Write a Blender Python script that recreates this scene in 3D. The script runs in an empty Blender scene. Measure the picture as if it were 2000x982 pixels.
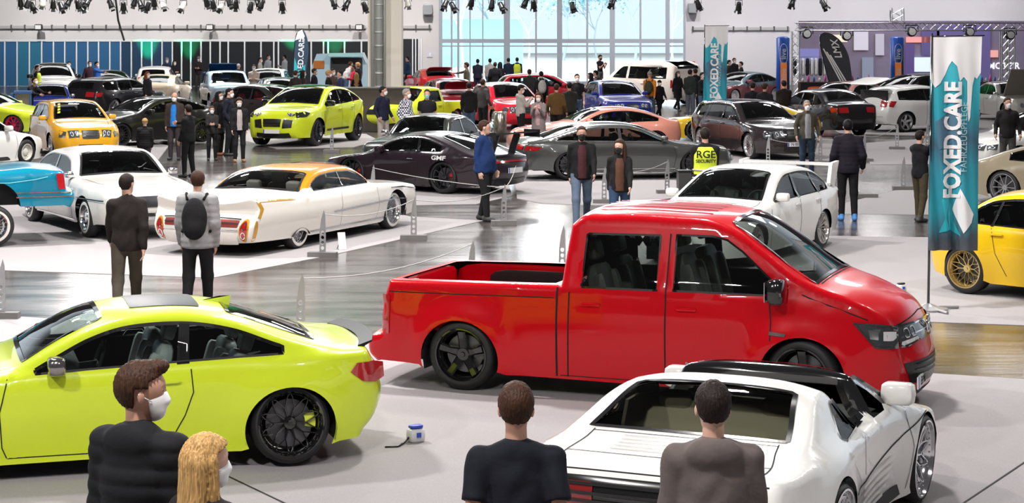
import bpy, math, random
import numpy as np
from mathutils.geometry import delaunay_2d_cdt
from mathutils import Vector, Matrix
random.seed(7)
R_ = np.random.RandomState(7)
PI = math.pi
S = bpy.context.scene
COL = S.collection
# ---------------------------------------------------------------- camera
F, CH, HY = 4000.0, 3.65, 35.0          # focal length in px, camera height, horizon row
def P(px, py, z=0.0):                   # floor (or height z) point seen at a pixel of the photograph
    Y = F*(CH-z)/(py-HY)
    return np.array([(px-1000)*Y/F, Y, z])
cam_d = bpy.data.cameras.new('camera'); cam = bpy.data.objects.new('camera', cam_d); COL.objects.link(cam)
cam.location = (0, 0, CH); cam.rotation_euler = (PI/2, 0, 0)
cam_d.sensor_width = 36; cam_d.lens = 36*F/2000; cam_d.shift_y = -(491-HY)/2000
cam_d.clip_end = 400
S.camera = cam
# ---------------------------------------------------------------- world, exposure, lamps
S.view_settings.view_transform = 'Standard'; S.view_settings.look = 'None'
S.view_settings.gamma = 1; S.view_settings.exposure = 0.0; S.view_settings.use_curve_mapping = False
S.cycles.max_bounces = 6; S.cycles.transparent_max_bounces = 24; S.cycles.caustics_reflective = False
S.cycles.sample_clamp_indirect = 6
w = bpy.data.worlds.new('hall_light'); S.world = w; w.use_nodes = True
nt = w.node_tree; N = nt.nodes; L = nt.links
tc = N.new('ShaderNodeTexCoord'); sep = N.new('ShaderNodeSeparateXYZ'); L.new(tc.outputs['Generated'], sep.inputs[0])
ry = N.new('ShaderNodeValToRGB'); L.new(sep.outputs['Y'], ry.inputs[0])
ry.color_ramp.elements[0].position = 0.15; ry.color_ramp.elements[0].color = (0.085, 0.08, 0.08, 1)
ry.color_ramp.elements[1].position = 0.85; ry.color_ramp.elements[1].color = (1.0, 1.12, 1.25, 1)
rz = N.new('ShaderNodeValToRGB'); L.new(sep.outputs['Z'], rz.inputs[0])
rz.color_ramp.elements[0].position = 0.22; rz.color_ramp.elements[0].color = (0, 0, 0, 1)
rz.color_ramp.elements[1].position = 0.42; rz.color_ramp.elements[1].color = (1, 1, 1, 1)
mx = N.new('ShaderNodeMixRGB'); L.new(rz.outputs[0], mx.inputs[0]); L.new(ry.outputs[0], mx.inputs[1])
mx.inputs[2].default_value = (0.085, 0.082, 0.085, 1)
L.new(mx.outputs[0], N['Background'].inputs[0]); N['Background'].inputs[1].default_value = 1.0
def lamp(name, loc, size, power, color=(1, .97, .95), rot=(0, 0, 0), size_y=None):
    d = bpy.data.lights.new(name, 'AREA'); d.energy = power; d.color = color; d.size = size
    if size_y: d.shape = 'RECTANGLE'; d.size_y = size_y
    o = bpy.data.objects.new(name, d); COL.objects.link(o); o.location = loc; o.rotation_euler = rot
    return o
for iy, yy in enumerate((7, 23, 32, 47, 64, 86)):
    for ix in range(-1, 2):
        lamp('ceiling_lamp', (ix*(6+0.09*yy) + (1.5 if iy % 2 else -1.5), yy, 9.5), .55+yy*.008, (800+yy*7)*(1.35, 1.12, .42)[ix+1])
for xx in (-26, -19, -12, -5, 5, 12, 19, 26): lamp('added_wall_fill', (xx, 100, 14.5), .7, 270 if xx < 0 else 225, (1, .97, .95), (.80, 0, 0), .7).data.spread = .95  # unseen lamps added to brighten the back wall
lamp('window_daylight', (2.5, 110.5, 4.4), 13, 1100, (.82, .93, 1), (-PI/2*0.94, 0, 0), 8)
# ---------------------------------------------------------------- materials
MATS = {}
def _bsdf(name):
    m = bpy.data.materials.new(name); m.use_nodes = True
    return m, m.node_tree.nodes, m.node_tree.links, m.node_tree.nodes['Principled BSDF']
def mat(name, col, rough=.5, metal=0., coat=0., spec=.5, emit=0., bump=0., bscale=30., back=False, backcol=(.012, .012, .013)):
    key = (name, tuple(col), rough, metal, coat, emit, bump)
    if key in MATS: return MATS[key]
    m, n, l, b = _bsdf(name)
    b.inputs['Base Color'].default_value = (*col, 1); b.inputs['Roughness'].default_value = rough
    b.inputs['Metallic'].default_value = metal; b.inputs['Coat Weight'].default_value = coat
    b.inputs['Coat Roughness'].default_value = .03; b.inputs['Specular IOR Level'].default_value = spec
    if emit: b.inputs['Emission Color'].default_value = (*col, 1); b.inputs['Emission Strength'].default_value = emit
    if bump:
        t = n.new('ShaderNodeTexCoord'); no = n.new('ShaderNodeTexNoise'); no.inputs['Scale'].default_value = bscale
        no.inputs['Detail'].default_value = 3; bu = n.new('ShaderNodeBump'); bu.inputs['Strength'].default_value = bump
        bu.inputs['Distance'].default_value = .02
        l.new(t.outputs['Object'], no.inputs[0]); l.new(no.outputs[0], bu.inputs['Height']); l.new(bu.outputs[0], b.inputs['Normal'])
        mr = n.new('ShaderNodeMixRGB'); mr.blend_type = 'MULTIPLY'; mr.inputs[0].default_value = .35
        mr.inputs[1].default_value = (*col, 1); l.new(no.outputs[0], mr.inputs[2]); l.new(mr.outputs[0], b.inputs['Base Color'])
    if back:
        g = n.new('ShaderNodeNewGeometry'); d = n.new('ShaderNodeBsdfDiffuse'); d.inputs[0].default_value = (*backcol, 1)
        x = n.new('ShaderNodeMixShader'); l.new(g.outputs['Backfacing'], x.inputs[0]); l.new(b.outputs[0], x.inputs[1])
        l.new(d.outputs[0], x.inputs[2]); l.new(x.outputs[0], n['Material Output'].inputs[0])
    MATS[key] = m
    return m
def paint(col, metal=0., name='car_paint', rough=.28, coat=.8):
    if col[0] > .5 and col[1] < .01: name, coat = 'red_paint', .6
    return mat(name, col, rough, metal, coat, back=True, spec=.12 if name == 'red_paint' else .25)
def glass(tint=(.55, .62, .6), refl=1.0, name='car_glass'):
    key = (name, tint, refl)
    if key in MATS: return MATS[key]
    m = bpy.data.materials.new(name); m.use_nodes = True; n = m.node_tree.nodes; l = m.node_tree.links
    n.remove(n['Principled BSDF'])
    t = n.new('ShaderNodeBsdfTransparent'); t.inputs[0].default_value = (*tint, 1)
    g = n.new('ShaderNodeBsdfGlossy'); g.inputs['Roughness'].default_value = .02; g.inputs[0].default_value = (refl, refl, refl, 1)
    f = n.new('ShaderNodeFresnel'); f.inputs[0].default_value = 1.5
    x = n.new('ShaderNodeMixShader'); l.new(f.outputs[0], x.inputs[0]); l.new(t.outputs[0], x.inputs[1]); l.new(g.outputs[0], x.inputs[2])
    l.new(x.outputs[0], n['Material Output'].inputs[0]); MATS[key] = m
    return m
CHROME = mat('chrome', (.8, .8, .82), .12, 1.); RUBBER = mat('rubber', (.012, .012, .013), .55)
BLACK = mat('black_plastic', (.012, .012, .013), .35); GLOSSB = mat('gloss_black', (.01, .01, .011), .12, 0, .8)
SEAM = mat('seam', (.006, .006, .006), .8); REDL = mat('tail_lamp', (.42, .008, .01), .12, 0, 1.)
HEADL = mat('head_lamp', (.30, .33, .35), .1, .8, 1.); WHITEP = mat('plate_white', (.75, .75, .75), .4)
INTER = mat('interior', (.02, .02, .022), .7); ALU = mat('aluminium', (.62, .62, .63), .3, 1.)
# ---------------------------------------------------------------- object helpers
def setp(o, label=None, cat=None, group=None, kind=None):
    if label: o['label'] = label
    if cat: o['category'] = cat
    if group: o['group'] = group
    if kind: o['kind'] = kind
    return o
def empty(name, loc=(0, 0, 0), rz=0., label=None, cat=None, group=None, rot=None):
    o = bpy.data.objects.new(name, None); COL.objects.link(o); o.location = [float(a) for a in loc]
    o.rotation_euler = rot if rot else (0, 0, rz)
    o.empty_display_size = .2
    return setp(o, label, cat, group)
def mesh(name, V, Fc, smooth=True):
    me = bpy.data.meshes.new(name); me.from_pydata([tuple(map(float, v)) for v in V], [], [tuple(map(int, f)) for f in Fc]); me.update()
    if smooth: me.polygons.foreach_set('use_smooth', [True]*len(me.polygons))
    return me
def link(name, me, m, parent=None, loc=None, rot=None):
    o = bpy.data.objects.new(name, me); COL.objects.link(o)
    if m is not None:
        if not me.materials: me.materials.append(m)
        elif me.materials[0] != m:
            o.material_slots[0].link = 'OBJECT'; o.material_slots[0].material = m
    if parent is not None: o.parent = parent
    if loc is not None: o.location = [float(a) for a in loc]
    if rot is not None: o.rotation_euler = rot
    return o
class MB:
    def __init__(s): s.V = []; s.F = []
    def add(s, V, Fc):
        n = len(s.V); s.V += [tuple(v) for v in V]; s.F += [tuple(i+n for i in f) for f in Fc]; return s
    def box(s, c, d, rot=None, taper=1., bev=0.):
        x, y, z = [a/2 for a in d]; b = min(bev, x*.9, y*.9, z*.9)
        if b > 0:
            nu, nv = (14, 8) if max(d) > .25 else (10, 6); e = .42; V = []; sp_ = lambda v: math.copysign(abs(v)**e, v)
            for k in range(nv+1):
                ph = -PI/2+PI*k/nv
                for q in range(nu):
                    t = 2*PI*(q+.5)/nu; V.append((x*sp_(math.cos(ph))*sp_(math.cos(t)), y*sp_(math.cos(ph))*sp_(math.sin(t)), z*sp_(math.sin(ph))))
            Fc = [(k*nu+q, k*nu+(q+1) % nu, (k+1)*nu+(q+1) % nu, (k+1)*nu+q) for k in range(nv) for q in range(nu)]
        else:
            V = [(sx*x*(taper if sz > 0 else 1), sy*y*(taper if sz > 0 else 1), sz*z) for sz in (-1, 1) for sx, sy in ((-1, -1), (1, -1), (1, 1), (-1, 1))]
            Fc = [(3, 2, 1, 0), (4, 5, 6, 7), (0, 1, 5, 4), (1, 2, 6, 5), (2, 3, 7, 6), (3, 0, 4, 7)]
        if rot is not None: V = [tuple(rot @ Vector(v)) for v in V]
        return s.add([(v[0]+c[0], v[1]+c[1], v[2]+c[2]) for v in V], Fc)
    def tube(s, pts, r, n=8, closed=False, cap=True):
        pts = [np.array(p, float) for p in pts]; m = len(pts); rs = r if hasattr(r, '__len__') else [r]*m
        T = []
        for i in range(m):
            a = pts[(i-1) % m] if (closed or i > 0) else pts[i]; b = pts[(i+1) % m] if (closed or i < m-1) else pts[i]
            d = b-a; T.append(d/(np.linalg.norm(d)+1e-9))
        up = np.array([0, 0, 1.]) if abs(T[0][2]) < .9 else np.array([1., 0, 0])
        V = []
        for i in range(m):
            a = np.cross(T[i], up); a /= np.linalg.norm(a)+1e-9; b = np.cross(a, T[i]); up = b
            for k in range(n):
                t = 2*PI*k/n; V.append(pts[i]+rs[i]*(math.cos(t)*a+math.sin(t)*b))
        Fc = []
        for i in range(m if closed else m-1):
            j = (i+1) % m
            for k in range(n): Fc.append((i*n+k, i*n+(k+1) % n, j*n+(k+1) % n, j*n+k))
        if cap and not closed: Fc += [tuple(range(n))[::-1], tuple((m-1)*n+k for k in range(n))]
        return s.add(V, Fc)
    def lathe(s, prof, n=24, axis='z', c=(0, 0, 0), cap=True):          # prof: (radius, height)
        V = []; m = len(prof)
        for (r, h) in prof:
            for k in range(n):
                t = 2*PI*k/n; a, b = r*math.cos(t), r*math.sin(t)
                V.append({'z': (a, b, h), 'y': (b, h, a), 'x': (h, a, b)}[axis])
        Fc = [(i*n+k, i*n+(k+1) % n, (i+1)*n+(k+1) % n, (i+1)*n+k) for i in range(m-1) for k in range(n)]
        cl = prof[0] == prof[-1] or not cap
        if prof[0][0] > 1e-6 and not cl: Fc.append(tuple(range(n))[::-1])
        if prof[-1][0] > 1e-6 and not cl: Fc.append(tuple((m-1)*n+k for k in range(n)))
        return s.add([(v[0]+c[0], v[1]+c[1], v[2]+c[2]) for v in V], Fc)
    def prism(s, poly, a, b, ax='y'):                          # poly of 2D points extruded between a and b along ax
        n = len(poly); mk = {'y': lambda p, h: (p[0], h, p[1]), 'z': lambda p, h: (p[0], p[1], h), 'x': lambda p, h: (h, p[0], p[1])}[ax]
        V = [mk(p, a) for p in poly]+[mk(p, b) for p in poly]
        return s.add(V, [tuple(range(n)), tuple(range(2*n-1, n-1, -1))]+[(i, i+n, (i+1) % n+n, (i+1) % n) for i in range(n)])
    def build(s, name, m, parent=None, smooth=False, **k):
        return link(name, fixn(mesh(name, s.V, s.F, smooth)), m, parent, **k)
import bmesh
def fixn(me):
    bm = bmesh.new(); bm.from_mesh(me); bmesh.ops.recalc_face_normals(bm, faces=bm.faces); bm.to_mesh(me); bm.free(); return me
def convex(V):
    bm = bmesh.new(); vs = [bm.verts.new(v) for v in V]; bm.verts.index_update()
    r = bmesh.ops.convex_hull(bm, input=vs); bm.faces.ensure_lookup_table()
    out = [tuple(v.index for v in f.verts) for f in bm.faces]; bm.free(); return out
def autosmooth(o, ang=35):
    me = o.data; me.polygons.foreach_set('use_smooth', [True]*len(me.polygons)); me.set_sharp_from_angle(angle=math.radians(ang)); return o
_fc = {}
def text_mesh(txt, size=1., ext=0.003, bold=0.):
    key = (txt, size, ext, bold)
    if key in _fc: return _fc[key]
    c = bpy.data.curves.new('t', 'FONT'); c.body = txt; c.size = size; c.extrude = ext; c.offset = bold; c.align_x = 'CENTER'; c.align_y = 'CENTER'; c.resolution_u = 3
    o = bpy.data.objects.new('t', c); COL.objects.link(o); dg = bpy.context.evaluated_depsgraph_get(); dg.update()
    me = bpy.data.meshes.new_from_object(o.evaluated_get(dg)); V = [tuple(v.co) for v in me.vertices]; Fc = [tuple(p.vertices) for p in me.polygons]
    bpy.data.objects.remove(o); bpy.data.curves.remove(c); bpy.data.meshes.remove(me); _fc[key] = (V, Fc)
    return _fc[key]
def densify(V, Fc, mx=.03):
    me = mesh('d', V, Fc, False); bm = bmesh.new(); bm.from_mesh(me); bmesh.ops.triangulate(bm, faces=bm.faces)
    for _ in range(4):
        es = [e for e in bm.edges if e.calc_length() > mx]
        if not es: break
        bmesh.ops.subdivide_edges(bm, edges=es, cuts=1); bmesh.ops.triangulate(bm, faces=[f for f in bm.faces if len(f.verts) > 3])
    bm.verts.index_update(); r = ([tuple(v.co) for v in bm.verts], [tuple(v.index for v in f.verts) for f in bm.faces]); bm.free(); bpy.data.meshes.remove(me); return r
# ---------------------------------------------------------------- 2D helpers
def spl(pts, ds=.05, closed=False):
    """Catmull-Rom through points (x, y, *extra, flag 's' for a corner)."""
    sh = [isinstance(p[-1], str) for p in pts]; A = np.array([[float(v) for v in (p[:-1] if isinstance(p[-1], str) else p)] for p in pts])
    n = len(A); out = []
    for i in range(n if closed else n-1):
        j = (i+1) % n; p1, p2 = A[i], A[j]
        p0 = A[(i-1) % n] if (closed or i > 0) and not sh[i] else p1-(p2-p1)*.5
        p3 = A[(j+1) % n] if (closed or j < n-1) and not sh[j] else p2+(p2-p1)*.5
        d = np.linalg.norm((p2-p1)[:2]); k = max(1, int(round(d/ds)))
        # centripetal-ish tangents
        d0 = max(np.linalg.norm((p1-p0)[:2]), 1e-4); d1 = max(d, 1e-4); d2 = max(np.linalg.norm((p3-p2)[:2]), 1e-4)
        m1 = ((p1-p0)/d0*d1+(p2-p1)/d1*d0)/(d0+d1)*d1; m2 = ((p2-p1)/d1*d2+(p3-p2)/d2*d1)/(d1+d2)*d1
        if sh[i] and sh[j]: m1 = m2 = p2-p1
        for q in range(k):
            t = q/k; out.append((2*t**3-3*t*t+1)*p1+(t**3-2*t*t+t)*m1+(-2*t**3+3*t*t)*p2+(t**3-t*t)*m2)
    if not closed: out.append(A[-1])
    return np.array(out)
def inpoly(p, poly):
    x, y = p[:, 0], p[:, 1]; c = np.zeros(len(p), bool); q = np.asarray(poly); n = len(q)
    for i in range(n):
        x1, y1 = q[i]; x2, y2 = q[(i+1) % n]
        if y1 == y2: continue
        k = ((y1 > y) != (y2 > y)) & (x < (x2-x1)*(y-y1)/(y2-y1)+x1); c ^= k
    return c
def pdist(p, line):                     # distance of points to polyline
    a = line[:-1]; b = line[1:]; ab = b-a; L2 = (ab**2).sum(1)+1e-12
    best = np.full(len(p), 1e9)
    for i in range(len(a)):
        t = np.clip(((p-a[i])@ab[i])/L2[i], 0, 1); d = np.hypot(*(p-a[i]-t[:, None]*ab[i]).T); best = np.minimum(best, d)
    return best
def tri(outer, holes=(), extra=(), g=.1, keep=.3, mind=None):
    """constrained triangulation of outer minus holes with an interior grid"""
    outer = np.asarray(outer)[:, :2]; rings = [outer]+[np.asarray(h)[:, :2] for h in holes]
    lo, hi = outer.min(0), outer.max(0)
    gx, gy = np.meshgrid(np.arange(lo[0]+g/2, hi[0], g), np.arange(lo[1]+g/2, hi[1], g)); gp = np.c_[gx.ravel(), gy.ravel()]
    if len(extra): gp = np.r_[np.asarray(extra), gp]
    if len(gp):
        ok = inpoly(gp, outer)
        for h in rings[1:]: ok &= ~inpoly(gp, h)
        gp = gp[ok]
    if len(gp):
        dd = np.min([pdist(gp, np.r_[r, r[:1]]) for r in rings], 0)
        ne = len(extra)
        gp = gp[dd > (mind if mind is not None else g*keep*.1 if len(extra) else g*keep)]
    pts = []; edges = []
    for r in rings:
        n0 = len(pts); pts += [tuple(p) for p in r]; edges += [(n0+i, n0+(i+1) % len(r)) for i in range(len(r))]
    pts += [tuple(p) for p in gp]
    v, e, f, *_ = delaunay_2d_cdt([Vector(p) for p in pts], edges, [], 0, 1e-6)
    v = np.array([tuple(a) for a in v]); f = np.array([t for t in f if len(t) == 3])
    c = v[f].mean(1); ok = inpoly(c, outer)
    for h in rings[1:]: ok &= ~inpoly(c, h)
    f = f[ok]
    a = v[f]; ar = (a[:, 1, 0]-a[:, 0, 0])*(a[:, 2, 1]-a[:, 0, 1])-(a[:, 2, 0]-a[:, 0, 0])*(a[:, 1, 1]-a[:, 0, 1])
    f[ar < 0] = f[ar < 0][:, ::-1]
    return v, f[np.abs(ar) > 1e-9]
def smst(a, b, x): t = np.clip((x-a)/(b-a), 0, 1); return t*t*(3-2*t)
# ================================================================ CARS
CARPETS = [('wide pale grey carpet across the front under the red pickup', [P(-500, 585), P(2700, 784), P(9000, 2600), P(-7000, 2600)]),
    ('pale grey carpet on the right under the tall flag and yellow saloon', [P(1180, 472), P(1640, 461), P(2900, 480), P(2900, 668), P(1815, 629), P(1100, 600)]),
    ('pale carpet under the white cars on the left and the orange-roofed hardtop', [P(-500, 505), P(0, 528), P(415, 543), P(640, 500), P(945, 431), P(800, 423), P(700, 400), P(450, 390), P(200, 385), P(-500, 385)]),
    ('narrow pale carpet under the black rear-winged sports car', [P(570, 335), P(800, 401), P(930, 399), P(1000, 383), P(985, 325), P(700, 300)]),
    ('pale carpet under the grey fastback beside the walking couple', [P(1003, 340), P(1010, 388), P(1060, 398), P(1190, 402), P(1310, 388), P(1580, 352), P(1540, 306), P(1100, 310)]),
    ('pale carpet strip in front of the person in the dark padded jacket', [P(1500, 425), P(1615, 406), P(1752, 371), P(2800, 368), P(2800, 430), P(1620, 418)]),
    ('pale carpet under the dark estate beside the man in the olive jacket', [P(1335, 285), P(1400, 316), P(1645, 320), P(1625, 268), P(1400, 255)]),
    ('pale carpet under the lime coupe SUV', [P(465, 272), P(540, 291), P(690, 288), P(740, 275), P(715, 262), P(480, 252)]),
    ('small bluish grey carpet behind the rope posts on the right', [P(1686, 280), P(1830, 270), P(2300, 275), P(2300, 318), P(1700, 322)]),
    ('pale carpet under the white hatchback with its tailgate open', [P(1600, 232), P(1640, 262), P(1830, 266), P(2200, 262), P(2200, 228), P(1700, 222)]),
    ('pale carpet at the far left under the orange hatchback', [P(-200, 270), P(-200, 305), P(60, 309), P(310, 312), P(330, 285), P(200, 262)])]
class Shape:
    """A car body: side outline (u from the nose, z up) with wheel arches and windows cut out, a width function, and the strip over the top."""
    def __init__(s, sp, q=1.):
        s.sp = sp; s.q = q; s.k = sp.get('k', (1, 1, 1)); ds = .075/q
        T = spl(sp['top'], ds); s.T = T[:, :2]; s.c = T[:, 2]
        d = np.gradient(s.T, axis=0); d /= np.linalg.norm(d, axis=1)[:, None]+1e-9
        n = np.c_[-d[:, 1], d[:, 0]]; s.n = n
        s.s = np.r_[0, np.cumsum(np.linalg.norm(np.diff(s.T, axis=0), axis=1))]
        pl = spl(sp['plan'], .1); s.pu, s.pw = pl[:, 0], pl[:, 1]
        be = sp['belt']; s.bu = [b[0] for b in be]; s.bz = [b[1] for b in be]
        s.r = sp.get('r', .07); s.wheels = sp['wheels']; s.x0 = (s.wheels[0][0]+s.wheels[1][0])/2
        s.sill = sp['sill']
        # lower outline from rear to front with the arches
        bot = []; sl = sorted(s.sill, key=lambda p: -p[0]); su = [p[0] for p in s.sill]; sz = [p[1] for p in s.sill]
        arches = []
        for wh in sorted(s.wheels, key=lambda a: -a[0]):
            wu, ra, zc = wh[:3]; zs = float(np.interp(wu, su, sz)); a0 = math.asin(max(-.95, min(.95, (zs-zc)/ra)))
            m = max(9, int(12*q)); a = np.linspace(a0, PI-a0, m); arches.append((wu, np.c_[wu+ra*np.cos(a), zc+ra*np.sin(a)]))
        us = np.arange(T[-1, 0]-ds*2, T[0, 0]+ds, -ds*2)
        ev = [(u, [(u, float(np.interp(u, su, sz)))]) for u in us if all(abs(u-a[0]) > (a[1][:, 0].max()-a[0])+ds*.8 for a in arches)]
        ev += [(a[0], [tuple(p) for p in a[1]]) for a in arches]; ev.sort(key=lambda e: -e[0])
        for e in ev: bot += e[1]
        s.poly = np.r_[s.T, np.array(bot)]
    def zt(s, u):                                             # height of the outline at u (upper side)
        m = s.n[:, 1] > -.2; return np.interp(u, s.T[m, 0], s.T[m, 1])
    def W(s, u, z):
        u = np.asarray(u, float); z = np.asarray(z, float); sp = s.sp
        w = np.interp(u, s.pu, s.pw); zb = np.interp(u, s.bu, s.bz); zl = .2
        k = np.clip((z-zl)/(zb-zl), 0, 1.0)
        w = w-sp.get('tuck', .07)*(1-k)**2.2-sp.get('lean', .025)*smst(.55, 1, k)
        if 'crease' in sp:
            cz, cd = sp['crease']; w = w-cd*smst(0, 1, np.clip((cz-z)/.035, 0, 1))*smst(.3, .7, np.clip(z/.6, 0, 1))
        d = z-zb; w = w-sp.get('sh', .06)*smst(0, .09, d)-sp.get('tum', .42)*np.maximum(0, d-.03)
        for wh in s.wheels:
            r = np.hypot(u-wh[0], z-wh[2]); w = w+sp.get('fl', .02)*np.exp(-np.maximum(0, r-wh[1])**2/.16**2)*(z > .05)
        dd = pdist(np.c_[u, z], s.T); q = np.clip(1-dd/s.r, 0, 1); w = w-s.r*(1-np.sqrt(1-q*q*.995))
        return w
    def xyz(s, u, y, z):
        kx, ky, kz = s.k; return np.c_[(s.x0-np.asarray(u))*kx, np.asarray(y)*ky, np.asarray(z)*kz]
    def side(s, sg):
        return lambda a, b, off=0.: s.xyz(a, sg*(s.W(a, b)+off), b)
    def strip(s):
        We = s.W(s.T[:, 0], s.T[:, 1])
        pc = s.sp.get('cp', 2.4)
        def f(a, t, off=0.):
            a = np.asarray(a, float); t = np.asarray(t, float)
            I = lambda v: np.interp(a, s.s, v)
            nx, nz = I(s.n[:, 0]), I(s.n[:, 1]); l = np.hypot(nx, nz)+1e-9; c = I(s.c)*(1-np.abs(t)**pc); cn = np.minimum(c, 0); c = np.maximum(c, 0)+off
            return s.xyz(I(s.T[:, 0])+nx/l*c, t*I(We), I(s.T[:, 1])+nz/l*c+cn)
        return f
    def s_top(s, u):
        m = (s.n[:, 1] > .12); return np.interp(u, s.T[m, 0], s.s[m])
    def s_front(s, z):
        i = int(np.argmax(s.n[:, 1] > .75)); return np.interp(z, s.T[:max(i, 3), 1], s.s[:max(i, 3)])
    def s_rear(s, z):
        i = len(s.T)-1-int(np.argmax(s.n[::-1, 1] > .75)); i = min(i, len(s.T)-3); return np.interp(z, s.T[i:, 1][::-1], s.s[i:][::-1])
    def map(s, kind):
        st = s.strip()
        return {'L': s.side(1), 'R': s.side(-1), 'top': lambda a, t, off=0.: st(s.s_top(a), t, off), 's': st,
                'front': lambda t, z, off=0.: st(s.s_front(z), t, off), 'rear': lambda t, z, off=0.: st(s.s_rear(z), t, off)}[kind]
    def body(s, sholes, tholes):
        q = s.q; g = .16/q; r = s.r
        ex = [s.T-s.n*(r*f) for f in (.06, .22, .5, .95)]
        ex = np.concatenate([e[:: (1 if i < 2 else 2)] for i, e in enumerate(ex)])
        v, f = tri(s.poly, sholes, ex, g)
        V = []; Fc = []; n = len(v)
        for sg in (1, -1):
            p = s.side(sg)(v[:, 0], v[:, 1]); o = len(V); V += list(p); Fc += [tuple(t+o) if sg > 0 else tuple(t[::-1]+o) for t in f]
        st = s.strip(); sc = .8; nt_ = max(3, int(5*q))
        tt = np.linspace(-1, 1, 2*nt_+1)
        ring = [(a, -sc) for a in s.s]+[(s.s[-1], t*sc) for t in tt[1:-1]]+[(a, sc) for a in s.s[::-1]]+[(s.s[0], t*sc) for t in tt[1:-1][::-1]]
        G = [(a, t*sc) for a in s.s[1:-1] for t in tt[1:-1]]
        v, f = tri(ring, [np.c_[h[:, 0], h[:, 1]*sc] for h in tholes], np.array(G), 50., mind=.015)
        p = st(v[:, 0], v[:, 1]/sc); o = len(V); V += list(p); Fc += [tuple(t[::-1]+o) for t in f]
        me = mesh('body', V, Fc); bm = bmesh.new(); bm.from_mesh(me); bmesh.ops.remove_doubles(bm, verts=bm.verts, dist=2e-4); bm.to_mesh(me); bm.free()
        me.polygons.foreach_set('use_smooth', [True]*len(me.polygons))
        return me
def patchV(mp, poly, g=.12, off=.004, dens=.06, flip=None):
    poly = np.asarray(poly, float); cl = np.r_[poly, poly[:1]]; pts = []
    for a, b in zip(cl[:-1], cl[1:]):
        k = max(1, int(np.linalg.norm(b-a)/dens)); pts += [a+(b-a)*i/k for i in range(k)]
    v, f = tri(np.array(pts), (), (), g); return mp(v[:, 0], v[:, 1], off), f
def lineV(mp, pts, wd=.008, off=.004, closed=False, dens=.06):
    pts = np.asarray(pts, float)
    if closed: pts = np.r_[pts, pts[:1]]
    o = [pts[0]]
    for a, b in zip(pts[:-1], pts[1:]):
        k = max(1, int(np.linalg.norm(b-a)/dens)); o += [a+(b-a)*(i+1)/k for i in range(k)]
    o = np.array(o); p = mp(o[:, 0], o[:, 1], off); p2 = mp(o[:, 0], o[:, 1], off+.02)
    n = p2-p; n /= np.linalg.norm(n, axis=1)[:, None]+1e-9; t = np.gradient(p, axis=0); sd = np.cross(t, n); sd /= np.linalg.norm(sd, axis=1)[:, None]+1e-9
    V = list(p+sd*wd/2)+list(p-sd*wd/2); m = len(p); return V, [(i, i+1, i+1+m, i+m) for i in range(m-1)]
def rrect(a0, b0, a1, b1, r=.2):
    w, h = a1-a0, b1-b0; c = min(r, .5)
    pts = []
    for (cx, cy, sx, sy) in ((a1, b1, 1, 1), (a0, b1, -1, 1), (a0, b0, -1, -1), (a1, b0, 1, -1)):
        rr = min(abs(w), abs(h))*c; rx = rr; ry = rr
        A = [0, PI/4, PI/2] if sx*sy > 0 else [PI/2, PI/4, 0]
        pts += [(cx-sx*rx+sx*rx*math.cos(a), cy-sy*ry+sy*ry*math.sin(a)) for a in A]
    return np.array(pts)
def ellip(a, b, ra, rb, n=18): return np.array([(a+ra*math.cos(2*PI*i/n), b+rb*math.sin(2*PI*i/n)) for i in range(n)])
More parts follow.
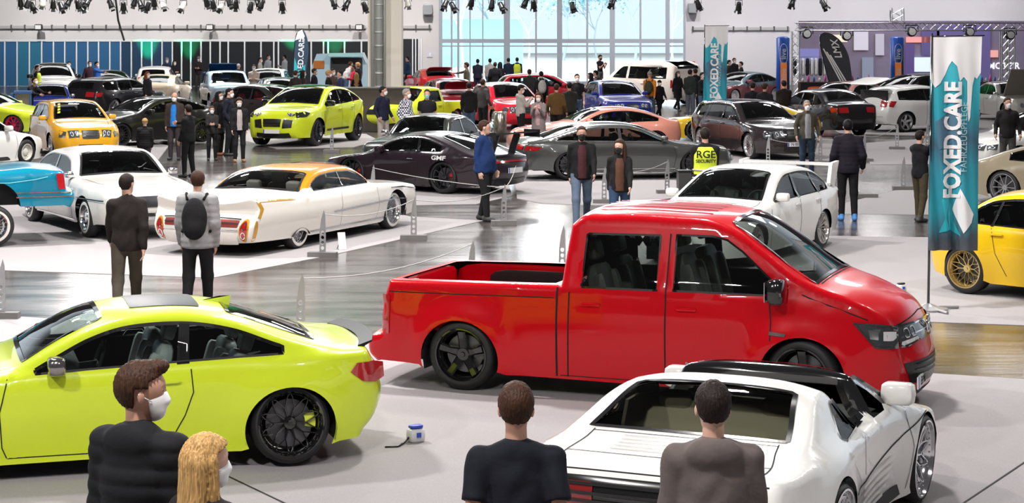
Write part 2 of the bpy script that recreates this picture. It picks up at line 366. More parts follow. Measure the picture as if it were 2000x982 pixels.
# ---------------------------------------------------------------- wheels
_wc = {}
def spoke(mb, a, prof, th):
    """prof: (r, y, halfwidth, da)"""
    V = []
    for (r, y, hw, da) in prof:
        t = a+da; er = np.array([math.cos(t), 0, math.sin(t)]); et = np.array([-math.sin(t), 0, math.cos(t)])
        for (q, h) in ((-1, 0), (-.6, th*.5), (.6, th*.5), (1, 0), (1, -th), (-1, -th)): V.append(er*r+et*(q*hw)+np.array([0, y+h, 0]))
    Fc = [(i*6+k, i*6+(k+1) % 6, i*6+6+(k+1) % 6, i*6+6+k) for i in range(len(prof)-1) for k in range(6)]
    mb.add(V, Fc+[(0, 1, 2, 3, 4, 5), tuple(len(V)-6+k for k in range(6))][0:2])
def wheel_meshes(R, rr, w, style):
    key = (round(R, 3), round(rr, 3), round(w, 3), style)
    if key in _wc: return _wc[key]
    n = 40; h = w/2; t = MB()
    t.lathe([(rr-.012, -h), (rr+.02, -h-.006), (R-.03, -h+.004), (R-.004, -h+.03), (R, 0), (R-.004, h-.03), (R-.03, h-.004), (rr+.02, h+.006), (rr-.012, h-.012), (rr-.02, h-.05), (rr-.03, -h+.02), (rr-.012, -h)], n, 'y')
    tyre = fixn(mesh('tyre', t.V, t.F)); m = MB(); f = h-.015
    m.lathe([(rr, h-.002), (rr+.006, h+.004), (rr-.008, h+.006), (rr-.018, h-.02), (rr-.03, h-.07), (rr-.035, -h+.03), (rr-.045, -h+.03), (rr-.04, h-.08), (rr-.028, h-.03), (rr, h-.002)], n, 'y')
    def hub(r, y, d=.03): m.lathe([(r, y-.05), (r, y), (r*.8, y+d*.5), (r*.35, y+d*.55), (r*.3, y+d), (.0005, y+d)], 20, 'y')
    if style == 'five':
        for i in range(5): spoke(m, i*2*PI/5+PI/2, [(.05, f-.07, .05, 0), (rr*.5, f-.03, .036, 0), (rr-.03, f-.01, .045, 0)], .03)
        hub(.075, f-.06)
    elif style == 'double':
        for i in range(5):
            for e in (-.16, .16): spoke(m, i*2*PI/5+PI/2, [(.05, f-.06, .02, e*.6), (rr*.5, f-.03, .014, e), (rr-.025, f-.01, .014, e*1.15)], .028)
        hub(.07, f-.06)
    elif style == 'mesh':
        for i in range(10):
            a = i*2*PI/10
            spoke(m, a, [(.05, f-.075, .011, 0), (rr*.5, f-.055, .008, 0)], .02)
            for e in (-.3, .3): spoke(m, a, [(rr*.48, f-.055, .006, 0), (rr*.62, f-.05, .006, e*.42), (rr*.8, f-.04, .006, e*.72), (rr-.025, f-.025, .007, e)], .018)
        hub(.06, f-.07)
        for i in range(30):
            a = i*2*PI/30; m.box(((rr-.03)*math.cos(a), f-.012, (rr-.03)*math.sin(a)), (.008, .012, .008))
    elif style in ('multi', 'ten'):
        k = 14 if style == 'multi' else 10
        for i in range(k): spoke(m, i*2*PI/k, [(.04, f-.05, .012, 0), (rr*.6, f-.025, .011, 0), (rr-.025, f-.012, .013, 0)], .025)
        hub(.06, f-.045)
    elif style == 'turbine':
        for i in range(7): spoke(m, i*2*PI/7, [(.05, f-.05, .035, -.1), (rr*.6, f-.02, .045, .05), (rr-.02, f-.01, .065, .18)], .02)
        hub(.06, f-.04)
    elif style == 'wire':
        for i in range(36): spoke(m, i*2*PI/36, [(.04, f-.02-.05*(i % 2), .004, 0), (rr-.02, f-.03, .004, .3*(1 if i % 2 else -1))], .008)
        hub(.05, f-.03, .05)
    elif style == 'steel':
        m.lathe([(rr-.02, f-.05), (rr*.75, f-.02), (rr*.62, f-.045), (rr*.45, f-.03), (rr*.4, f-.01), (.0005, f+.01)], n, 'y')
        for i in range(12):
            a = i*2*PI/12; m.box((rr*.69*math.cos(a), f-.03, rr*.69*math.sin(a)), (.03, .012, .03))
    elif style == 'dish':
        m.lathe([(rr-.02, f-.06), (rr*.8, f-.09), (rr*.6, f-.08), (rr*.5, f-.05), (.0005, f-.04)], n, 'y')
        for i in range(5):
            a = i*2*PI/5; spoke(m, a, [(.05, f-.045, .05, 0), (rr*.75, f-.07, .035, 0), (rr-.02, f-.05, .03, 0)], .02)
    rim = fixn(mesh('rim', m.V, m.F, False))
    d = MB(); d.lathe([(rr*.72, f-.13), (rr*.72, f-.105), (.06, f-.105), (.0005, f-.09)], 28, 'y'); disc = fixn(mesh('disc', d.V, d.F, False))
    c = MB(); a = [PI*.86+.11*i for i in range(7)]
    pr = [(rr*.8*math.cos(x), rr*.8*math.sin(x)) for x in a]+[(rr*.48*math.cos(x), rr*.48*math.sin(x)) for x in a[::-1]]
    c.prism(pr, f-.14, f-.07, 'y'); cal = fixn(mesh('caliper', c.V, c.F, False))
    for me in (rim,): me.polygons.foreach_set('use_smooth', [True]*len(me.polygons)); me.set_sharp_from_angle(angle=.6)
    _wc[key] = (tyre, rim, disc, cal); return _wc[key]
def wheel(parent, x, y, R, rr, w, style, rimm, side, camber=0., steer=0., z=None, cal=None, white=False, far=False, wl=None):
    ty, ri, di, ca = wheel_meshes(R, rr, w, style)
    rz = (0 if side > 0 else PI)+steer
    o = link('wheel', ty, RUBBER, parent, loc=(x, y, (z if z is not None else R)+w/2*abs(math.sin(camber))+.002), rot=(camber, 0, rz)); o.rotation_mode = 'XYZ'
    r = link('rim', ri, rimm, o)
    if not far:
        link('brake_disc', di, mat('brake_disc', (.14, .14, .15), .4, .8), o)
        if cal: link('brake_caliper', ca, mat('caliper', cal, .3, 0, .5), o)
    if white:
        m = MB(); h = w/2; m.lathe([(rr+.005, h+.006), (rr+.035, h+.008), (rr+.04, h+.004)], 40, 'y', cap=False)
        link('whitewall', fixn(mesh('whitewall', m.V, m.F)), mat('whitewall', (.7, .68, .62), .5), o)
    return o
# ---------------------------------------------------------------- a whole car
def seat_mb(c, back=1.):
    m = MB(); x, y, z = c
    m.box((x, y, z+.1), (.5, .48, .16), None, 1, .05)
    rt = Matrix.Rotation(-.25, 3, 'Y'); m.box((x-.27, y, z+.42*back), (.15, .5, .6*back), rt, 1, .06)
    for sg in (-1, 1): m.box((x-.21, y+sg*.2, z+.4*back), (.15, .1, .5*back), rt, 1, .04)
    m.box((x-.37, y, z+.84*back), (.11, .26, .2), rt, 1, .04); return m
def circ_clip(p): return p
FOOT = []
def ground(x, y):
    g = 0.
    for i, (lb, poly) in enumerate(CARPETS):
        if inpoly(np.array([[x, y]]), np.array([q[:2] for q in poly]))[0]: g = max(g, .004+.001*i)
    return g
def blocked(x, y, r=.30):
    for (cx, cy, th, hl, hw, off) in FOOT:
        dx, dy = x-cx, y-cy; a = dx*math.cos(th)+dy*math.sin(th)-off; b_ = -dx*math.sin(th)+dy*math.cos(th)
        if abs(a) < hl+r and abs(b_) < hw+r: return True
    return False
def raise_z(sp, dz):
    s = dict(sp); s['top'] = [(p[0], p[1]+dz, *p[2:]) for p in sp['top']]; s['belt'] = [(u, z+dz) for u, z in sp['belt']]; s['sill'] = [(u, z+dz) for u, z in sp['sill']]; s['wheels'] = [(w_[0], w_[1], w_[2]+dz, *w_[3:]) for w_ in sp['wheels']]
    s['feat'] = [(f[0], f[1], [(a, z+dz) for a, z in f[2]], *f[3:]) for f in sp['feat']]; s['bars'] = [(f[0], f[1], [[(a, z+dz) for a, z in l_] for l_ in (f[2] if isinstance(f[2][0][0], (list, tuple)) else [f[2]])], *f[3:]) for f in sp.get('bars', [])]
    s['dlo'] = dict(sp['dlo'], bl=[(u, z+dz) for u, z in sp['dlo']['bl']]); s['pillars'] = [[(u, z+dz) for u, z in p] for p in sp.get('pillars', [])]; s['seams'] = [(q[0], [(u, z+dz) for u, z in q[1]], *q[2:]) if q[0] == 'side' else q for q in sp.get('seams', [])]; return s
def remap(sp, xs, ys):
    f = lambda u: float(np.interp(u, xs, ys)); s = dict(sp); s['top'] = [(f(p[0]), *p[1:]) for p in sp['top']]
    for k in ('wins', 'pillars', 'openwins'):
        if k in sp: s[k] = [[(f(u), z) for u, z in p] for p in sp[k]]
    if 'dlo' in sp: s['dlo'] = dict(sp['dlo'], u1=f(sp['dlo']['u1']), u2=f(sp['dlo']['u2']), bl=[(f(u), z) for u, z in sp['dlo']['bl']])
    for k in ('ws', 'rg'):
        if sp.get(k): s[k] = (f(sp[k][0]), f(sp[k][1]), *sp[k][2:])
    if sp.get('topholes'): s['topholes'] = [(f(h[0]), f(h[1]), *h[2:]) for h in sp['topholes']]
    if sp.get('hand'): s['hand'] = [(f(u), z) for u, z in sp['hand']]
    if sp.get('mir'): s['mir'] = (f(sp['mir'][0]), *sp['mir'][1:])
    s['seats'] = tuple(f(u) for u in sp.get('seats', (2.35, 3.15))); s['seams'] = [(q[0], [(f(u) if q[0] != 'front' and q[0] != 'rear' else u, z) for u, z in q[1]], *q[2:]) for q in sp.get('seams', [])]; return s
def build_car(name, label, cat, sp, loc, th, col, q=1., group=None, plate=True, far=False, pitch=0., zlift=0.):
    sh = Shape(sp, q); A = sh.map; FOOT.append((loc[0], loc[1], th, sp['plan'][-1][0]*sh.k[0]/2+.05, max(p[1] for p in sp['plan'])*sh.k[1], (sh.x0-sp['plan'][-1][0]/2)*sh.k[0])); root = empty(name, (loc[0], loc[1], zlift+max(ground(loc[0]+k_*math.cos(th)-j_*math.sin(th), loc[1]+k_*math.sin(th)+j_*math.cos(th)) for k_ in (-2, -1, 0, 1, 2) for j_ in (-.8, .8))), th, label, cat, group, rot=(0, pitch, th))
    bodym = col if isinstance(col, bpy.types.Material) else paint(col, sp.get('metal', 0.))
    # window openings
    dens = .12/q
    sh_h = []; panes = []
    d = sp.get('dlo')
    polys = list(sp.get('wins', []))
    if d:
        T2 = sh.T-sh.n*d.get('m', .08); bz = lambda u: np.interp(u, [p[0] for p in d['bl']], [p[1] for p in d['bl']])
        k = (T2[:, 0] > d['u1']) & (T2[:, 0] < d['u2']) & (T2[:, 1] > bz(T2[:, 0])+.03) & (sh.n[:, 1] > .05)
        t = T2[k]; t = t[np.argsort(t[:, 0])]
        if 'end' in d: polys.append([tuple(p) for p in t if p[0] < d['end'][0][0]]+list(d['end'])+[(u, float(bz(u))) for u in np.linspace(d['end'][-1][0], t[0, 0], 8)[1:]])
        else: polys.append([tuple(p) for p in t]+[(u, float(bz(u))) for u in np.linspace(t[-1, 0], t[0, 0], 9)])
    for p in polys: sh_h.append(np.array(p, float))
    th_ = []
    ws = sp.get('ws'); rg = sp.get('rg')
    def tp(u0, u1, t0, t1):         # windscreen-like hole in (s, t)
        s0, s1 = sh.s_top(u0), sh.s_top(u1)
        return np.array([(s0, -t0), (s0, 0), (s0, t0), ((s0*.6+s1*.4), (t0*.6+t1*.4)), (s1+(s0-s1)*.05, t1), (s1, t1*.93), (s1, 0), (s1, -t1*.93), (s1+(s0-s1)*.05, -t1), ((s0*.6+s1*.4), -(t0*.6+t1*.4))])
    if ws: th_.append(tp(*ws))
    if rg: th_.append(tp(*rg))
    th_n = len(th_)
    for h in sp.get('topholes', []): th_.append(tp(*h))
    opn = [np.array(p, float) for p in sp.get('openwins', [])]
    if sp.get('ptholes'):
        for (pa, pb, t0, t1) in sp['ptholes']:
            sa, sb = [float(sh.s[np.argmin(np.hypot(*(sh.T-np.array(p_)).T))]) for p_ in (pa, pb)]; k_ = np.linspace(0, 1, 8)
            th_.append(np.array([(sa, -t0), (sa, 0), (sa, t0)]+[(sa+(sb-sa)*x, t0+(t1-t0)*x) for x in k_[1:-1]]+[(sb, t1), (sb, 0), (sb, -t1)]+[(sa+(sb-sa)*x, -(t0+(t1-t0)*x)) for x in k_[1:-1][::-1]]))
    bme = sh.body(sh_h+opn, th_)
    if sp.get('two'):
        z2, m2, *n2 = sp['two']; n2 = n2[0] if n2 else 'roof_panel'; V2 = [tuple(v.co) for v in bme.vertices]; P2 = [tuple(p.vertices) for p in bme.polygons]; C2 = [p.center for p in bme.polygons]
        up = [p for p, c in zip(P2, C2) if c[2] > z2(c[0]) ]; dn = [p for p, c in zip(P2, C2) if not c[2] > z2(c[0])]
        def sub(fs, nm):
            ids = sorted({i for f in fs for i in f}); mp_ = {i: k for k, i in enumerate(ids)}; return mesh(nm, [V2[i] for i in ids], [tuple(mp_[i] for i in f) for f in fs])
        link(n2, sub(up, n2), m2, root); bme = sub(dn, 'body')
    link('body', bme, bodym, root)
    gl = sp.get('glass') or glass((.42, .47, .46)); trim = sp.get('trimmat', GLOSSB)
    tm = MB(); st = sh.strip()
    for sg, nm in ((1, 'L'), (-1, 'R')):
        for p in sh_h:
            c = p.mean(0); v, f = patchV(A(nm), c+(p-c)*1.02, .2/q, -.008, dens)
            link('side_window', mesh('g', v, f if sg > 0 else f[:, ::-1]), gl, root)
            tm.add(*lineV(A(nm), p, sp.get('trimw', .03), .004, True, dens))
        for pr in sp.get('pillars', []):
            bl_ = (lambda u: np.interp(u, [p[0] for p in d['bl']], [p[1] for p in d['bl']])) if d else (lambda u: -9.)
            tm.add(*patchV(A(nm), [(u, min(max(z, float(bl_(u))-.012), float(sh.zt(u))-(d or {}).get('m', .08)*1.05)) for u, z in pr], .2, .005, dens))
    for i, h in enumerate(th_):
        c = h.mean(0); v, f = patchV(st, c+(h-c)*1.02, .25/q, -.008, dens)
        if i < th_n: link('windscreen' if (ws and i == 0) else 'rear_window', mesh('g', v, f[:, ::-1]), gl, root)
        if i < th_n or sp.get('holetrim', 1): tm.add(*lineV(st, h, .035 if i < th_n else .05, .004, True, dens))
    if tm.V: link('window_trim', mesh('t', tm.V, tm.F), trim, root)
    # seams
    if sp.get('seams') and not (far and q < .6):
        m = MB()
        for s_ in sp['seams']:
            for nm in (('L', 'R') if s_[0] == 'side' else (s_[0],)): m.add(*lineV(A(nm), s_[1], s_[2] if len(s_) > 2 else .009, .003, False, dens))
        link('panel_gap', mesh('seam', m.V, m.F), SEAM, root)
    # patches on the surface
    for ft in sp.get('feat', []):
        nm, where, poly, m_ = ft[:4]; off = (ft[4] if len(ft) > 4 else .006)+max(0, 2-q)*.010
        for wmap in (('L', 'R') if where == 'side' else (where,)):
            for mir in ((1, -1) if (where in ('front', 'rear') and len(ft) > 5 and ft[5]) else (1,)):
                pl = np.array(poly, float)
                if where in ('front', 'rear'): pl[:, 0] *= mir
                v, f = patchV(A(wmap), pl, .15/q, off, dens); link(nm, mesh(nm, v, f), m_, root)
    # bars (raised lines): (name, map, pts, width, material, off, mirror)
    for ft in sp.get('bars', []):
        nm, where, pts, wd, m_ = ft[:5]; off = (ft[5] if len(ft) > 5 else .012)+max(0, 2-q)*.010
        for wmap in (('L', 'R') if where == 'side' else (where,)):
            for pp in (pts if isinstance(pts[0][0], (list, tuple)) else [pts]):
                for mir in ((1, -1) if (len(ft) > 6 and ft[6]) else (1,)):
                    mm = MB(); mm.add(*lineV(A(wmap), [(a*(mir if where in ('front', 'rear') else 1), b) for a, b in pp], wd, off, False, dens)); link(nm, mesh(nm, mm.V, mm.F), m_, root)
    # wheels
    R, rr, ww = sp['tyre']; kx, ky, kz = sh.k
    for i, wh in enumerate(sp['wheels']):
        rs = wh[3] if len(wh) > 3 else R
        for sg in (1, -1):
            yo = float(np.interp(wh[0], sh.pu, sh.pw))*ky-ww/2-sp.get('inset', .025)
            wheel(root, (sh.x0-wh[0])*kx, sg*yo, rs, rr, ww, sp.get('rim', 'multi'), sp.get('rimm', ALU), sg, sg*sp.get('camber', .04), sp.get('steer', 0) if i == 0 else 0,
                  z=sp.get('wz', rs) if isinstance(sp.get('wz', rs), float) else rs, cal=sp.get('cal'), white=sp.get('white', False), far=far)
    # arch liners, floor
    m = MB()
    for wh in sp['wheels']:
        wu, ra, zc = wh[:3]; X = (sh.x0-wu)*kx
        for sg in (1, -1):
            yo = float(np.interp(wu, sh.pu, sh.pw))*ky-.05; zs_ = float(np.interp(wu, [p[0] for p in sp['sill']], [p[1] for p in sp['sill']])); a0 = max(-.3, math.asin(max(-.95, min(.95, (zs_-zc)/ra)))-.02); a = np.linspace(a0, PI-a0, 15); V = []
            for x in a: V += [(X+ra*1.02*kx*math.cos(x), sg*yo, zc*kz+ra*1.02*math.sin(x)), (X+ra*1.02*kx*math.cos(x), sg*(yo-.42), zc*kz+ra*1.02*math.sin(x))]
            n = len(a); m.add(V, [(2*i, 2*i+1, 2*i+3, 2*i+2) for i in range(n-1)]+[tuple(2*i+1 for i in range(n))])
    zs = float(np.mean([p[1] for p in sp['sill']]))*kz
    w0, w1 = sp['wheels'][0], sp['wheels'][1]; X0 = (sh.x0-w0[0]-w0[1]-.02)*kx; X1 = (sh.x0-w1[0]+w1[1]+.02)*kx; hw = min(sh.pw.max()-.14, .85)*ky
    m.box(((X0+X1)/2, 0, zs+.05), (X0-X1, hw*2, .09)); m.box((0, 0, zs+.07), ((sh.pu.max()-.5)*kx, hw*1.1, .1))
    m.build('underbody', INTER, root)
    # interior
    if not sp.get('nointer'):
        sc = sp.get('seatcol', (.03, .03, .032)); sm = mat('seat_leather', sc, .5); zf = zs+.16+sp.get('seatz', 0)
        for u in sp.get('seats', (2.35, 3.15)):
            for sg in (1, -1):
                o = seat_mb(((sh.x0-u)*kx, sg*.37*ky, zf), sp.get('seatk', .92)*(1 if u == sp.get('seats', (2.35, 3.15))[0] else .84)).build('seat', sm, root)
                if not far: autosmooth(o)
        if ws:
            ub = ws[0]; zb = float(sh.zt(ub))*kz; m = MB(); m.box(((sh.x0-ub-.22)*kx, 0, zb-.12), (.5*kx, hw*1.78, .14), None, 1, .05)
            m.build('dashboard', INTER, root)
            m = MB(); cx = (sh.x0-ub-.6)*kx; y = .37*ky*sp.get('drv', 1)
            m.tube([(cx-.06*math.sin(a), y+.18*math.cos(a), zb-.08+.18*math.sin(a)) for a in np.linspace(0, 2*PI, 16, endpoint=False)], .015, 6, True)
            m.tube([(cx, y-.17, zb-.08), (cx, y+.17, zb-.08)], .014, 5); m.tube([(cx, y, zb-.08), (cx+.22, y, zb-.1)], .03, 6)
            m.build('steering_wheel', INTER, root)
    # mirrors and handles
    if sp.get('mir'):
        u, z, ms = sp['mir']
        for sg in (1, -1):
            y = float(sh.W(np.array([u]), np.array([z]))[0])*ky; m = MB()
            m.box(((sh.x0-u)*kx, sg*(y+.12), z*kz+.03), (.13*ms, .2*ms, .13*ms), None, 1, .05); m.tube([((sh.x0-u)*kx, sg*(y-.02), z*kz-.02), ((sh.x0-u)*kx, sg*(y+.08), z*kz)], .018, 6)
            autosmooth(m.build('mirror', sp.get('mirm', bodym), root), 50)
    if sp.get('hand') and not (far and q < .6):
        for (u, z) in sp['hand']:
            for sg in (1, -1):
                y = float(sh.W(np.array([u]), np.array([z]))[0])*ky; m = MB(); m.box(((sh.x0-u)*kx, sg*(y+.016), z*kz), (.2, .03, .03), None, 1, .012)
                m.build('door_handle', sp.get('handm', bodym), root)
    if plate and sp.get('plates'):
        for (wh_, z, *tx) in sp['plates']:
            if tx and len(tx) > 1 and tx[1]: t0 = tx[1]
            else: t0 = 0.
            p = A(wh_)(np.array([t0]), np.array([z]), .02)[0]; p2 = A(wh_)(np.array([t0]), np.array([z]), .12)[0]; nn = p2-p; an = math.atan2(nn[1], nn[0])
            o = MB().box((0, 0, 0), (.016, .5, .11), None, 1, .0).build('number_plate', WHITEP, root, loc=p, rot=(0, 0, an))
            MB().box((.0095, -.235, 0), (.003, .03, .108)).build('plate_band', mat('plate_blue', (.01, .05, .4), .4), o)
            if tx and tx[0]:
                v, f = text_mesh(tx[0], .11, .001); link('plate_text', mesh('t', [(.0105+c, a, b) for a, b, c in v], f, False), SEAM, o)
    return root, sh
def place(sp, anchor, apx, apy, opx, near=True):
    """Origin and heading from one wheel contact pixel (front 'f' or rear 'r') and the column of the other wheel on the same side."""
    k = sp.get('k', (1, 1, 1)); wb = abs(sp['wheels'][1][0]-sp['wheels'][0][0])*k[0]
    C = P(apx, apy)[:2]; a = (opx-1000)/F
    A_ = a*a+1; B_ = -2*(a*C[0]+C[1]); D_ = C@C-wb*wb; disc = B_*B_-4*A_*D_
    if disc < 0: disc = 0
    Y = (-B_+(-1 if near else 1)*math.sqrt(disc))/(2*A_); O2 = np.array([a*Y, Y])
    f = (O2-C) if anchor == 'r' else (C-O2); f = f/np.linalg.norm(f); th = math.atan2(f[1], f[0]); l = np.array([-f[1], f[0]])
    mid = (C+O2)/2; hw = max(p[1] for p in sp['plan'])*k[1]-.1
    sg = 1 if l@mid < 0 else -1
    o = mid-l*sg*hw; return (o[0], o[1]), th
# ================================================================ body shapes (metres, u runs from the nose to the tail)
LIME = (.62, .78, .035); RED = (.58, .0008, .008); WHITE = (.80, .79, .76)
def rot_poly(p, cu, cz, a):
    c, s = math.cos(a), math.sin(a); return [(cu+(x-cu)*c-(y-cz)*s, cz+(x-cu)*s+(y-cz)*c) for x, y in p]
def grille(t0, z0, t1, z1, m, name='grille', slats=4, sm=None):
    out = [(name, 'front', rrect(t0, z0, t1, z1, .25), m, .006)]
    return out
coupe = dict(       # modern two-door coupe
    top=[(.07, .16, .03, 's'), (.015, .24, .10), (.0, .38, .15), (.03, .54, .15), (.10, .66, .12), (.24, .735, .07), (.7, .82, .04), (1.2, .90, .03), (1.47, .945, .03),
         (1.75, 1.075, .09), (2.08, 1.23, .10), (2.35, 1.31, .06), (2.7, 1.345, .045), (3.05, 1.335, .045), (3.4, 1.27, .06), (3.8, 1.13, .08), (4.08, 1.03, .05), (4.25, .995, .03), (4.42, .985, .03, 's'),
         (4.46, .88, .06), (4.50, .72, .09), (4.53, .52, .10), (4.48, .36, .08), (4.40, .26, .04, 's')],
    plan=[(0, .62), (.12, .74), (.35, .85), (.8, .925), (1.3, .915), (2.3, .90), (3.2, .925), (3.7, .945), (4.1, .90), (4.35, .80), (4.55, .64)],
    k=(1, 1, .965), belt=[(0, .60), (1.0, .80), (1.6, .86), (3, .90), (4.3, .93), (4.8, .9)], sill=[(0, .17), (.5, .15), (1.4, .15), (3.3, .16), (4.2, .2), (4.8, .26)],
    wheels=[(.84, .365, .33), (3.66, .375, .335)], tyre=(.335, .262, .27), r=.07, tuck=.075, tum=.40, sh=.055, fl=.03,
    dlo=dict(u1=1.62, u2=3.82, bl=[(1.5, .90), (3.9, .99)], m=.075), pillars=[[(2.86, .92), (2.97, .925), (2.99, 1.36), (2.9, 1.36)]],
    ws=(1.56, 2.24, .90, .86), rg=(4.05, 3.36, .78, .74), mir=(1.82, .95, 1.1), hand=[(2.78, .80)],
    seams=[('side', [(1.42, .88), (1.36, .6), (1.38, .3), (1.42, .2)]), ('side', [(2.98, .90), (3.0, .7), (2.93, .5), (2.82, .3), (2.78, .2)]),
           ('side', [(1.42, .205), (2.78, .205)]), ('top', [(1.45, .93), (.5, .80)]), ('top', [(1.45, -.93), (.5, -.80)]), ('rear', [(-.8, .80), (.8, .80)])],
    seats=(2.45, 3.15), crease=(.70, .012))
DLAMP = mat('lamp_glass', (.16, .18, .19), .08, .8, 1.)
# ---- red crew-cab pickup van
crewvan = dict(k=(.99, 1, .93), topholes=[(3.58, 5.06, .90, .90)], holetrim=0,
    top=[(.10, .13, .05, 's'), (.02, .22, .12), (.0, .42, .17), (.03, .62, .17), (.07, .80, .16), (.14, .95, .12), (.30, 1.06, .08), (.6, 1.16, .06), (.95, 1.245, .05),
         (1.15, 1.33, .09), (1.5, 1.58, .12), (1.82, 1.79, .09), (2.02, 1.865, .05), (2.4, 1.89, .045), (3.1, 1.885, .045), (3.34, 1.86, .04), (3.44, 1.77, .03, 's'), (3.47, 1.5, .02), (3.5, 1.16, .0, 's'),
         (4.2, 1.15, .0), (5.12, 1.13, .0, 's'), (5.17, .95, .02), (5.19, .75, .03), (5.20, .56, .04, 's'), (5.34, .50, .05), (5.35, .32, .05), (5.27, .24, .03, 's')],
    plan=[(0, .66), (.15, .80), (.4, .90), (.8, .955), (2, .95), (3.48, .95), (4.3, .965), (4.9, .95), (5.2, .92), (5.4, .86)],
    belt=[(0, .85), (.6, 1.0), (1.0, 1.1), (1.6, 1.13), (5.4, 1.13)], sill=[(0, .14), (.5, .13), (1.4, .17), (3.8, .2), (4.0, .2), (4.7, .26), (5.4, .27)],
    wheels=[(.88, .40, .37), (4.30, .41, .34)], tyre=(.345, .262, .28), r=.065, tuck=.05, tum=.24, sh=.02, fl=.05, lean=.02, cp=2.6,
    wins=[[(1.28, 1.19), (1.70, 1.57), (1.86, 1.68), (2.0, 1.71), (2.36, 1.71), (2.36, 1.16), (1.5, 1.16)], [(2.52, 1.70), (3.24, 1.69), (3.26, 1.68), (3.28, 1.17), (3.27, 1.155), (2.52, 1.155)]],
    ws=(1.02, 1.86, .92, .90), rg=None, mir=None, hand=[(2.22, .98), (3.18, .98)], trimw=.02,
    seats=(2.05, 2.95), seatk=1.25, seatz=.15, seatcol=(.25, .24, .22), drv=1)
crewvan['seams'] = [('side', [(1.42, 1.12), (1.40, .9), (1.40, .72)], .012), ('side', [(2.42, 1.72), (2.43, 1.1), (2.44, .22)], .014), ('side', [(3.40, 1.1), (3.42, .22)], .014),
    ('side', [(3.52, 1.14), (3.53, .22)], .02), ('side', [(1.62, .22), (3.5, .23)], .008), ('side', [(3.55, 1.03), (5.15, 1.01)], .010),
    ('side', [(.32, .95), (.6, 1.03), (1.0, 1.13), (1.12, 1.18)], .012), ('top', [(.98, -.85), (.97, 0), (.98, .85)], .012), ('front', [(-.95, .87), (0, .90), (.95, .87)], .012)]
crewvan['feat'] = [('bonnet_grille', 'front', rrect(-.5, .68, .5, .84, .15), GLOSSB, .006),
    ('head_lamp', 'front', [(.50, .85), (.93, .87), (1., .88), (1., .66), (.86, .65), (.50, .70)], DLAMP, .012, 1),
    ('head_lamp', 'side', [(.035, .87), (.16, .91), (.42, .93), (.30, .78), (.22, .68), (.035, .66)], DLAMP, .014),
    ('bumper_grille', 'front', [(-.97, .44), (-.90, .30), (.90, .30), (.97, .44), (.985, .50), (-.985, .50)], BLACK, .006),
    ('bumper_grille', 'front', rrect(-.78, .17, .78, .245, .4), BLACK, .006),
    
    ('side_lamp', 'side', [(1.02, .80), (1.18, .815), (1.18, .78), (1.03, .77)], CHROME, .01), ('day_lamp', 'front', [(.58, .70), (.95, .675), (.99, .69), (.97, .715), (.60, .725)], WHITEP, .02, 1), ('lamp_module', 'side', [(.05, .74), (.05, .83), (.15, .84), (.15, .75)], WHITEP, .02), ('lamp_module', 'side', [(.19, .76), (.19, .84), (.28, .86), (.26, .77)], CHROME, .02),
    ('tail_lamp', 'side', [(5.06, .97), (5.155, .98), (5.17, .58), (5.08, .56)], REDL, .012),
    ('tail_lamp', 'rear', [(.86, .95), (.995, .95), (.995, .6), (.88, .6)], REDL, .012, 1)]
crewvan['bars'] = [('grille_slat', 'front', [[(-.95, .755), (.95, .755)], [(-.5, .83), (.5, .83)]], .014, CHROME), ('grille_slat', 'front', [[(-.78, z), (.78, z)] for z in (.47, .42, .37)], .01, GLOSSB, .02),
    ('lamp_surround', 'front', [[(.53, .84), (.92, .86)], [(.6, .69), (.9, .67)]], .02, BLACK, .014, 1), ('lamp_surround', 'side', [[(.04, .86), (.40, .915)], [(.04, .68), (.22, .695), (.38, .90)]], .014, BLACK, .014),
    ('lamp_ring', 'front', [rrect(.62, .74, .73, .82, .3).tolist(), rrect(.78, .74, .88, .82, .3).tolist()], .012, WHITEP, .018, 1)]
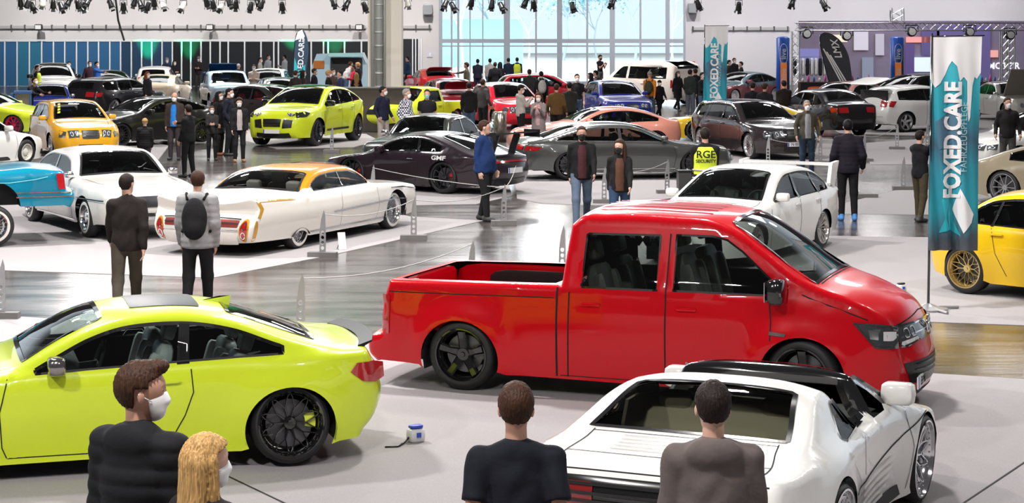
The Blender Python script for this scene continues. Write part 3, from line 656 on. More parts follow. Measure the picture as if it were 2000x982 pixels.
# ---- white mid-engined targa seen from behind
targa = dict(two=(lambda x: .845 if x > .13 else 9., GLOSSB, 'windscreen_frame'),
    top=[(.06, .16, .03, 's'), (.0, .25, .10), (.0, .36, .14), (.05, .47, .12), (.15, .53, .08), (.6, .66, .05), (1.1, .77, .02), (1.32, .815, .02),
         (1.6, .94, .07), (1.85, 1.06, .07), (1.98, 1.105, .04, 's'), (2.02, 1.09, .03, 's'), (2.06, .80, .0, 's'), (2.40, .79, .0, 's'), (2.72, 1.09, .02, 's'), (2.78, 1.125, .05), (2.95, 1.13, .055), (3.15, 1.10, .04), (3.5, .97, .01), (3.85, .87, .0), (4.1, .83, .0), (4.30, .825, .0, 's'),
         (4.34, .75, .05), (4.35, .55, .07), (4.36, .4, .07), (4.31, .25, .04, 's')],
    plan=[(0, .64), (.15, .76), (.5, .87), (1, .91), (1.8, .88), (2.4, .90), (3.0, .96), (3.4, .985), (3.9, .97), (4.2, .92), (4.4, .84)],
    belt=[(0, .44), (.7, .66), (1.4, .76), (2.4, .78), (3.2, .80), (4.4, .82)], sill=[(0, .15), (1.5, .14), (3, .15), (4.4, .22)],
    wheels=[(.98, .36, .33), (3.43, .37, .335)], tyre=(.335, .285, .27), r=.05, tuck=.06, tum=.50, sh=.08, fl=.035, cp=3.0,
    wins=[[(2.50, .84), (2.75, 1.06), (2.84, 1.05), (3.02, .86), (2.98, .84)]], openwins=[[(1.62, .85), (1.80, .97), (1.97, 1.04), (2.02, .82), (1.7, .82)]], ptholes=[((2.02, 1.07), (2.70, 1.06), .90, .90)],
    ws=(1.40, 1.92, .90, .88), rg=(3.62, 3.04, .86, .84), mir=(1.50, .88, 1.25), hand=None,
    seams=[('side', [(1.42, .77), (1.35, .5), (1.4, .2)]), ('side', [(.98, .705), (1.6, .60), (2.6, .50), (3.1, .52)], .012), ('side', [(2.52, .80), (2.62, .55)]), ('rear', [(-.98, .795), (.98, .795)], .01),
           ('top', [(3.66, -.80), (4.25, -.80)], .01), ('top', [(3.66, .80), (4.25, .80)], .01), ('top', [(3.68, -.8), (3.68, .8)], .008), ('top', [(4.0, -.8), (4.0, .8)], .008)],
    feat=[('tail_panel', 'rear', rrect(-.92, .50, .92, .76, .1), GLOSSB, .005), ('tail_lamp', 'rear', rrect(.42, .53, .88, .73, .1), mat('smoked_lamp', (.22, .012, .012), .15, 0, 1.), .012, 1),
          ('bumper_trim', 'rear', rrect(-.96, .40, .96, .415, .1), BLACK, .006), ('side_lamp', 'side', rrect(1.02, .60, 1.06, .625, .3), BLACK, .008), ('screen_frame', 'top', [(1.93, -.92), (1.93, .92), (1.97, .92), (1.97, -.92)], GLOSSB, .008)],
    bars=[('tail_slat', 'rear', [[(-.90, z), (.90, z)] for z in (.54, .585, .63, .675, .72)], .02, BLACK, .02), ('frame_bar', 'side', [(1.36, .82), (1.6, .925), (1.85, 1.045), (1.98, 1.085)], .045, GLOSSB, .006),
          ('side_strake', 'side', [[(1.75+.06*i, .50-.055*i), (2.72, .48-.055*i)] for i in range(5)], .022, mat('white_strake', (.66, .65, .62), .3, 0, .8), .018),
          ('engine_slat', 'top', [[(3.72+.05*i, -.5), (3.72+.05*i, .5)] for i in range(5)], .012, mat('slat_grey', (.35, .34, .32), .5), .006)],
    seats=(2.45,), seatz=-.04, seatk=.8, seatcol=(.30, .27, .20))
# ---- 1960 finned hardtop
finned = dict(
    top=[(.08, .22, .04, 's'), (.02, .36, .08), (.0, .55, .08), (.05, .72, .06), (.14, .80, .05, 's'), (.7, .86, .02), (1.4, .91, .01), (1.68, .925, .02),
         (1.84, 1.06, .14), (2.06, 1.20, .14), (2.2, 1.255, .07), (2.6, 1.295, .05), (3.1, 1.295, .05), (3.5, 1.25, .06), (3.78, 1.14, .09), (4.02, 1.0, .09), (4.18, .93, -.01), (4.8, .94, -.05), (5.3, .965, -.09), (5.66, 1.0, -.12, 's'),
         (5.58, .80, -.02, 's'), (5.63, .66, .05), (5.72, .5, .06), (5.68, .32, .05), (5.6, .24, .03, 's')],
    plan=[(0, .84), (.1, .93), (.5, .98), (1.5, 1.0), (4.2, 1.0), (5.2, .97), (5.6, .93), (5.8, .90)],
    belt=[(0, .74), (1.5, .87), (4, .90), (5.7, .95)], sill=[(0, .26), (1.5, .18), (4, .2), (5.7, .25)],
    wheels=[(.98, .40, .36), (4.28, .36, -.04)], tyre=(.33, .25, .2), r=.05, tuck=.10, tum=.42, sh=.10, fl=.0, cp=3.2, lean=.04,
    dlo=dict(u1=1.85, u2=3.80, bl=[(1.7, .95), (4.0, .965)], m=.065), pillars=[[(2.74, .955), (2.765, .955), (2.78, 1.32), (2.755, 1.32)]], trimmat=CHROME, trimw=.022,
    ws=(1.74, 2.12, .92, .88), rg=(4.08, 3.56, .95, .90), glass=glass((.62, .66, .64)), seatcol=(.45, .42, .38), seatk=.76, rim='wire', rimm=CHROME, white=True, inset=.10, camber=0., k=(1, 1, .90), two=(lambda x: 1.02*.90 if x < .55 else .958*.90, mat('orange_roof', (.85, .26, .01), .25, .1, .9)),
    seams=[('side', [(1.72, .88), (1.66, .5), (1.7, .25)], .006), ('side', [(3.0, .90), (3.02, .5), (2.98, .25)], .006)], mir=None,
    feat=[], bars=[])
GOLD = mat('gold_paint', (.60, .30, .015), .3, .3, .8); CREAM = (.76, .72, .66)
finned['feat'] = [('fin_flash', 'side', [(4.45, .905), (5.62, .975), (5.52, .80), (5.60, .66), (5.54, .64), (5.43, .80), (5.50, .925), (4.5, .885)], GOLD, .004),
    ('lamp_housing', 'rear', ellip(.90, .45, .095, .19), GOLD, .004, 1),
    ('tail_lamp', 'rear', ellip(.90, .45, .065, .15), REDL, .02, 1), ('lamp_housing', 'side', ellip(5.62, .44, .045, .18), GOLD, .006),
    ('rear_grille', 'rear', rrect(-.78, .50, .78, .60, .2), mat('rear_grille', (.28, .05, .04), .3, .5), .006),
    ('bumper', 'rear', rrect(-.80, .26, .80, .44, .2), mat('cream_bumper', CREAM, .25, 0, .8), .05)]
finned['bars'] = [('side_chrome', 'side', [[(.12, .71), (.75, .80), (1.2, .815)], [(.60, .30), (.62, .56), (1.0, .60), (3.3, .56)], [(.70, .27), (4.0, .27)]], .02, CHROME),
    ('rear_chrome', 'rear', [[(-.80, .62), (.80, .62)], [(-.78, .55), (.78, .55)], [(-.8, .46), (.8, .46)]], .02, CHROME, .02), 
    ('lamp_bezel', 'rear', [ellip(.90, .52, .04, .05).tolist(), ellip(.90, .38, .04, .05).tolist()], .014, CHROME, .024, 1)]
# ---- saloon
saloon = dict(
    top=[(.06, .17, .03, 's'), (.0, .28, .09), (.0, .45, .12), (.03, .58, .12), (.10, .70, .08), (.3, .78, .04), (.8, .86, .03), (1.3, .93, .03),
         (1.6, 1.08, .09), (2.0, 1.29, .09), (2.2, 1.36, .05), (2.6, 1.40, .045), (3.1, 1.39, .045), (3.4, 1.34, .06), (3.75, 1.17, .08), (3.95, 1.05, .05), (4.2, 1.02, .03), (4.45, 1.0, .03, 's'), (4.5, .85, .06), (4.52, .6, .08), (4.5, .4, .08), (4.45, .25, .04, 's')],
    plan=[(0, .64), (.12, .76), (.4, .86), (.9, .89), (2.3, .885), (3.6, .89), (4.1, .86), (4.4, .77), (4.55, .68)],
    belt=[(0, .62), (1.0, .82), (1.6, .88), (4.3, .94), (4.8, .9)], sill=[(0, .18), (1.4, .17), (3.3, .18), (4.6, .27)],
    wheels=[(.80, .355, .325), (3.42, .355, .325)], tyre=(.325, .245, .24), r=.065, tuck=.07, tum=.38, sh=.045, fl=.03,
    dlo=dict(u1=1.5, u2=3.78, bl=[(1.5, .93), (3.9, .99)], m=.075), pillars=[[(2.46, .92), (2.55, .92), (2.56, 1.40), (2.49, 1.40)], [(3.28, .95), (3.33, .95), (3.22, 1.40), (3.18, 1.40)]],
    ws=(1.38, 2.12, .92, .88), rg=(3.86, 3.44, .86, .82), mir=(1.66, .98, 1.), hand=[(2.40, .84), (3.2, .86)],
    seams=[('side', [(1.36, .90), (1.28, .6), (1.35, .22)]), ('side', [(2.5, .92), (2.52, .22)]), ('side', [(3.3, .94), (3.22, .6), (3.05, .3)]), ('top', [(1.35, .92), (.3, .8)]), ('top', [(1.35, -.92), (.3, -.8)]), ('rear', [(-.8, .8), (.8, .8)])],
    seats=(2.2, 3.05),
    feat=[('grille', 'front', rrect(-.34, .52, .34, .66, .15), BLACK, .006), ('head_lamp', 'front', [(.45, .66), (.98, .68), (.98, .54), (.5, .53)], HEADL, .008, 1), ('head_lamp', 'side', [(.035, .67), (.26, .71), (.2, .58), (.035, .55)], HEADL, .008),
          ('intake', 'front', rrect(-.7, .25, .7, .40, .2), BLACK, .006), ('tail_lamp', 'rear', rrect(.5, .76, .99, .92, .15), REDL, .01, 1), ('tail_lamp', 'side', [(4.28, .92), (4.5, .92), (4.51, .76), (4.34, .78)], REDL, .01),
          ('diffuser', 'rear', rrect(-.7, .27, .7, .42, .2), BLACK, .006)], plates=[('front', .44), ('rear', .62)],
    bars=[('lamp_ring', 'front', ellip(t_, .61, .055, .042, 12).tolist(), .014, WHITEP, .016, 1) for t_ in (.60, .80)]+[('grille_bar', 'front', [(-.33, .59), (.33, .59)], .01, CHROME, .016)])
def var(base, **k):
    d = dict(base); d.update(k); return d
def nofeat(base, feat): return [f for f in base['feat'] if f[0] not in feat]
# ---- hatchback
hatch = var(saloon,
    top=[(.06, .18, .03, 's'), (.0, .28, .09), (.0, .45, .12), (.03, .62, .12), (.10, .74, .08), (.3, .82, .04), (.7, .90, .03), (1.1, .97, .03),
         (1.4, 1.12, .09), (1.8, 1.33, .09), (2.0, 1.40, .05), (2.5, 1.44, .045), (3.2, 1.40, .045), (3.62, 1.34, .05), (3.78, 1.20, .08), (3.93, .98, .08), (3.98, .8, .07), (4.02, .6, .08), (4.0, .4, .08), (3.95, .27, .04, 's')],
    plan=[(0, .62), (.12, .74), (.4, .85), (.9, .885), (2.3, .88), (3.3, .88), (3.8, .80), (4.05, .70)], belt=[(0, .66), (1.0, .86), (1.4, .92), (4.1, .98)], sill=[(0, .19), (1.4, .18), (3.3, .19), (4.1, .28)],
    wheels=[(.80, .355, .33), (3.34, .355, .33)], dlo=dict(u1=1.3, u2=3.58, bl=[(1.2, .96), (3.9, 1.05)], m=.085), pillars=[[(2.42, .95), (2.52, .95), (2.54, 1.44), (2.47, 1.44)]],
    ws=(1.18, 1.92, .92, .88), rg=(3.90, 3.68, .84, .80), mir=(1.5, 1.0, 1.), hand=[(2.3, .86)], seats=(2.1, 2.95),
    seams=[('side', [(1.18, .95), (1.15, .6), (1.22, .22)]), ('side', [(2.5, .95), (2.5, .22)]), ('top', [(1.15, .92), (.3, .8)]), ('top', [(1.15, -.92), (.3, -.8)]), ('rear', [(-.86, .5), (.86, .5)])],
    feat=[('grille', 'front', rrect(-.40, .52, .40, .70, .25), BLACK, .006), ('head_lamp', 'front', [(.50, .71), (.97, .73), (.97, .56), (.52, .56)], HEADL, .008, 1), ('head_lamp', 'side', [(.035, .72), (.22, .75), (.18, .58), (.035, .56)], HEADL, .008),
          ('intake', 'front', rrect(-.6, .25, .6, .38, .2), BLACK, .006), ('tail_lamp', 'rear', rrect(.62, .80, .99, 1.0, .15), REDL, .01, 1), ('tail_lamp', 'side', [(3.70, .99), (3.92, 1.0), (3.95, .82), (3.82, .80)], REDL, .01)])
hatch['bars'] = [('lamp_ring', 'front', ellip(t_, .64, .055, .05, 12).tolist(), .014, WHITEP, .016, 1) for t_ in (.62, .82)]+[('grille_bar', 'front', [(-.38, z_), (.38, z_)], .01, CHROME, .016) for z_ in (.58, .64)]
estate = var(hatch,
    top=[(.06, .18, .03, 's'), (.0, .28, .09), (.0, .45, .12), (.03, .60, .12), (.10, .72, .08), (.3, .80, .04), (.8, .88, .03), (1.3, .95, .03),
         (1.6, 1.10, .09), (2.0, 1.31, .09), (2.2, 1.38, .05), (2.7, 1.42, .045), (3.7, 1.39, .045), (4.35, 1.31, .05), (4.55, 1.12, .08), (4.66, .95, .08), (4.72, .8, .07), (4.76, .6, .08), (4.74, .4, .08), (4.7, .27, .04, 's')],
    plan=[(0, .64), (.12, .76), (.4, .87), (.9, .91), (2.3, .90), (4.0, .90), (4.5, .82), (4.8, .70)], belt=[(0, .64), (1.0, .84), (1.5, .90), (4.8, .98)], sill=[(0, .18), (1.4, .17), (3.3, .18), (4.8, .27)],
    wheels=[(.85, .375, .34), (3.75, .375, .34)], tyre=(.34, .27, .25), dlo=dict(u1=1.5, u2=4.3, bl=[(1.4, .95), (4.5, 1.03)], m=.085), pillars=[[(2.52, .95), (2.60, .95), (2.61, 1.44), (2.54, 1.44)], [(3.42, .97), (3.49, .97), (3.46, 1.44), (3.40, 1.44)]],
    ws=(1.38, 2.12, .92, .88), rg=(4.62, 4.42, .84, .80), mir=(1.68, 1.0, 1.), hand=[(2.42, .86), (3.3, .88)], seats=(2.2, 3.1),
    seams=[('side', [(1.36, .92), (1.28, .6), (1.35, .22)]), ('side', [(2.55, .95), (2.55, .22)]), ('side', [(3.45, .97), (3.4, .6), (3.3, .3)])],
    feat=[f for f in hatch['feat'] if 'tail' not in f[0]]+[('tail_lamp', 'rear', rrect(.5, .76, .99, .93, .15), REDL, .01, 1), ('tail_lamp', 'side', [(4.42, .92), (4.66, .93), (4.71, .78), (4.5, .78)], REDL, .01)])
# ---- coupe SUV
suvc = var(saloon, top=[(.10, .26, .03, 's'), (.02, .36, .10), (.0, .55, .14), (.03, .78, .14), (.12, .92, .10), (.35, 1.0, .06), (.8, 1.06, .05), (1.25, 1.13, .04),
         (1.6, 1.30, .10), (2.0, 1.49, .10), (2.25, 1.58, .06), (2.7, 1.63, .05), (3.2, 1.60, .05), (3.7, 1.48, .07), (4.2, 1.30, .08), (4.5, 1.20, .05, 's'), (4.62, 1.1, .06), (4.72, .9, .08), (4.80, .6, .09), (4.74, .4, .08), (4.66, .32, .04, 's')],
    plan=[(0, .68), (.15, .82), (.45, .93), (1.0, .985), (2.4, .97), (3.8, .995), (4.3, .93), (4.6, .82), (4.85, .70)], belt=[(0, .80), (1.0, 1.0), (1.5, 1.06), (4.6, 1.14)], sill=[(0, .27), (1.4, .26), (3.3, .27), (4.8, .36)],
    wheels=[(.90, .43, .39), (3.78, .43, .39)], tyre=(.39, .30, .3), dlo=dict(u1=1.5, u2=4.2, bl=[(1.4, 1.10), (4.5, 1.22)], m=.085), pillars=[[(2.62, 1.08), (2.70, 1.08), (2.71, 1.62), (2.64, 1.62)], [(3.5, 1.12), (3.57, 1.12), (3.5, 1.6), (3.45, 1.6)]],
    ws=(1.34, 2.16, .92, .88), rg=(4.42, 3.6, .84, .78), mir=(1.66, 1.16, 1.3), mirm=GLOSSB, hand=[(2.5, 1.0), (3.35, 1.03)], seats=(2.2, 3.1), seatz=.15,
    seams=[('side', [(1.36, 1.05), (1.3, .7), (1.38, .32)]), ('side', [(2.65, 1.08), (2.66, .32)]), ('side', [(3.52, 1.12), (3.4, .7), (3.25, .36)]), ('top', [(1.3, .9), (.5, .55), (.15, .5)], .01), ('top', [(1.3, -.9), (.5, -.55), (.15, -.5)], .01)],
    feat=[('grille', 'front', [(-.42, .58), (.42, .58), (.45, .76), (-.45, .76)], BLACK, .006), ('intake', 'front', [(.50, .54), (.92, .56), (.95, .76), (.55, .76)], BLACK, .006, 1),
          ('head_lamp', 'front', ellip(.80, .92, .17, .075), mat('dark_lamp', (.05, .055, .06), .08, .5, 1.), .01, 1), ('head_lamp', 'side', [(.06, .98), (.42, 1.0), (.5, .95), (.3, .86), (.05, .84)], mat('dark_lamp', (.05, .055, .06), .08, .5, 1.), .01),
          ('splitter', 'front', rrect(-.85, .30, .85, .42, .3), BLACK, .006), ('glass_roof', 'top', [(2.22, -.88), (2.22, .88), (3.55, .84), (3.55, -.84)], GLOSSB, .006), ('sill_trim', 'side', rrect(1.5, .40, 3.1, .46, .3), BLACK, .01), ('tail_lamp', 'rear', rrect(-.98, .98, .98, 1.03, .2), REDL, .01)],
    bars=[('lamp_ring', 'front', [ellip(.72, .93, .05, .035).tolist(), ellip(.86, .93, .05, .035).tolist(), ellip(.72, .88, .04, .025).tolist(), ellip(.86, .88, .04, .025).tolist()], .012, WHITEP, .016, 1),
          ('grille_bar', 'front', [[(-.44, .67), (.44, .67)], [(-.43, .62), (.43, .62)]], .012, GLOSSB, .02)], plates=[('front', .46)], rim='multi', rimm=mat('dark_alloy', (.10, .10, .11), .2, .9), steer=.0)
# ---- rear-engined sports coupe
sports = var(coupe, top=[(.08, .13, .03, 's'), (.0, .20, .08), (.0, .36, .13), (.05, .50, .12), (.16, .60, .08), (.5, .69, .02), (.9, .76, .0), (1.3, .83, .0),
         (1.6, .98, .08), (1.95, 1.15, .09), (2.2, 1.22, .06), (2.55, 1.25, .05), (2.9, 1.22, .06), (3.4, 1.09, .08), (3.9, .92, .08), (4.2, .84, .06), (4.4, .80, .04, 's'), (4.46, .65, .09), (4.5, .45, .10), (4.46, .3, .08), (4.38, .2, .04, 's')],
    plan=[(0, .62), (.12, .76), (.4, .88), (.95, .935), (1.6, .90), (2.4, .89), (3.1, .95), (3.5, .97), (4.0, .92), (4.3, .82), (4.55, .70)], belt=[(0, .56), (1.0, .72), (1.6, .80), (2.6, .83), (3.6, .84), (4.5, .8)],
    sill=[(0, .13), (1.4, .12), (3.1, .13), (4.5, .2)], wheels=[(.98, .37, .335), (3.43, .38, .34)], tyre=(.34, .27, .28), dlo=dict(u1=1.62, u2=3.35, bl=[(1.5, .85), (3.6, .92)], m=.075),
    pillars=[[(2.68, .84), (2.78, .84), (2.72, 1.25), (2.64, 1.25)]], ws=(1.42, 2.1, .90, .86), rg=(3.9, 3.1, .74, .72), mir=(1.75, .89, 1.1), hand=[(2.55, .72)], seats=(2.3,), seatz=-.04, seatk=.9,
    seams=[('side', [(1.42, .80), (1.36, .5), (1.4, .18)]), ('side', [(2.75, .84), (2.74, .5), (2.62, .18)]), ('top', [(1.3, .75), (.3, .6)]), ('top', [(1.3, -.75), (.3, -.6)])],
    feat=[('head_lamp', 'front', ellip(.88, .58, .08, .06), HEADL, .01, 1), ('intake', 'front', rrect(-.7, .18, .7, .32, .2), BLACK, .006), ('tail_lamp', 'rear', rrect(-.97, .66, .97, .70, .2), REDL, .01), ('tail_lamp', 'side', [(4.2, .70), (4.45, .71), (4.46, .66), (4.25, .65)], REDL, .01),
          ('diffuser', 'rear', rrect(-.85, .22, .85, .36, .2), BLACK, .006), ('intake', 'side', [(.1, .36), (.3, .36), (.3, .24), (.12, .24)], BLACK, .006)], plates=[('rear', .5)])
# ---- box van
boxvan = var(crewvan, top=[(.10, .18, .04, 's'), (.02, .3, .1), (.0, .5, .14), (.04, .8, .12), (.15, 1.0, .1), (.5, 1.12, .06), (.85, 1.2, .05), (1.1, 1.38, .1), (1.5, 1.66, .1), (1.8, 1.84, .06), (2.1, 1.9, .05), (3.5, 1.92, .05), (4.6, 1.9, .05, ), (4.82, 1.78, .05), (4.88, 1.4, .04), (4.92, .9, .04), (4.93, .5, .05), (4.88, .28, .03, 's')],
    plan=[(0, .66), (.15, .82), (.4, .91), (.8, .955), (4.5, .955), (4.8, .92), (4.95, .88)], sill=[(0, .2), (1.4, .22), (4.9, .3)], wheels=[(.93, .38, .36), (3.93, .38, .36)], belt=[(0, .9), (.6, 1.04), (1.6, 1.16), (5, 1.16)],
    wins=[[(1.25, 1.22), (1.68, 1.60), (1.86, 1.70), (2.15, 1.72), (2.15, 1.2)], [(2.3, 1.72), (4.45, 1.70), (4.5, 1.22), (2.3, 1.2)]], ws=(.95, 1.84, .92, .9), rg=(4.91, 4.83, .86, .84),
    seams=[('side', [(2.22, 1.74), (2.23, .3)]), ('side', [(3.3, 1.2), (3.3, .3)])],
    feat=[('tail_lamp', 'side', rrect(4.78, .8, 4.87, 1.16, .2), REDL, .01), ('tail_lamp', 'rear', rrect(.86, .8, .98, 1.16, .2), REDL, .01, 1), ('head_lamp', 'front', rrect(.55, .78, .97, .95, .2), HEADL, .01, 1), ('grille', 'front', rrect(-.5, .78, .5, .92, .2), BLACK, .006)], bars=[], plates=[])
# ---- small pickup / muscle / classics
pickup = var(crewvan, top=[(.08, .3, .04, 's'), (.0, .4, .06), (.0, .7, .08), (.06, .86, .07), (.3, .92, .05), (1.2, .98, .04), (1.5, 1.1, .08), (1.85, 1.36, .08), (2.05, 1.45, .05), (2.5, 1.47, .04), (2.7, 1.43, .04, 's'), (2.82, 1.0, .03, 's'), (3.5, .98, .0), (4.5, .96, .0, 's'), (4.56, .7, .04), (4.56, .36, .04, 's')],
    plan=[(0, .7), (.2, .82), (.6, .86), (4.3, .86), (4.6, .82)], belt=[(0, .8), (1.2, .92), (4.6, .95)], sill=[(0, .32), (4.6, .34)], wheels=[(.8, .36, .34), (3.5, .36, .34)], tyre=(.33, .22, .22),
    wins=[[(1.62, 1.0), (1.95, 1.3), (2.1, 1.36), (2.56, 1.36), (2.62, 1.0)]], ws=(1.3, 1.9, .9, .88), rg=(2.79, 2.72, .85, .8), seams=[('side', [(1.4, .9), (1.4, .36)]), ('side', [(2.68, .98), (2.68, .36)])],
    feat=[('head_lamp', 'front', rrect(.6, .6, .95, .76, .2), HEADL, .01, 1), ('grille', 'front', rrect(-.55, .6, .55, .76, .1), BLACK, .006), ('tail_lamp', 'rear', rrect(.75, .6, .97, .8, .2), REDL, .01, 1)], bars=[], plates=[], seats=(2.2,), seatz=0, seatk=1., hand=[(2.5, .85)])
classic = var(saloon, top=[(.10, .25, .02, 's'), (.02, .36, .05), (.0, .55, .06), (.04, .72, .05), (.12, .80, .04), (.5, .85, .03), (1.3, .91, .03), (1.55, .93, .04), (1.78, 1.12, .10), (1.95, 1.25, .08), (2.15, 1.31, .05), (2.6, 1.34, .045), (3.1, 1.32, .05), (3.4, 1.22, .07), (3.7, 1.0, .08), (3.85, .93, .05), (4.4, .90, .03), (4.85, .86, .03, 's'), (4.9, .7, .05), (4.92, .5, .05), (4.88, .3, .03, 's')],
    plan=[(0, .78), (.12, .86), (.5, .90), (2.5, .92), (4.3, .90), (4.8, .84), (4.95, .80)], belt=[(0, .72), (1.4, .86), (3, .88), (4.9, .82)], sill=[(0, .28), (1.5, .2), (4.9, .3)], wheels=[(.85, .36, .34), (3.75, .34, .3)], tyre=(.33, .22, .2),
    dlo=dict(u1=1.68, u2=3.55, bl=[(1.5, .93), (3.9, .94)], m=.07), pillars=[[(2.6, .9), (2.63, .9), (2.63, 1.34), (2.6, 1.34)]], trimmat=CHROME, trimw=.022, ws=(1.60, 2.06, .92, .88), rg=(3.72, 3.28, .88, .84), mir=(1.6, .96, .8), mirm=CHROME, hand=[(2.5, .8)],
    seams=[('side', [(1.5, .9), (1.48, .5), (1.52, .25)]), ('side', [(2.75, .9), (2.76, .25)]), ('top', [(1.5, .9), (.2, .8)]), ('top', [(1.5, -.9), (.2, -.8)])],
    feat=[('head_lamp', 'front', ellip(.82, .62, .10, .075), HEADL, .01, 1), ('grille', 'front', rrect(-.66, .54, .66, .70, .1), mat('grille_dark', (.06, .06, .065), .25, .9), .006), ('tail_lamp', 'rear', rrect(.55, .6, .95, .7, .3), REDL, .01, 1), ('tail_lamp', 'side', rrect(4.75, .58, 4.88, .72, .2), REDL, .01)],
    bars=[('bumper', 'front', [[(-1, .44), (1, .44)], [(-1, .40), (1, .40)]], .06, CHROME, .05), ('bumper', 'rear', [[(-1, .46), (1, .46)], [(-1, .42), (1, .42)]], .06, CHROME, .05), ('side_chrome', 'side', [[(.1, .66), (4.8, .62)], [(1.3, .25), (3.3, .25)]], .02, CHROME)],
    rim='steel', rimm=CHROME, white=True, camber=0., plates=[])
muscle = var(classic, trimw=.02, white=False, rim='five', rimm=mat('dark_alloy', (.10, .10, .11), .2, .9))
# ================================================================ PEOPLE (implicit surfaces, polygonised)
def snet(f, lo, hi, h):
    lo = np.array(lo, float); hi = np.array(hi, float); n = np.maximum(3, np.ceil((hi-lo)/h).astype(int)+1)
    g = np.stack(np.meshgrid(*[lo[i]+h*np.arange(n[i]) for i in range(3)], indexing='ij'), -1)
    v = f(g.reshape(-1, 3)).reshape(n); ins = v < 0
    c = np.zeros(n-1, int)
    for dx in (0, 1):
        for dy in (0, 1):
            for dz in (0, 1): c += ins[dx:n[0]-1+dx, dy:n[1]-1+dy, dz:n[2]-1+dz]
    act = (c > 0) & (c < 8); idx = -np.ones(n-1, int); I = np.argwhere(act); idx[act] = np.arange(len(I))
    acc = np.zeros((len(I), 3)); cnt = np.zeros(len(I))
    co = [(0, 0, 0), (1, 0, 0), (0, 1, 0), (1, 1, 0), (0, 0, 1), (1, 0, 1), (0, 1, 1), (1, 1, 1)]
    ed = [(0, 1), (2, 3), (4, 5), (6, 7), (0, 2), (1, 3), (4, 6), (5, 7), (0, 4), (1, 5), (2, 6), (3, 7)]
    for a, b in ed:
        A, B = np.array(co[a]), np.array(co[b]); va = v[tuple((I+A).T)]; vb = v[tuple((I+B).T)]; k = (va < 0) != (vb < 0)
        t = np.where(k, va/(va-vb+1e-12), 0); acc += np.where(k[:, None], A+(B-A)*t[:, None], 0); cnt += k
    V = lo+h*(I+acc/np.maximum(cnt, 1)[:, None]); Fc = []
    for ax in range(3):
        b, c2 = (ax+1) % 3, (ax+2) % 3; s0 = [slice(None)]*3; s1 = [slice(None)]*3; s0[ax] = slice(0, -1); s1[ax] = slice(1, None)
        for d in (b, c2): s0[d] = slice(1, -1); s1[d] = slice(1, -1)
        a0 = ins[tuple(s0)]; a1 = ins[tuple(s1)]; E = np.argwhere(a0 != a1)
        if not len(E): continue
        fl = a0[tuple(E.T)]; E = E.copy(); E[:, b] += 1; E[:, c2] += 1
        def q(db, dc): X = E.copy(); X[:, b] += db; X[:, c2] += dc; return idx[tuple(X.T)]
        Q = np.stack([q(-1, -1), q(0, -1), q(0, 0), q(-1, 0)], 1); Q[~fl] = Q[~fl][:, ::-1]; Fc.append(Q)
    return V, (np.concatenate(Fc) if Fc else np.zeros((0, 4), int))
def rcone(p, a, b, ra, rb, fx=1., fy=1.):
    a = np.array(a, float); b = np.array(b, float); d = b-a; t = np.clip(((p-a)@d)/(d@d+1e-9), 0, 1); q = p-a-t[:, None]*d
    return np.linalg.norm(q/np.array([fx, fy, 1]), axis=1)-(ra+(rb-ra)*t)
def ell(p, c, r, R=None):
    q = p-np.array(c, float)
    if R is not None: q = q@R
    r = np.array(r, float); k = np.linalg.norm(q/r, axis=1); return (k-1)*r.min()*np.where(k > 1, 1, 1)
def su(ds, k=.03):
    m = ds[0]
    for d in ds[1:]: h = np.clip(.5+.5*(d-m)/k, 0, 1); m = d*(1-h)+m*h-k*h*(1-h)
    return m
def rotm(ax, an): return np.array(Matrix.Rotation(an, 3, ax))
POSES = {   # arms: (raise forward, spread, elbow bend) for left, right; legs: (forward, forward); lean
    'stand': dict(L=(.05, .12, .2), R=(.05, .12, .2), legs=(.0, .0)),
    'pockets': dict(L=(-.15, .28, .75), R=(-.15, .28, .75), legs=(.03, -.03)),
    'walk': dict(L=(.35, .1, .35), R=(-.3, .1, .2), legs=(-.32, .30)),
    'phone': dict(L=(.45, .0, 1.9), R=(.5, .0, 1.9), legs=(.05, -.05), hd=-.25),
    'hold': dict(L=(.25, .0, 1.5), R=(.25, .0, 1.5), legs=(.02, -.02)),
    'point': dict(L=(.1, .1, .3), R=(1.3, .15, .15), legs=(.05, -.05)),
    'lean': dict(L=(.9, .1, .6), R=(.8, .1, .6), legs=(.1, -.1), lean=.45, hd=.2),
    'behind': dict(L=(-.35, .12, .9), R=(-.35, .12, .9), legs=(.02, -.02)),
    'photo': dict(L=(1.15, -.1, 1.3), R=(1.15, -.1, 1.3), legs=(.08, -.08)),
    'step': dict(L=(.1, .14, .25), R=(-.08, .14, .3), legs=(-.10, .14)),
}
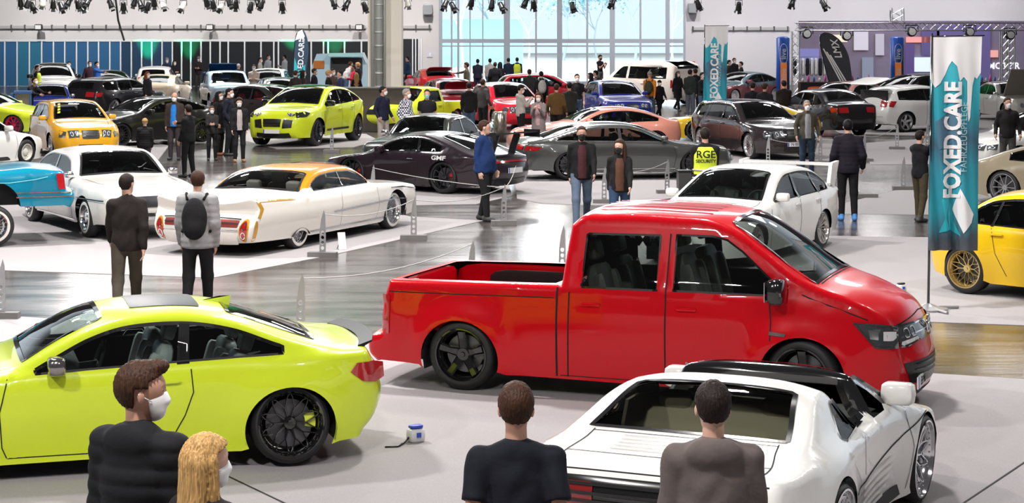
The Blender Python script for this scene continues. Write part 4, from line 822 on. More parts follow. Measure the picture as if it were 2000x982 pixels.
def skel(pose, g=1., fem=False):
    p = POSES[pose]; ln = p.get('lean', 0); J = {}
    hp = np.array([0, 0, .94]); Rl = rotm('Y', ln); up = lambda v: hp+Rl@(np.array(v)-hp)
    sw = (.155 if fem else .178)*(.85+.15*g)
    J['chest'] = up([0, 0, 1.285]); J['neck'] = up([-.015, 0, 1.485]); J['head'] = up([.01, 0, 1.650])
    if ln: J['head'] = J['neck']+np.array([.06, 0, .17])
    for sg, k in ((1, 'L'), (-1, 'R')):
        sh = up([-.01, sg*sw, 1.42]); a, s_, e = p[k]; a = a+ln*.2
        d = np.array([math.sin(a)*math.cos(s_), sg*math.sin(s_), -math.cos(a)*math.cos(s_)]); el = sh+d*.285
        # forearm: bend forward about the y axis, and inward when the elbow is bent
        inw = .35 if e > 1 else .08; a2 = a+e; d2 = np.array([math.sin(a2), -sg*inw+sg*math.sin(s_)*.5, -math.cos(a2)]); d2 /= np.linalg.norm(d2); wr = el+d2*.25
        J['s'+k], J['e'+k], J['w'+k], J['d'+k] = sh, el, wr, d2
        t = p['legs'][0 if sg > 0 else 1]; h = np.array([0, sg*.095, .92]); kn = h+np.array([math.sin(t+.05)*.43, sg*.01, -math.cos(t+.05)*.43])
        bk = .12+max(0, -t)*1.1; an = kn+np.array([math.sin(t+.05-bk)*.41, sg*.005, -math.cos(t+.05-bk)*.41]); J['h'+k], J['k'+k], J['a'+k] = h, kn, an
    lo = min(J['aL'][2], J['aR'][2]); dz = .085-lo
    for k in J:
        if k[0] != 'd': J[k] = J[k]+np.array([0, 0, dz])
    J['dz'] = dz; return J
_pc = {}
def person_meshes(pose, g, fem, hair, coat, q, mask, shorts, hood, hz):
    key = (pose, g, fem, hair, coat, q, mask, shorts, hood, hz)
    if key in _pc: return _pc[key]
    J = skel(pose, g, fem); M = {}; hv = {0: .034, 1: .022, 2: .013}[q]; dz = J['dz']
    ch, nk, hd = J['chest'], J['neck'], J['head']; hipz = .95+dz
    # trousers
    def trou(p, e=0.):
        ds = [ell(p, (0, 0, hipz), (.125*g, .175*g, .13))]
        for k in 'LR':
            ds += [rcone(p, J['h'+k], J['k'+k], .098*g, .072), rcone(p, J['k'+k], J['a'+k], .072, .055)]
        return su(ds, .035)
    lo = np.array([-.55, -.36*g, .0]); hi = np.array([.55, .36*g, hipz+.15])
    V, Fc = snet(lambda p: np.maximum(trou(p), .065+dz*0-p[:, 2]), lo, hi, hv); M['trousers'] = (V, Fc)
    # jacket
    hem = {'jacket': .86, 'puffer': .84, 'tee': .90, 'vest': .84, 'coat': .60, 'hoodie': .86}[coat]+dz; fat = {'puffer': .022, 'tee': -.012, 'coat': .008, 'hoodie': .006, 'vest': .016}.get(coat, .008)
    def jac(p, e=0.):
        bel = .035*(g-1)*3
        ds = [ell(p, ch+[-.005, 0, .0], (.122+fat, .178*(.85 if fem else 1)*g**.5+fat, .20)), ell(p, (bel*.6, 0, 1.08+dz), (.118*g+fat+bel*.5, .165*g+fat, .24)),
              ell(p, (0, 0, .92+dz), (.128*g+fat, .18*g+fat, .2 if coat != 'coat' else .3))]
        if coat == 'coat': ds.append(rcone(p, (0, 0, .95+dz), (0, 0, .62+dz), .15, .19, .8, 1.1))
        ds += [rcone(p, J['s'+k_]*[1, .9, 1]+[0, 0, -.01], nk+(J['s'+k_]-nk)*[0, .15, 0]+[-.01, 0, -.015], .060+fat*.6, .056+fat*.3) for k_ in 'LR']+[rcone(p, ch+[0, 0, .08], nk+[-.01, 0, -.04], .10, .060)]
        b = su(ds, .05); arms = []
        for k in 'LR':
            if coat == 'tee': ad = (J['e'+k]-J['s'+k])/.285; arms += [np.maximum(rcone(p, J['s'+k], J['e'+k], .062, .058), (p-J['s'+k])@ad-.205)]
            else: arms += [su([rcone(p, J['s'+k], J['e'+k], .060+fat, .047+fat), rcone(p, J['e'+k], J['w'+k], .047+fat, .036+fat*.7)], .02)]
        b = su([b]+arms, .03)
        b = np.maximum(b, hem-p[:, 2])
        if coat in ('puffer', 'vest'): b = b-.009*np.abs(np.sin(p[:, 2]*PI/.075))**.7+.005
        else: b = b-.004*np.sin(p[:, 2]*31+3*np.sin(p[:, 1]*13))*np.sin(p[:, 1]*17+p[:, 0]*11)
        if hood: b = su([b, np.maximum(ell(p, nk+[-.070, 0, -.035], (.062, .135, .085)), -ell(p, nk+[-.0, 0, .06], (.085, .085, .085)))], .025)
        elif coat != 'tee': b = su([b, np.maximum(rcone(p, nk+[0, 0, -.05], nk+[0, 0, .03], .088, .074), -rcone(p, nk+[0, 0, .0], nk+[0, 0, .2], .062, .062))], .015)
        return b
    allp = np.array([J[k+s_] for k in 'sew' for s_ in 'LR']); lo = np.minimum(allp.min(0), [-.28*g, -.28*g, hem])-.13; hi = np.maximum(allp.max(0), [.26*g, .28*g, nk[2]])+.15; lo[2] = max(lo[2], min(hem-.02, allp[:, 2].min()-.08))
    V, Fc = snet(jac, lo, hi, hv if q < 2 else .011); M['jacket'] = (V, Fc)
    # head: tilted and turned later with the whole mesh (turn hz about z at the neck)
    Rz = rotm('Z', hz); tilt = POSES[pose].get('hd', 0); Rh = Rz@rotm('Y', -tilt)
    T = lambda p: (p-hd)@Rh
    def head(p0):
        p = T(p0); nkp = (nk-hd)@Rh
        ds = [ell(p, (-.012, 0, .03), (.098, .076, .098)), ell(p, (.03, 0, -.035), (.064, .056, .082)), ell(p, (.055, 0, -.085), (.034, .034, .028)), ell(p, (.045, 0, .03), (.05, .06, .055))]
        b = su(ds, .028)
        b = su([b, rcone(p, (.088, 0, .012), (.108, 0, -.028), .007, .013), ell(p, (.088, 0, -.062), (.014, .024, .012))], .012)
        for sg in (1, -1):
            b = -su([-b, ell(p, (.100, sg*.032, .018), (.016, .019, .013))], .010); b = su([b, ell(p, (.078, sg*.031, .016), (.014, .014, .012))], .004)
            b = su([b, ell(p, (-.005, sg*.078, -.005), (.017, .011, .031))], .006)
        return su([b, rcone(p0, hd+Rh@np.array([-.025, 0, -.05]), nk+[0, 0, -.08], .050, .058)], .02)
    hh = {0: .020, 1: .012, 2: .0065}[q]; V, Fc = snet(head, hd-[.16, .14, .30], hd+[.17, .14, .16], hh); bV = [V]; bF = [Fc]; off = len(V)
    def bare(p):
        ds = [ell(p, ch, (.09, .14, .16)), ell(p, (0, 0, 1.02+dz), (.08, .12, .2)), rcone(p, ch, nk, .06, .05)]
        for k in 'LR':
            ds += [su([rcone(p, J['s'+k], J['e'+k], .045, .037), rcone(p, J['e'+k], J['w'+k], .039, .026)], .015)]; ds += [su([rcone(p, J['h'+k], J['k'+k], .07, .05), rcone(p, J['k'+k], J['a'+k], .05, .034)], .02)]
        return su(ds, .03)
    lo = np.minimum(allp.min(0), [-.5, -.28, .05])-.06; hi = np.maximum(allp.max(0), [.5, .28, 1.5])+.06
    V, Fc = snet(bare, lo, hi, .03 if coat != 'tee' else max(hv*.8, .015)); bV.append(V); bF.append(Fc+off); off += len(V)
    for k, sg in (('L', 1), ('R', -1)):       # hands: palm, four curled fingers, thumb from the side
        w_, d = J['w'+k], J['d'+k]; x = np.array([sg*0., -sg*1., 0.]); n = np.cross(d, x); n /= np.linalg.norm(n)+1e-9; x = np.cross(n, d)
        if n[0] < 0 and abs(d[0]) < .8: pass
        crl = .5 if pose not in ('phone', 'photo', 'hold') else 1.1
        fr = np.array([1., 0, 0]) if abs(d[0]) < .7 else np.array([0, 0, 1.]); sd = np.cross(d, fr); sd /= np.linalg.norm(sd); inn = np.array([0, -sg, 0.]); inn = inn-d*(inn@d); inn /= np.linalg.norm(inn)+1e-9; fw = np.cross(inn, d)*(1 if np.cross(inn, d)[0]+np.cross(inn, d)[2] > 0 else -1)
        prims = [('p', w_+d*.015, w_+d*.085, .027, .032)]
        for i, (o_, ln_) in enumerate(((.030, .072), (.011, .080), (-.009, .075), (-.028, .060))):
            b0 = w_+d*.085+fw*o_; d1 = d*math.cos(crl*.5)+inn*math.sin(crl*.5); b1 = b0+d1*ln_*.5; d2 = d*math.cos(crl*1.4)+inn*math.sin(crl*1.4); b2 = b1+d2*ln_*.5
            prims += [('f', b0-d*.02, b1, .0095, .0088), ('f', b1, b2, .0088, .0075)]
        t0 = w_+d*.03+fw*.026; t1 = t0+d*.03+fw*.026; prims += [('t', w_+d*.02+fw*.01, t1, .013, .011), ('t', t1, t1+d*.03+inn*.006, .011, .009)]
        if q >= 1:
            def hf(p):
                q0 = (p-prims[0][1]); b = su([rcone(p, w_-d*.04, w_+d*.03, .026, .026)]+[rcone(p, w_+d*.03+fw*o_, w_+d*.085+fw*o_, .017, .0135) for o_ in (.02, .003, -.016)], .012)
                fs = [su([rcone(p, *prims[1+2*i][1:]), rcone(p, *prims[2+2*i][1:])], .004) for i in range(4)]+[su([rcone(p, *prims[-2][1:]), rcone(p, *prims[-1][1:])], .006)]
                return su([b, np.min(fs, 0)], .006)
            pp = np.array([a[1] for a in prims]+[a[2] for a in prims]); V, Fc = snet(hf, pp.min(0)-.04, pp.max(0)+.04, .0075 if q == 1 else .005)
        else:
            m = MB(); m.tube([w_-d*.03, w_+d*.05, w_+d*.09], [.026, .034, .022], 8)
            for a in prims[1:]: m.tube([a[1], a[2]], [a[3], a[4]], 5)
            V, Fc = np.array(m.V), m.F
        bV.append(V); bF.append([tuple(int(i)+off for i in f) for f in Fc]); off += len(V)
    M['body'] = (np.concatenate(bV), [tuple(f) for F_ in bF for f in F_])
    # hair
    if hair != 'bald':
        th = {'short': .010, 'crop': .004, 'full': .020, 'long': .016, 'bun': .012, 'beanie': .018, 'cap': .014, 'quiff': .014}[hair]
        def hr(p0):
            p = T(p0); o = su([ell(p, (-.014, 0, .033), (.100+th, .079+th, .100+th)), ell(p, (.045, 0, .055), (.05+th*.6, .058+th*.7, .05+th))], .02)
            line = np.where(p[:, 0] > .0, .045+.5*np.maximum(0, p[:, 0]), -.078) if hair not in ('beanie', 'cap') else .028+0*p[:, 0]
            line = np.where((p[:, 0] > -.035) & (p[:, 0] <= .03) & (hair not in ('beanie', 'cap')), .030, line) if hair != 'long' else line
            o = np.maximum(o, line-p[:, 2])
            if hair == 'quiff': o = su([o, ell(p, (.065, 0, .118), (.05, .055, .030))], .02)
            if hair == 'full': o = su([o, ell(p, (.0, 0, .085), (.095, .085, .065))], .02)
            if hair == 'long':
                b = [rcone(p, (-.06, sg*.045, .0), (-.085, sg*.080, -.44), .066, .050, .7, 1) for sg in (1, -1)]+[rcone(p, (-.08, 0, .0), (-.12, 0, -.50), .075, .060, .7, 1.2)]
                b += [rcone(p, (.0, sg*.082, .02), (.0, sg*.115, -.40), .026, .03) for sg in (1, -1)]
                o = su([o]+b, .03)
            if hair == 'bun': o = su([o, ell(p, (-.12, 0, .07), (.04, .04, .04)), ell(p, (-.05, 0, -.0), (.065, .08, .08))], .02)
            if hair == 'cap': o = su([o, np.maximum(ell(p, (.11, 0, .045), (.075, .07, .012)), .028-p[:, 2])], .008)
            nz = .0028*np.sin(np.arctan2(p[:, 1], p[:, 0]+.02)*38+6*np.sin(p[:, 2]*18))
            return o-(nz if q == 2 and hair not in ('beanie', 'cap') else 0)
        V, Fc = snet(hr, hd-[.25, .22, .62 if hair == 'long' else .18], hd+[.22, .2, .20], {0: .02, 1: .013, 2: .007}[q]); M['hair' if hair not in ('beanie', 'cap') else hair] = (V, Fc)
    if mask:
        def mk_(p0):
            p = T(p0); o = su([ell(p, (.03, 0, -.035), (.076, .064, .088)), rcone(p, (.085, 0, -.0), (.100, 0, -.035), .016, .022), ell(p, (.055, 0, -.085), (.042, .042, .034))], .02)
            o = np.maximum(o, p[:, 2]-.004-.12*np.maximum(0, p[:, 0]-.08)); o = np.maximum(o, .028-p[:, 0]-.15*(p[:, 2]+.04)); return o
        V, Fc = snet(mk_, hd-[.12, .13, .16], hd+[.17, .13, .06], {0: .018, 1: .011, 2: .006}[q])
        m = MB(); m.add([tuple(v) for v in V], [tuple(f) for f in Fc])
        for sg in (1, -1): m.tube([hd+Rh@np.array([.045, sg*.066, -.03]), hd+Rh@np.array([-.015, sg*.086, .008])], .0022, 4)
        M['face_mask'] = (np.array(m.V), m.F)
    def shoes(p):
        return np.min([np.maximum(su([rcone(p, J['a'+k]*[1, 1, 0]+[-.05, 0, .045+max(0, J['a'+k][2]-.09)], J['a'+k]*[1, 1, 0]+[.14, (1 if k == 'L' else -1)*.02, .035+max(0, J['a'+k][2]-.09)*.6], .045, .042, 1, 1), rcone(p, J['a'+k]+[-.01, 0, -.03], J['a'+k]+[-.01, 0, .02], .05, .05)], .02), .0-p[:, 2]) for k in 'LR'], 0)
    aa = np.array([J['aL'], J['aR']]); V, Fc = snet(shoes, [aa[:, 0].min()-.14, -.25, -.01], [aa[:, 0].max()+.22, .25, aa[:, 2].max()+.07], {0: .024, 1: .016, 2: .02}[q]); M['shoes'] = (V, Fc)
    out = {k: mesh(k, v[0], v[1]) for k, v in M.items()}; _pc[key] = (out, J); return _pc[key]
SKIN = [(.55, .31, .22), (.50, .27, .19), (.60, .36, .27)]
HAIRC = dict(dark=(.016, .009, .007), brown=(.045, .018, .009), blond=(.46, .27, .10), grey=(.26, .24, .22), red=(.20, .05, .02), black=(.006, .005, .005))
def hairm(col):
    key = ('hair', col)
    if key in MATS: return MATS[key]
    m, n, l, b = _bsdf('hair'); b.inputs['Roughness'].default_value = .6; b.inputs['Specular IOR Level'].default_value = .2; t = n.new('ShaderNodeTexCoord'); mp = n.new('ShaderNodeMapping'); mp.inputs['Scale'].default_value = (1, 1, .10); l.new(t.outputs['Object'], mp.inputs[0])
    no = n.new('ShaderNodeTexNoise'); no.inputs['Scale'].default_value = 110; no.inputs['Detail'].default_value = 2; l.new(mp.outputs[0], no.inputs[0]); bu = n.new('ShaderNodeBump'); bu.inputs['Strength'].default_value = .6; bu.inputs['Distance'].default_value = .01; l.new(no.outputs[0], bu.inputs['Height']); l.new(bu.outputs[0], b.inputs['Normal'])
    cr = n.new('ShaderNodeValToRGB'); cr.color_ramp.elements[0].position = .3; cr.color_ramp.elements[0].color = (*[c*.55 for c in col], 1); cr.color_ramp.elements[1].position = .7; cr.color_ramp.elements[1].color = (*[min(1, c*1.35) for c in col], 1); l.new(no.outputs[0], cr.inputs[0]); l.new(cr.outputs[0], b.inputs['Base Color']); MATS[key] = m; return m
def cloth(col): return mat('cloth', col, .85, bump=.25, bscale=14, spec=.25)
def person(label, x, y, face, h=1.76, pose='stand', coat='jacket', top=(.02, .02, .022), leg=(.02, .02, .025), hair='short', hc='dark', g=1., fem=False, mask=True, q=0, hood=False, hz=0., shoe=(.03, .03, .03), z=0., inner=None, pack=None, group=None, vest=False, cat='person', topmat=None, maskc=(.85, .85, .86), sk=None, hem=None):
    """x, y on the floor; face = world heading in degrees (0 = +X right, -90 = towards the camera, 90 = away)."""
    ms, J = person_meshes(pose, g, fem, hair, coat, q, mask, False, hood, round(hz, 2)); s = h/1.79
    r = empty('person', (x, y, z), math.radians(face), label, cat, group); r.scale = (s, s, s)
    sc = sk or SKIN[int(abs(x*7+y*3)) % 3]
    for k, me in ms.items():
        m = {'trousers': cloth(leg), 'jacket': topmat or cloth(top), 'body': mat('skin', sc, .55), 'hair': hairm(HAIRC[hc]), 'beanie': cloth(HAIRC[hc]), 'cap': cloth(HAIRC[hc]),
             'face_mask': mat('mask_fabric', maskc, .8), 'shoes': mat('shoe', shoe, .6)}[k]
        nm = {'jacket': {'tee': 't_shirt', 'coat': 'coat', 'hoodie': 'hoodie', 'vest': 'jacket', 'puffer': 'puffer_jacket'}.get(coat, 'jacket')}.get(k, k)
        link(nm, me, m, r)
    dz = J['dz']
    if q >= 1:
        hd = J['head']; Rh = rotm('Z', round(hz, 2))@rotm('Y', -POSES[pose].get('hd', 0))
        for nm_, mm_, zc, rx in (('eye', mat('eye_dark', (.02, .012, .01), .3), .014, .0085), ('eyebrow', hairm(HAIRC[hc]), .038, .006)):
            for sg in (1, -1): m = MB(); m.tube([hd+Rh@np.array([.090-(.006 if nm_ == 'eyebrow' else .001)*k_*k_*2-.004, sg*(.020+.012*k_), zc-.001*k_*k_]) for k_ in (0, .6, 1.2, 1.8)], [rx*.5, rx, rx, rx*.4], 6); m.build(nm_, mm_, r, True)
    if inner:                       # shirt showing in the open jacket
        mb = MB(); b_ = .035*(g-1)*3; xf = .135+.01*g
        pr = [(xf-.035, .05, 1.46), (xf-.004, .075, 1.36), (xf+.01+b_*.5, .07, 1.2), (.128*g+.022+b_*.9, .078, 1.08), (.130*g+.022+b_*.6, .085, .98), (.130*g+.020+b_*.4, .09, .89)]
        V = []; n = 7
        for (xx, yy, zz) in pr:
            for i in range(n):
                t = -1+2*i/(n-1); V.append((xx-.03*t*t*(yy/.07), yy*t, zz+dz))
        mb.add(V, [(i*n+j, i*n+j+1, (i+1)*n+j+1, (i+1)*n+j) for i in range(len(pr)-1) for j in range(n-1)]); nv = len(V)
        mb.add([(v[0]-.05, v[1], v[2]) for v in V], [(i*n+j, (i+1)*n+j, (i+1)*n+j+1, i*n+j+1) for i in range(len(pr)-1) for j in range(n-1)]); mb.build('shirt', cloth(inner), r, True)
    if pack:
        V, Fc = snet(lambda p: su([ell(p, (-.21, 0, 1.22+dz), (.10, .155, .25)), ell(p, (-.25, 0, 1.10+dz), (.08, .12, .12))], .04), [-.40, -.25, .9+dz], [-.05, .25, 1.55+dz], .02)
        link('backpack', mesh('backpack', V, Fc), cloth(pack), r)
        m = MB()
        for sg in (1, -1): m.tube([(-.14, sg*.10, 1.44+dz), (-.06, sg*.125, 1.51+dz), (.06, sg*.13, 1.47+dz), (.145, sg*.12, 1.36+dz), (.12, sg*.16, 1.15+dz), (-.1, sg*.17, 1.05+dz)], .018, 6)
        m.build('backpack_strap', cloth(pack), r, True)
    return r, J
def at_top(px, ytop, h=1.76, z=0.):      # floor point of someone of height h whose head top is seen at a pixel
    Sx = (ytop-HY)/(CH-h-z); Y = F/Sx; return (px-1000)/F*Y, Y
def at_feet(px, yf): p = P(px, yf); return p[0], p[1]
# ================================================================ SETTING
def nodes_floor():
    m, n, l, b = _bsdf('polished_floor'); t = n.new('ShaderNodeTexCoord'); mp = n.new('ShaderNodeMapping'); mp.inputs['Scale'].default_value = (.35, 1.6, 1)
    l.new(t.outputs['Object'], mp.inputs[0]); no = n.new('ShaderNodeTexNoise'); no.inputs['Scale'].default_value = 1.6; no.inputs['Detail'].default_value = 5; l.new(mp.outputs[0], no.inputs[0])
    cr = n.new('ShaderNodeValToRGB'); cr.color_ramp.elements[0].position = .3; cr.color_ramp.elements[0].color = (.03, .026, .025, 1); cr.color_ramp.elements[1].position = .75; cr.color_ramp.elements[1].color = (.125, .11, .102, 1)
    l.new(no.outputs[0], cr.inputs[0]); l.new(cr.outputs[0], b.inputs['Base Color'])
    rr = n.new('ShaderNodeMapRange'); rr.inputs[3].default_value = .12; rr.inputs[4].default_value = .28; l.new(no.outputs[0], rr.inputs[0]); l.new(rr.outputs[0], b.inputs['Roughness'])
    n2 = n.new('ShaderNodeTexNoise'); n2.inputs['Scale'].default_value = 5; n2.inputs['Detail'].default_value = 3; l.new(mp.outputs[0], n2.inputs[0]); bu = n.new('ShaderNodeBump'); b.inputs['Specular IOR Level'].default_value = .36; bu.inputs['Strength'].default_value = .18; bu.inputs['Distance'].default_value = .02
    l.new(n2.outputs[0], bu.inputs['Height']); l.new(bu.outputs[0], b.inputs['Normal']); return m
def flat(name, poly, z0, z1, m, **k):
    o = MB().prism([(p[0], p[1]) for p in poly], z0, z1, 'z').build(name, m); return setp(o, **k)
flat('floor', [(-45, -2), (45, -2), (45, 112.5), (-45, 112.5)], -.2, 0, nodes_floor(), kind='structure')
CARPET = mat('carpet', (.43, .405, .41), .95, bump=.15, bscale=120, spec=.1)
for i, (lb, poly) in enumerate(CARPETS):
    flat('carpet', poly, -.001, .004+.001*i, CARPET, label=lb, cat='carpet')
def seamline(a, b, lb):
    a, b = P(*a), P(*b); d = b-a; n_ = np.array([-d[1], d[0], 0])/np.linalg.norm(d)*.008; flat('carpet_seam', [a+n_, b+n_, b-n_, a-n_], .0062, .0085, SEAM, label=lb, cat='carpet seam')
seamline((1880, 985), (2010, 898), 'thin dark carpet seam at the bottom right corner'); seamline((432, 925), (590, 1000), 'thin dark carpet seam beside the blonde visitor')
WALL = mat('wall_paint', (.60, .575, .57), .9); WALLR = mat('wall_paint_right', (.60, .585, .61), .9); YW = 112.; SW = F/YW
wx = lambda px, Y=YW: (px-1000)*Y/F
wz = lambda py, Y=YW: CH-(py-HY)*Y/F
def wallbox(name, x0, x1, z0, z1, m, y=YW, t=.3): return setp(MB().box(((x0+x1)/2, y+t/2, (z0+z1)/2), (x1-x0, t, z1-z0)).build(name, m), kind='structure')
wallbox('wall_left', -45, wx(857), 0, 24, WALL); wallbox('wall_right', wx(1339), 45, 0, 24, WALLR); wallbox('wall_back', wx(857), wx(1339), 8.8, 24, WALL)
# great window
FRM = mat('window_frame_white', (.36, .39, .44), .5)
m = MB()
for px, wd in ((860, .22), (882, .10), (895, .12), (918, .07), (943, .07), (990, .34), (1047, .09), (1093, .28), (1147, .1), (1196, .28), (1251, .1), (1304, .22), (1337, .12)):
    m.box((wx(px), YW+.1, 4.4), (wd, .16, 8.8))
for z, hh in ((wz(80), .22), (wz(90), .08), (.1, .2), (6.2, .16), (8.7, .2)): m.box((wx(1098), YW+.1, z), (wx(1339)-wx(857), .14, hh))
wf = m.build('window_1', FRM); setp(wf, kind='structure')
g_ = MB().box((wx(1098), YW+.12, 4.4), (wx(1338)-wx(858), .02, 8.7)).build('window_glass', glass((.93, .97, 1.), .6, 'window_pane'), wf)
# outside
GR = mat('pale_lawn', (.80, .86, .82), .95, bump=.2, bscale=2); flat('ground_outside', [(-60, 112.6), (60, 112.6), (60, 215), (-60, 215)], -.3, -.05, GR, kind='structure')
def tree(x, y, h, lb, seed):
    r = random.Random(seed); t = empty('tree', (x, y, -.05), 0, lb, 'tree'); m = MB(); lf = MB()
    def br(p, d, ln, rad, dep):
        q_ = p+d*ln; mid = (p+q_)/2+np.array([r.uniform(-.1, .1)*ln, 0, r.uniform(-.05, .05)*ln]); m.tube([p, mid, q_], [rad, rad*.8, rad*.6], 6, cap=False)
        if dep == 0:
            for _ in range(26):
                c = q_+np.array([r.gauss(0, .8), r.gauss(0, .8), r.gauss(0, .6)]); s_ = r.uniform(.05, .14); a = r.uniform(0, 6)
                lf.add([c+np.array([math.cos(a+k*1.57)*s_, r.uniform(-.1, .1), math.sin(a+k*1.57)*s_]) for k in range(4)], [(0, 1, 2, 3)])
            return
        for _ in range(3 if dep > 1 else 3):
            dd = d+np.array([r.uniform(-.9, .9), r.uniform(-.6, .6), r.uniform(-.1, .5)]); br(q_, dd/np.linalg.norm(dd), ln*.68, rad*.6, dep-1)
    br(np.array([0, 0, 0.]), np.array([r.uniform(-.12, .12), 0, 1.]), h*.32, h*.012, 4)
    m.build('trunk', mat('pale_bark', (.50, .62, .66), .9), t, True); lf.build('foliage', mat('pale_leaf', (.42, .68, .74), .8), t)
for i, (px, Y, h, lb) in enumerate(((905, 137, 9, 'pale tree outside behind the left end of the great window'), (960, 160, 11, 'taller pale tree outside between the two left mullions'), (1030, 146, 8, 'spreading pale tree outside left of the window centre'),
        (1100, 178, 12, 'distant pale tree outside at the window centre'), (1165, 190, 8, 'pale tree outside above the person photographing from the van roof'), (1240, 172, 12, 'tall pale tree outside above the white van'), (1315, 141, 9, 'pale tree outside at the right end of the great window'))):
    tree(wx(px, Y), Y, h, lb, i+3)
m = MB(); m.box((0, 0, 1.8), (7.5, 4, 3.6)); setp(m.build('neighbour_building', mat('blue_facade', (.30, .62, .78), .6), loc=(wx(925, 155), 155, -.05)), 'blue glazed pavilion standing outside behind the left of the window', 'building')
lamp('outside_daylight', (3, 114.5, 11), 22, 16000, (.9, .96, 1), (PI/2*.62, 0, 0), 8)
lamp('outside_sky', (0, 148, 34), 70, 80000, (.97, .98, 1))
# partition on the left
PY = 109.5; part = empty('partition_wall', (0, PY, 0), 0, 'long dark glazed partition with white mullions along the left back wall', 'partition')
BLUEP = [mat('partition_blue_lit', (.025, .12, .27), .5), mat('partition_teal_lit', (.02, .16, .27), .5), mat('partition_navy_lit', (.012, .045, .10), .5), mat('partition_dark', (.006, .008, .012), .4)]  # blue light falling on the left panels is put into these colours
xs = [-40, -12, 10, 34, 58, 82, 105, 127, 150, 172, 193, 215, 236, 257, 277, 297, 317, 337, 355, 373, 393, 411, 430, 446, 478, 510, 535, 544, 608, 632, 641, 673, 706, 722]
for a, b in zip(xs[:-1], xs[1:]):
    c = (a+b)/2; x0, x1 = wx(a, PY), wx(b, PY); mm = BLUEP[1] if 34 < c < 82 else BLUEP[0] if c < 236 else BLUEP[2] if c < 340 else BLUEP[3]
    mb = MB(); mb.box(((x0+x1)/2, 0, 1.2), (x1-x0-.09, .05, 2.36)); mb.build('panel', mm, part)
m = MB()
for a in xs: m.box((wx(a, PY), -.03, 1.22), (.075, .10, 2.44))
m.box(((wx(-40, PY)+wx(722, PY))/2, -.03, 2.46), (wx(722, PY)-wx(-40, PY), .12, .07)); m.build('frame', mat('white_frame', (.75, .77, .8), .5), part)
# dark door right of the pillar
dr = MB().box((wx(802), YW-.04, 1.25), (wx(818)-wx(784), .06, 2.5)).build('door_1', BLUEP[3]); setp(dr, kind='structure')
m = MB(); [m.box((wx(a), YW-.09, 1.25), (.06, .05, 2.55)) for a in (786, 806, 812, 818, 823)]; m.build('door_frame', mat('white_frame', (.75, .77, .8), .5), dr)
# pillar with pipes, dark box
pil = MB().box((wx(753, 75.6), 75.65, 12), (wx(786, 75)-wx(720, 75), 1.2, 24)).build('wall_pillar', mat('pillar_paint', (.80, .74, .65), .85)); setp(pil, 'square beige pillar rising beside the dark low wall', 'pillar')
for px, r0, lb in ((728, .06, 'thin grey pipe at the left edge of the beige pillar'), (740, .14, 'thick silver duct pipe up the front of the beige pillar'), (751, .05, 'thin pipe right of the silver duct on the beige pillar')):
    mb = MB(); mb.tube([(0, 0, 0), (0, 0, 12)], r0, 12)
    if r0 > .1: [mb.tube([(0, 0, .6+i*.5), (0, 0, .66+i*.5)], r0+.015, 12) for i in range(20)]
    o = mb.build('pipe', mat('pipe_metal', (.62, .64, .62), .45, .4), None, True, loc=(wx(px, 74.8), 74.85, 0)); setp(o, lb, 'pipe')
m = MB(); m.box((0, 0, .69), (wx(797, 66)-wx(640, 66), 1., 1.36), None, 1); o = m.build('low_wall', mat('dark_brown_panel', (.075, .055, .05), .4, bump=.4, bscale=3), loc=(wx(718, 66), 66, .0)); setp(o, 'dark brown low panel wall in front of the beige pillar', 'low wall')
MB().box((0, 0, 1.39), (wx(797, 66)-wx(640, 66)+.1, 1.1, .05)).build('capping', mat('dark_capping', (.04, .035, .035), .4), o)
# rail along the wall
def rail(px0, px1, y, nm, lb):
    t = empty('cable_rail', (0, YW-.055, wz(y)), 0, lb, 'cable rail'); a, b = wx(px0), wx(px1)
    MB().box(((a+b)/2, 0, 0), (b-a, .12, .16)).build('rail', mat('rail_grey', (.42, .41, .40), .5), t); k = a; bm_me = MB(); bm_me.box((0, 0, 0), (.08, .12, .26)); bm_me = fixn(mesh('bracket', bm_me.V, bm_me.F, False))
    while k < b: link('bracket', bm_me, mat('rail_dark', (.08, .08, .08), .5), t, loc=(k, -.04, 0)); k += .74
rail(-30, 715, 53, 0, 'grey cable rail along the left wall above the partition'); rail(786, 843, 53, 0, 'short grey cable rail right of the pillar'); rail(1353, 1542, 56, 0, 'grey cable rail on the right wall behind the flag')
def bigspot(px, py, lb):
    t = empty('floodlight', (wx(px), YW-.55, wz(py)), 0, lb, 'floodlight', 'floodlights on the wall rail'); mb = MB()
    mb.box((0, 0, 0), (.44, .3, .34), None, 1, .08); autosmooth(mb.build('housing', BLACK, t), 40); mb = MB(); mb.box((0, -.16, 0), (.32, .03, .22)); mb.build('lens', mat('lens_pale', (.7, .7, .68), .3), t); mb = MB(); mb.tube([(0, .15, .05), (0, .5, .05)], .04); mb.build('bracket', BLACK, t)
for px, lb in ((80, 'floodlight on the wall rail above the blue partition panels'), (413, 'floodlight on the wall rail above the black partition panels'), (703, 'floodlight on the wall rail right next to the beige pillar')): bigspot(px, 53, lb)
for px, py, lb in ((836, 19, 'pale grey loudspeaker box high on the wall left of the window'), (1352, 16, 'pale grey loudspeaker box high on the wall right of the window')):
    t = MB().box((0, 0, 0), (.55, .5, .62), None, 1, .04).build('loudspeaker', mat('speaker_grey', (.45, .47, .48), .6), loc=(wx(px), YW-.25, wz(py))); setp(t, lb, 'loudspeaker'); MB().box((0, -.26, 0), (.44, .02, .5)).build('speaker_grille', mat('grille_grey', (.3, .32, .33), .8), t)
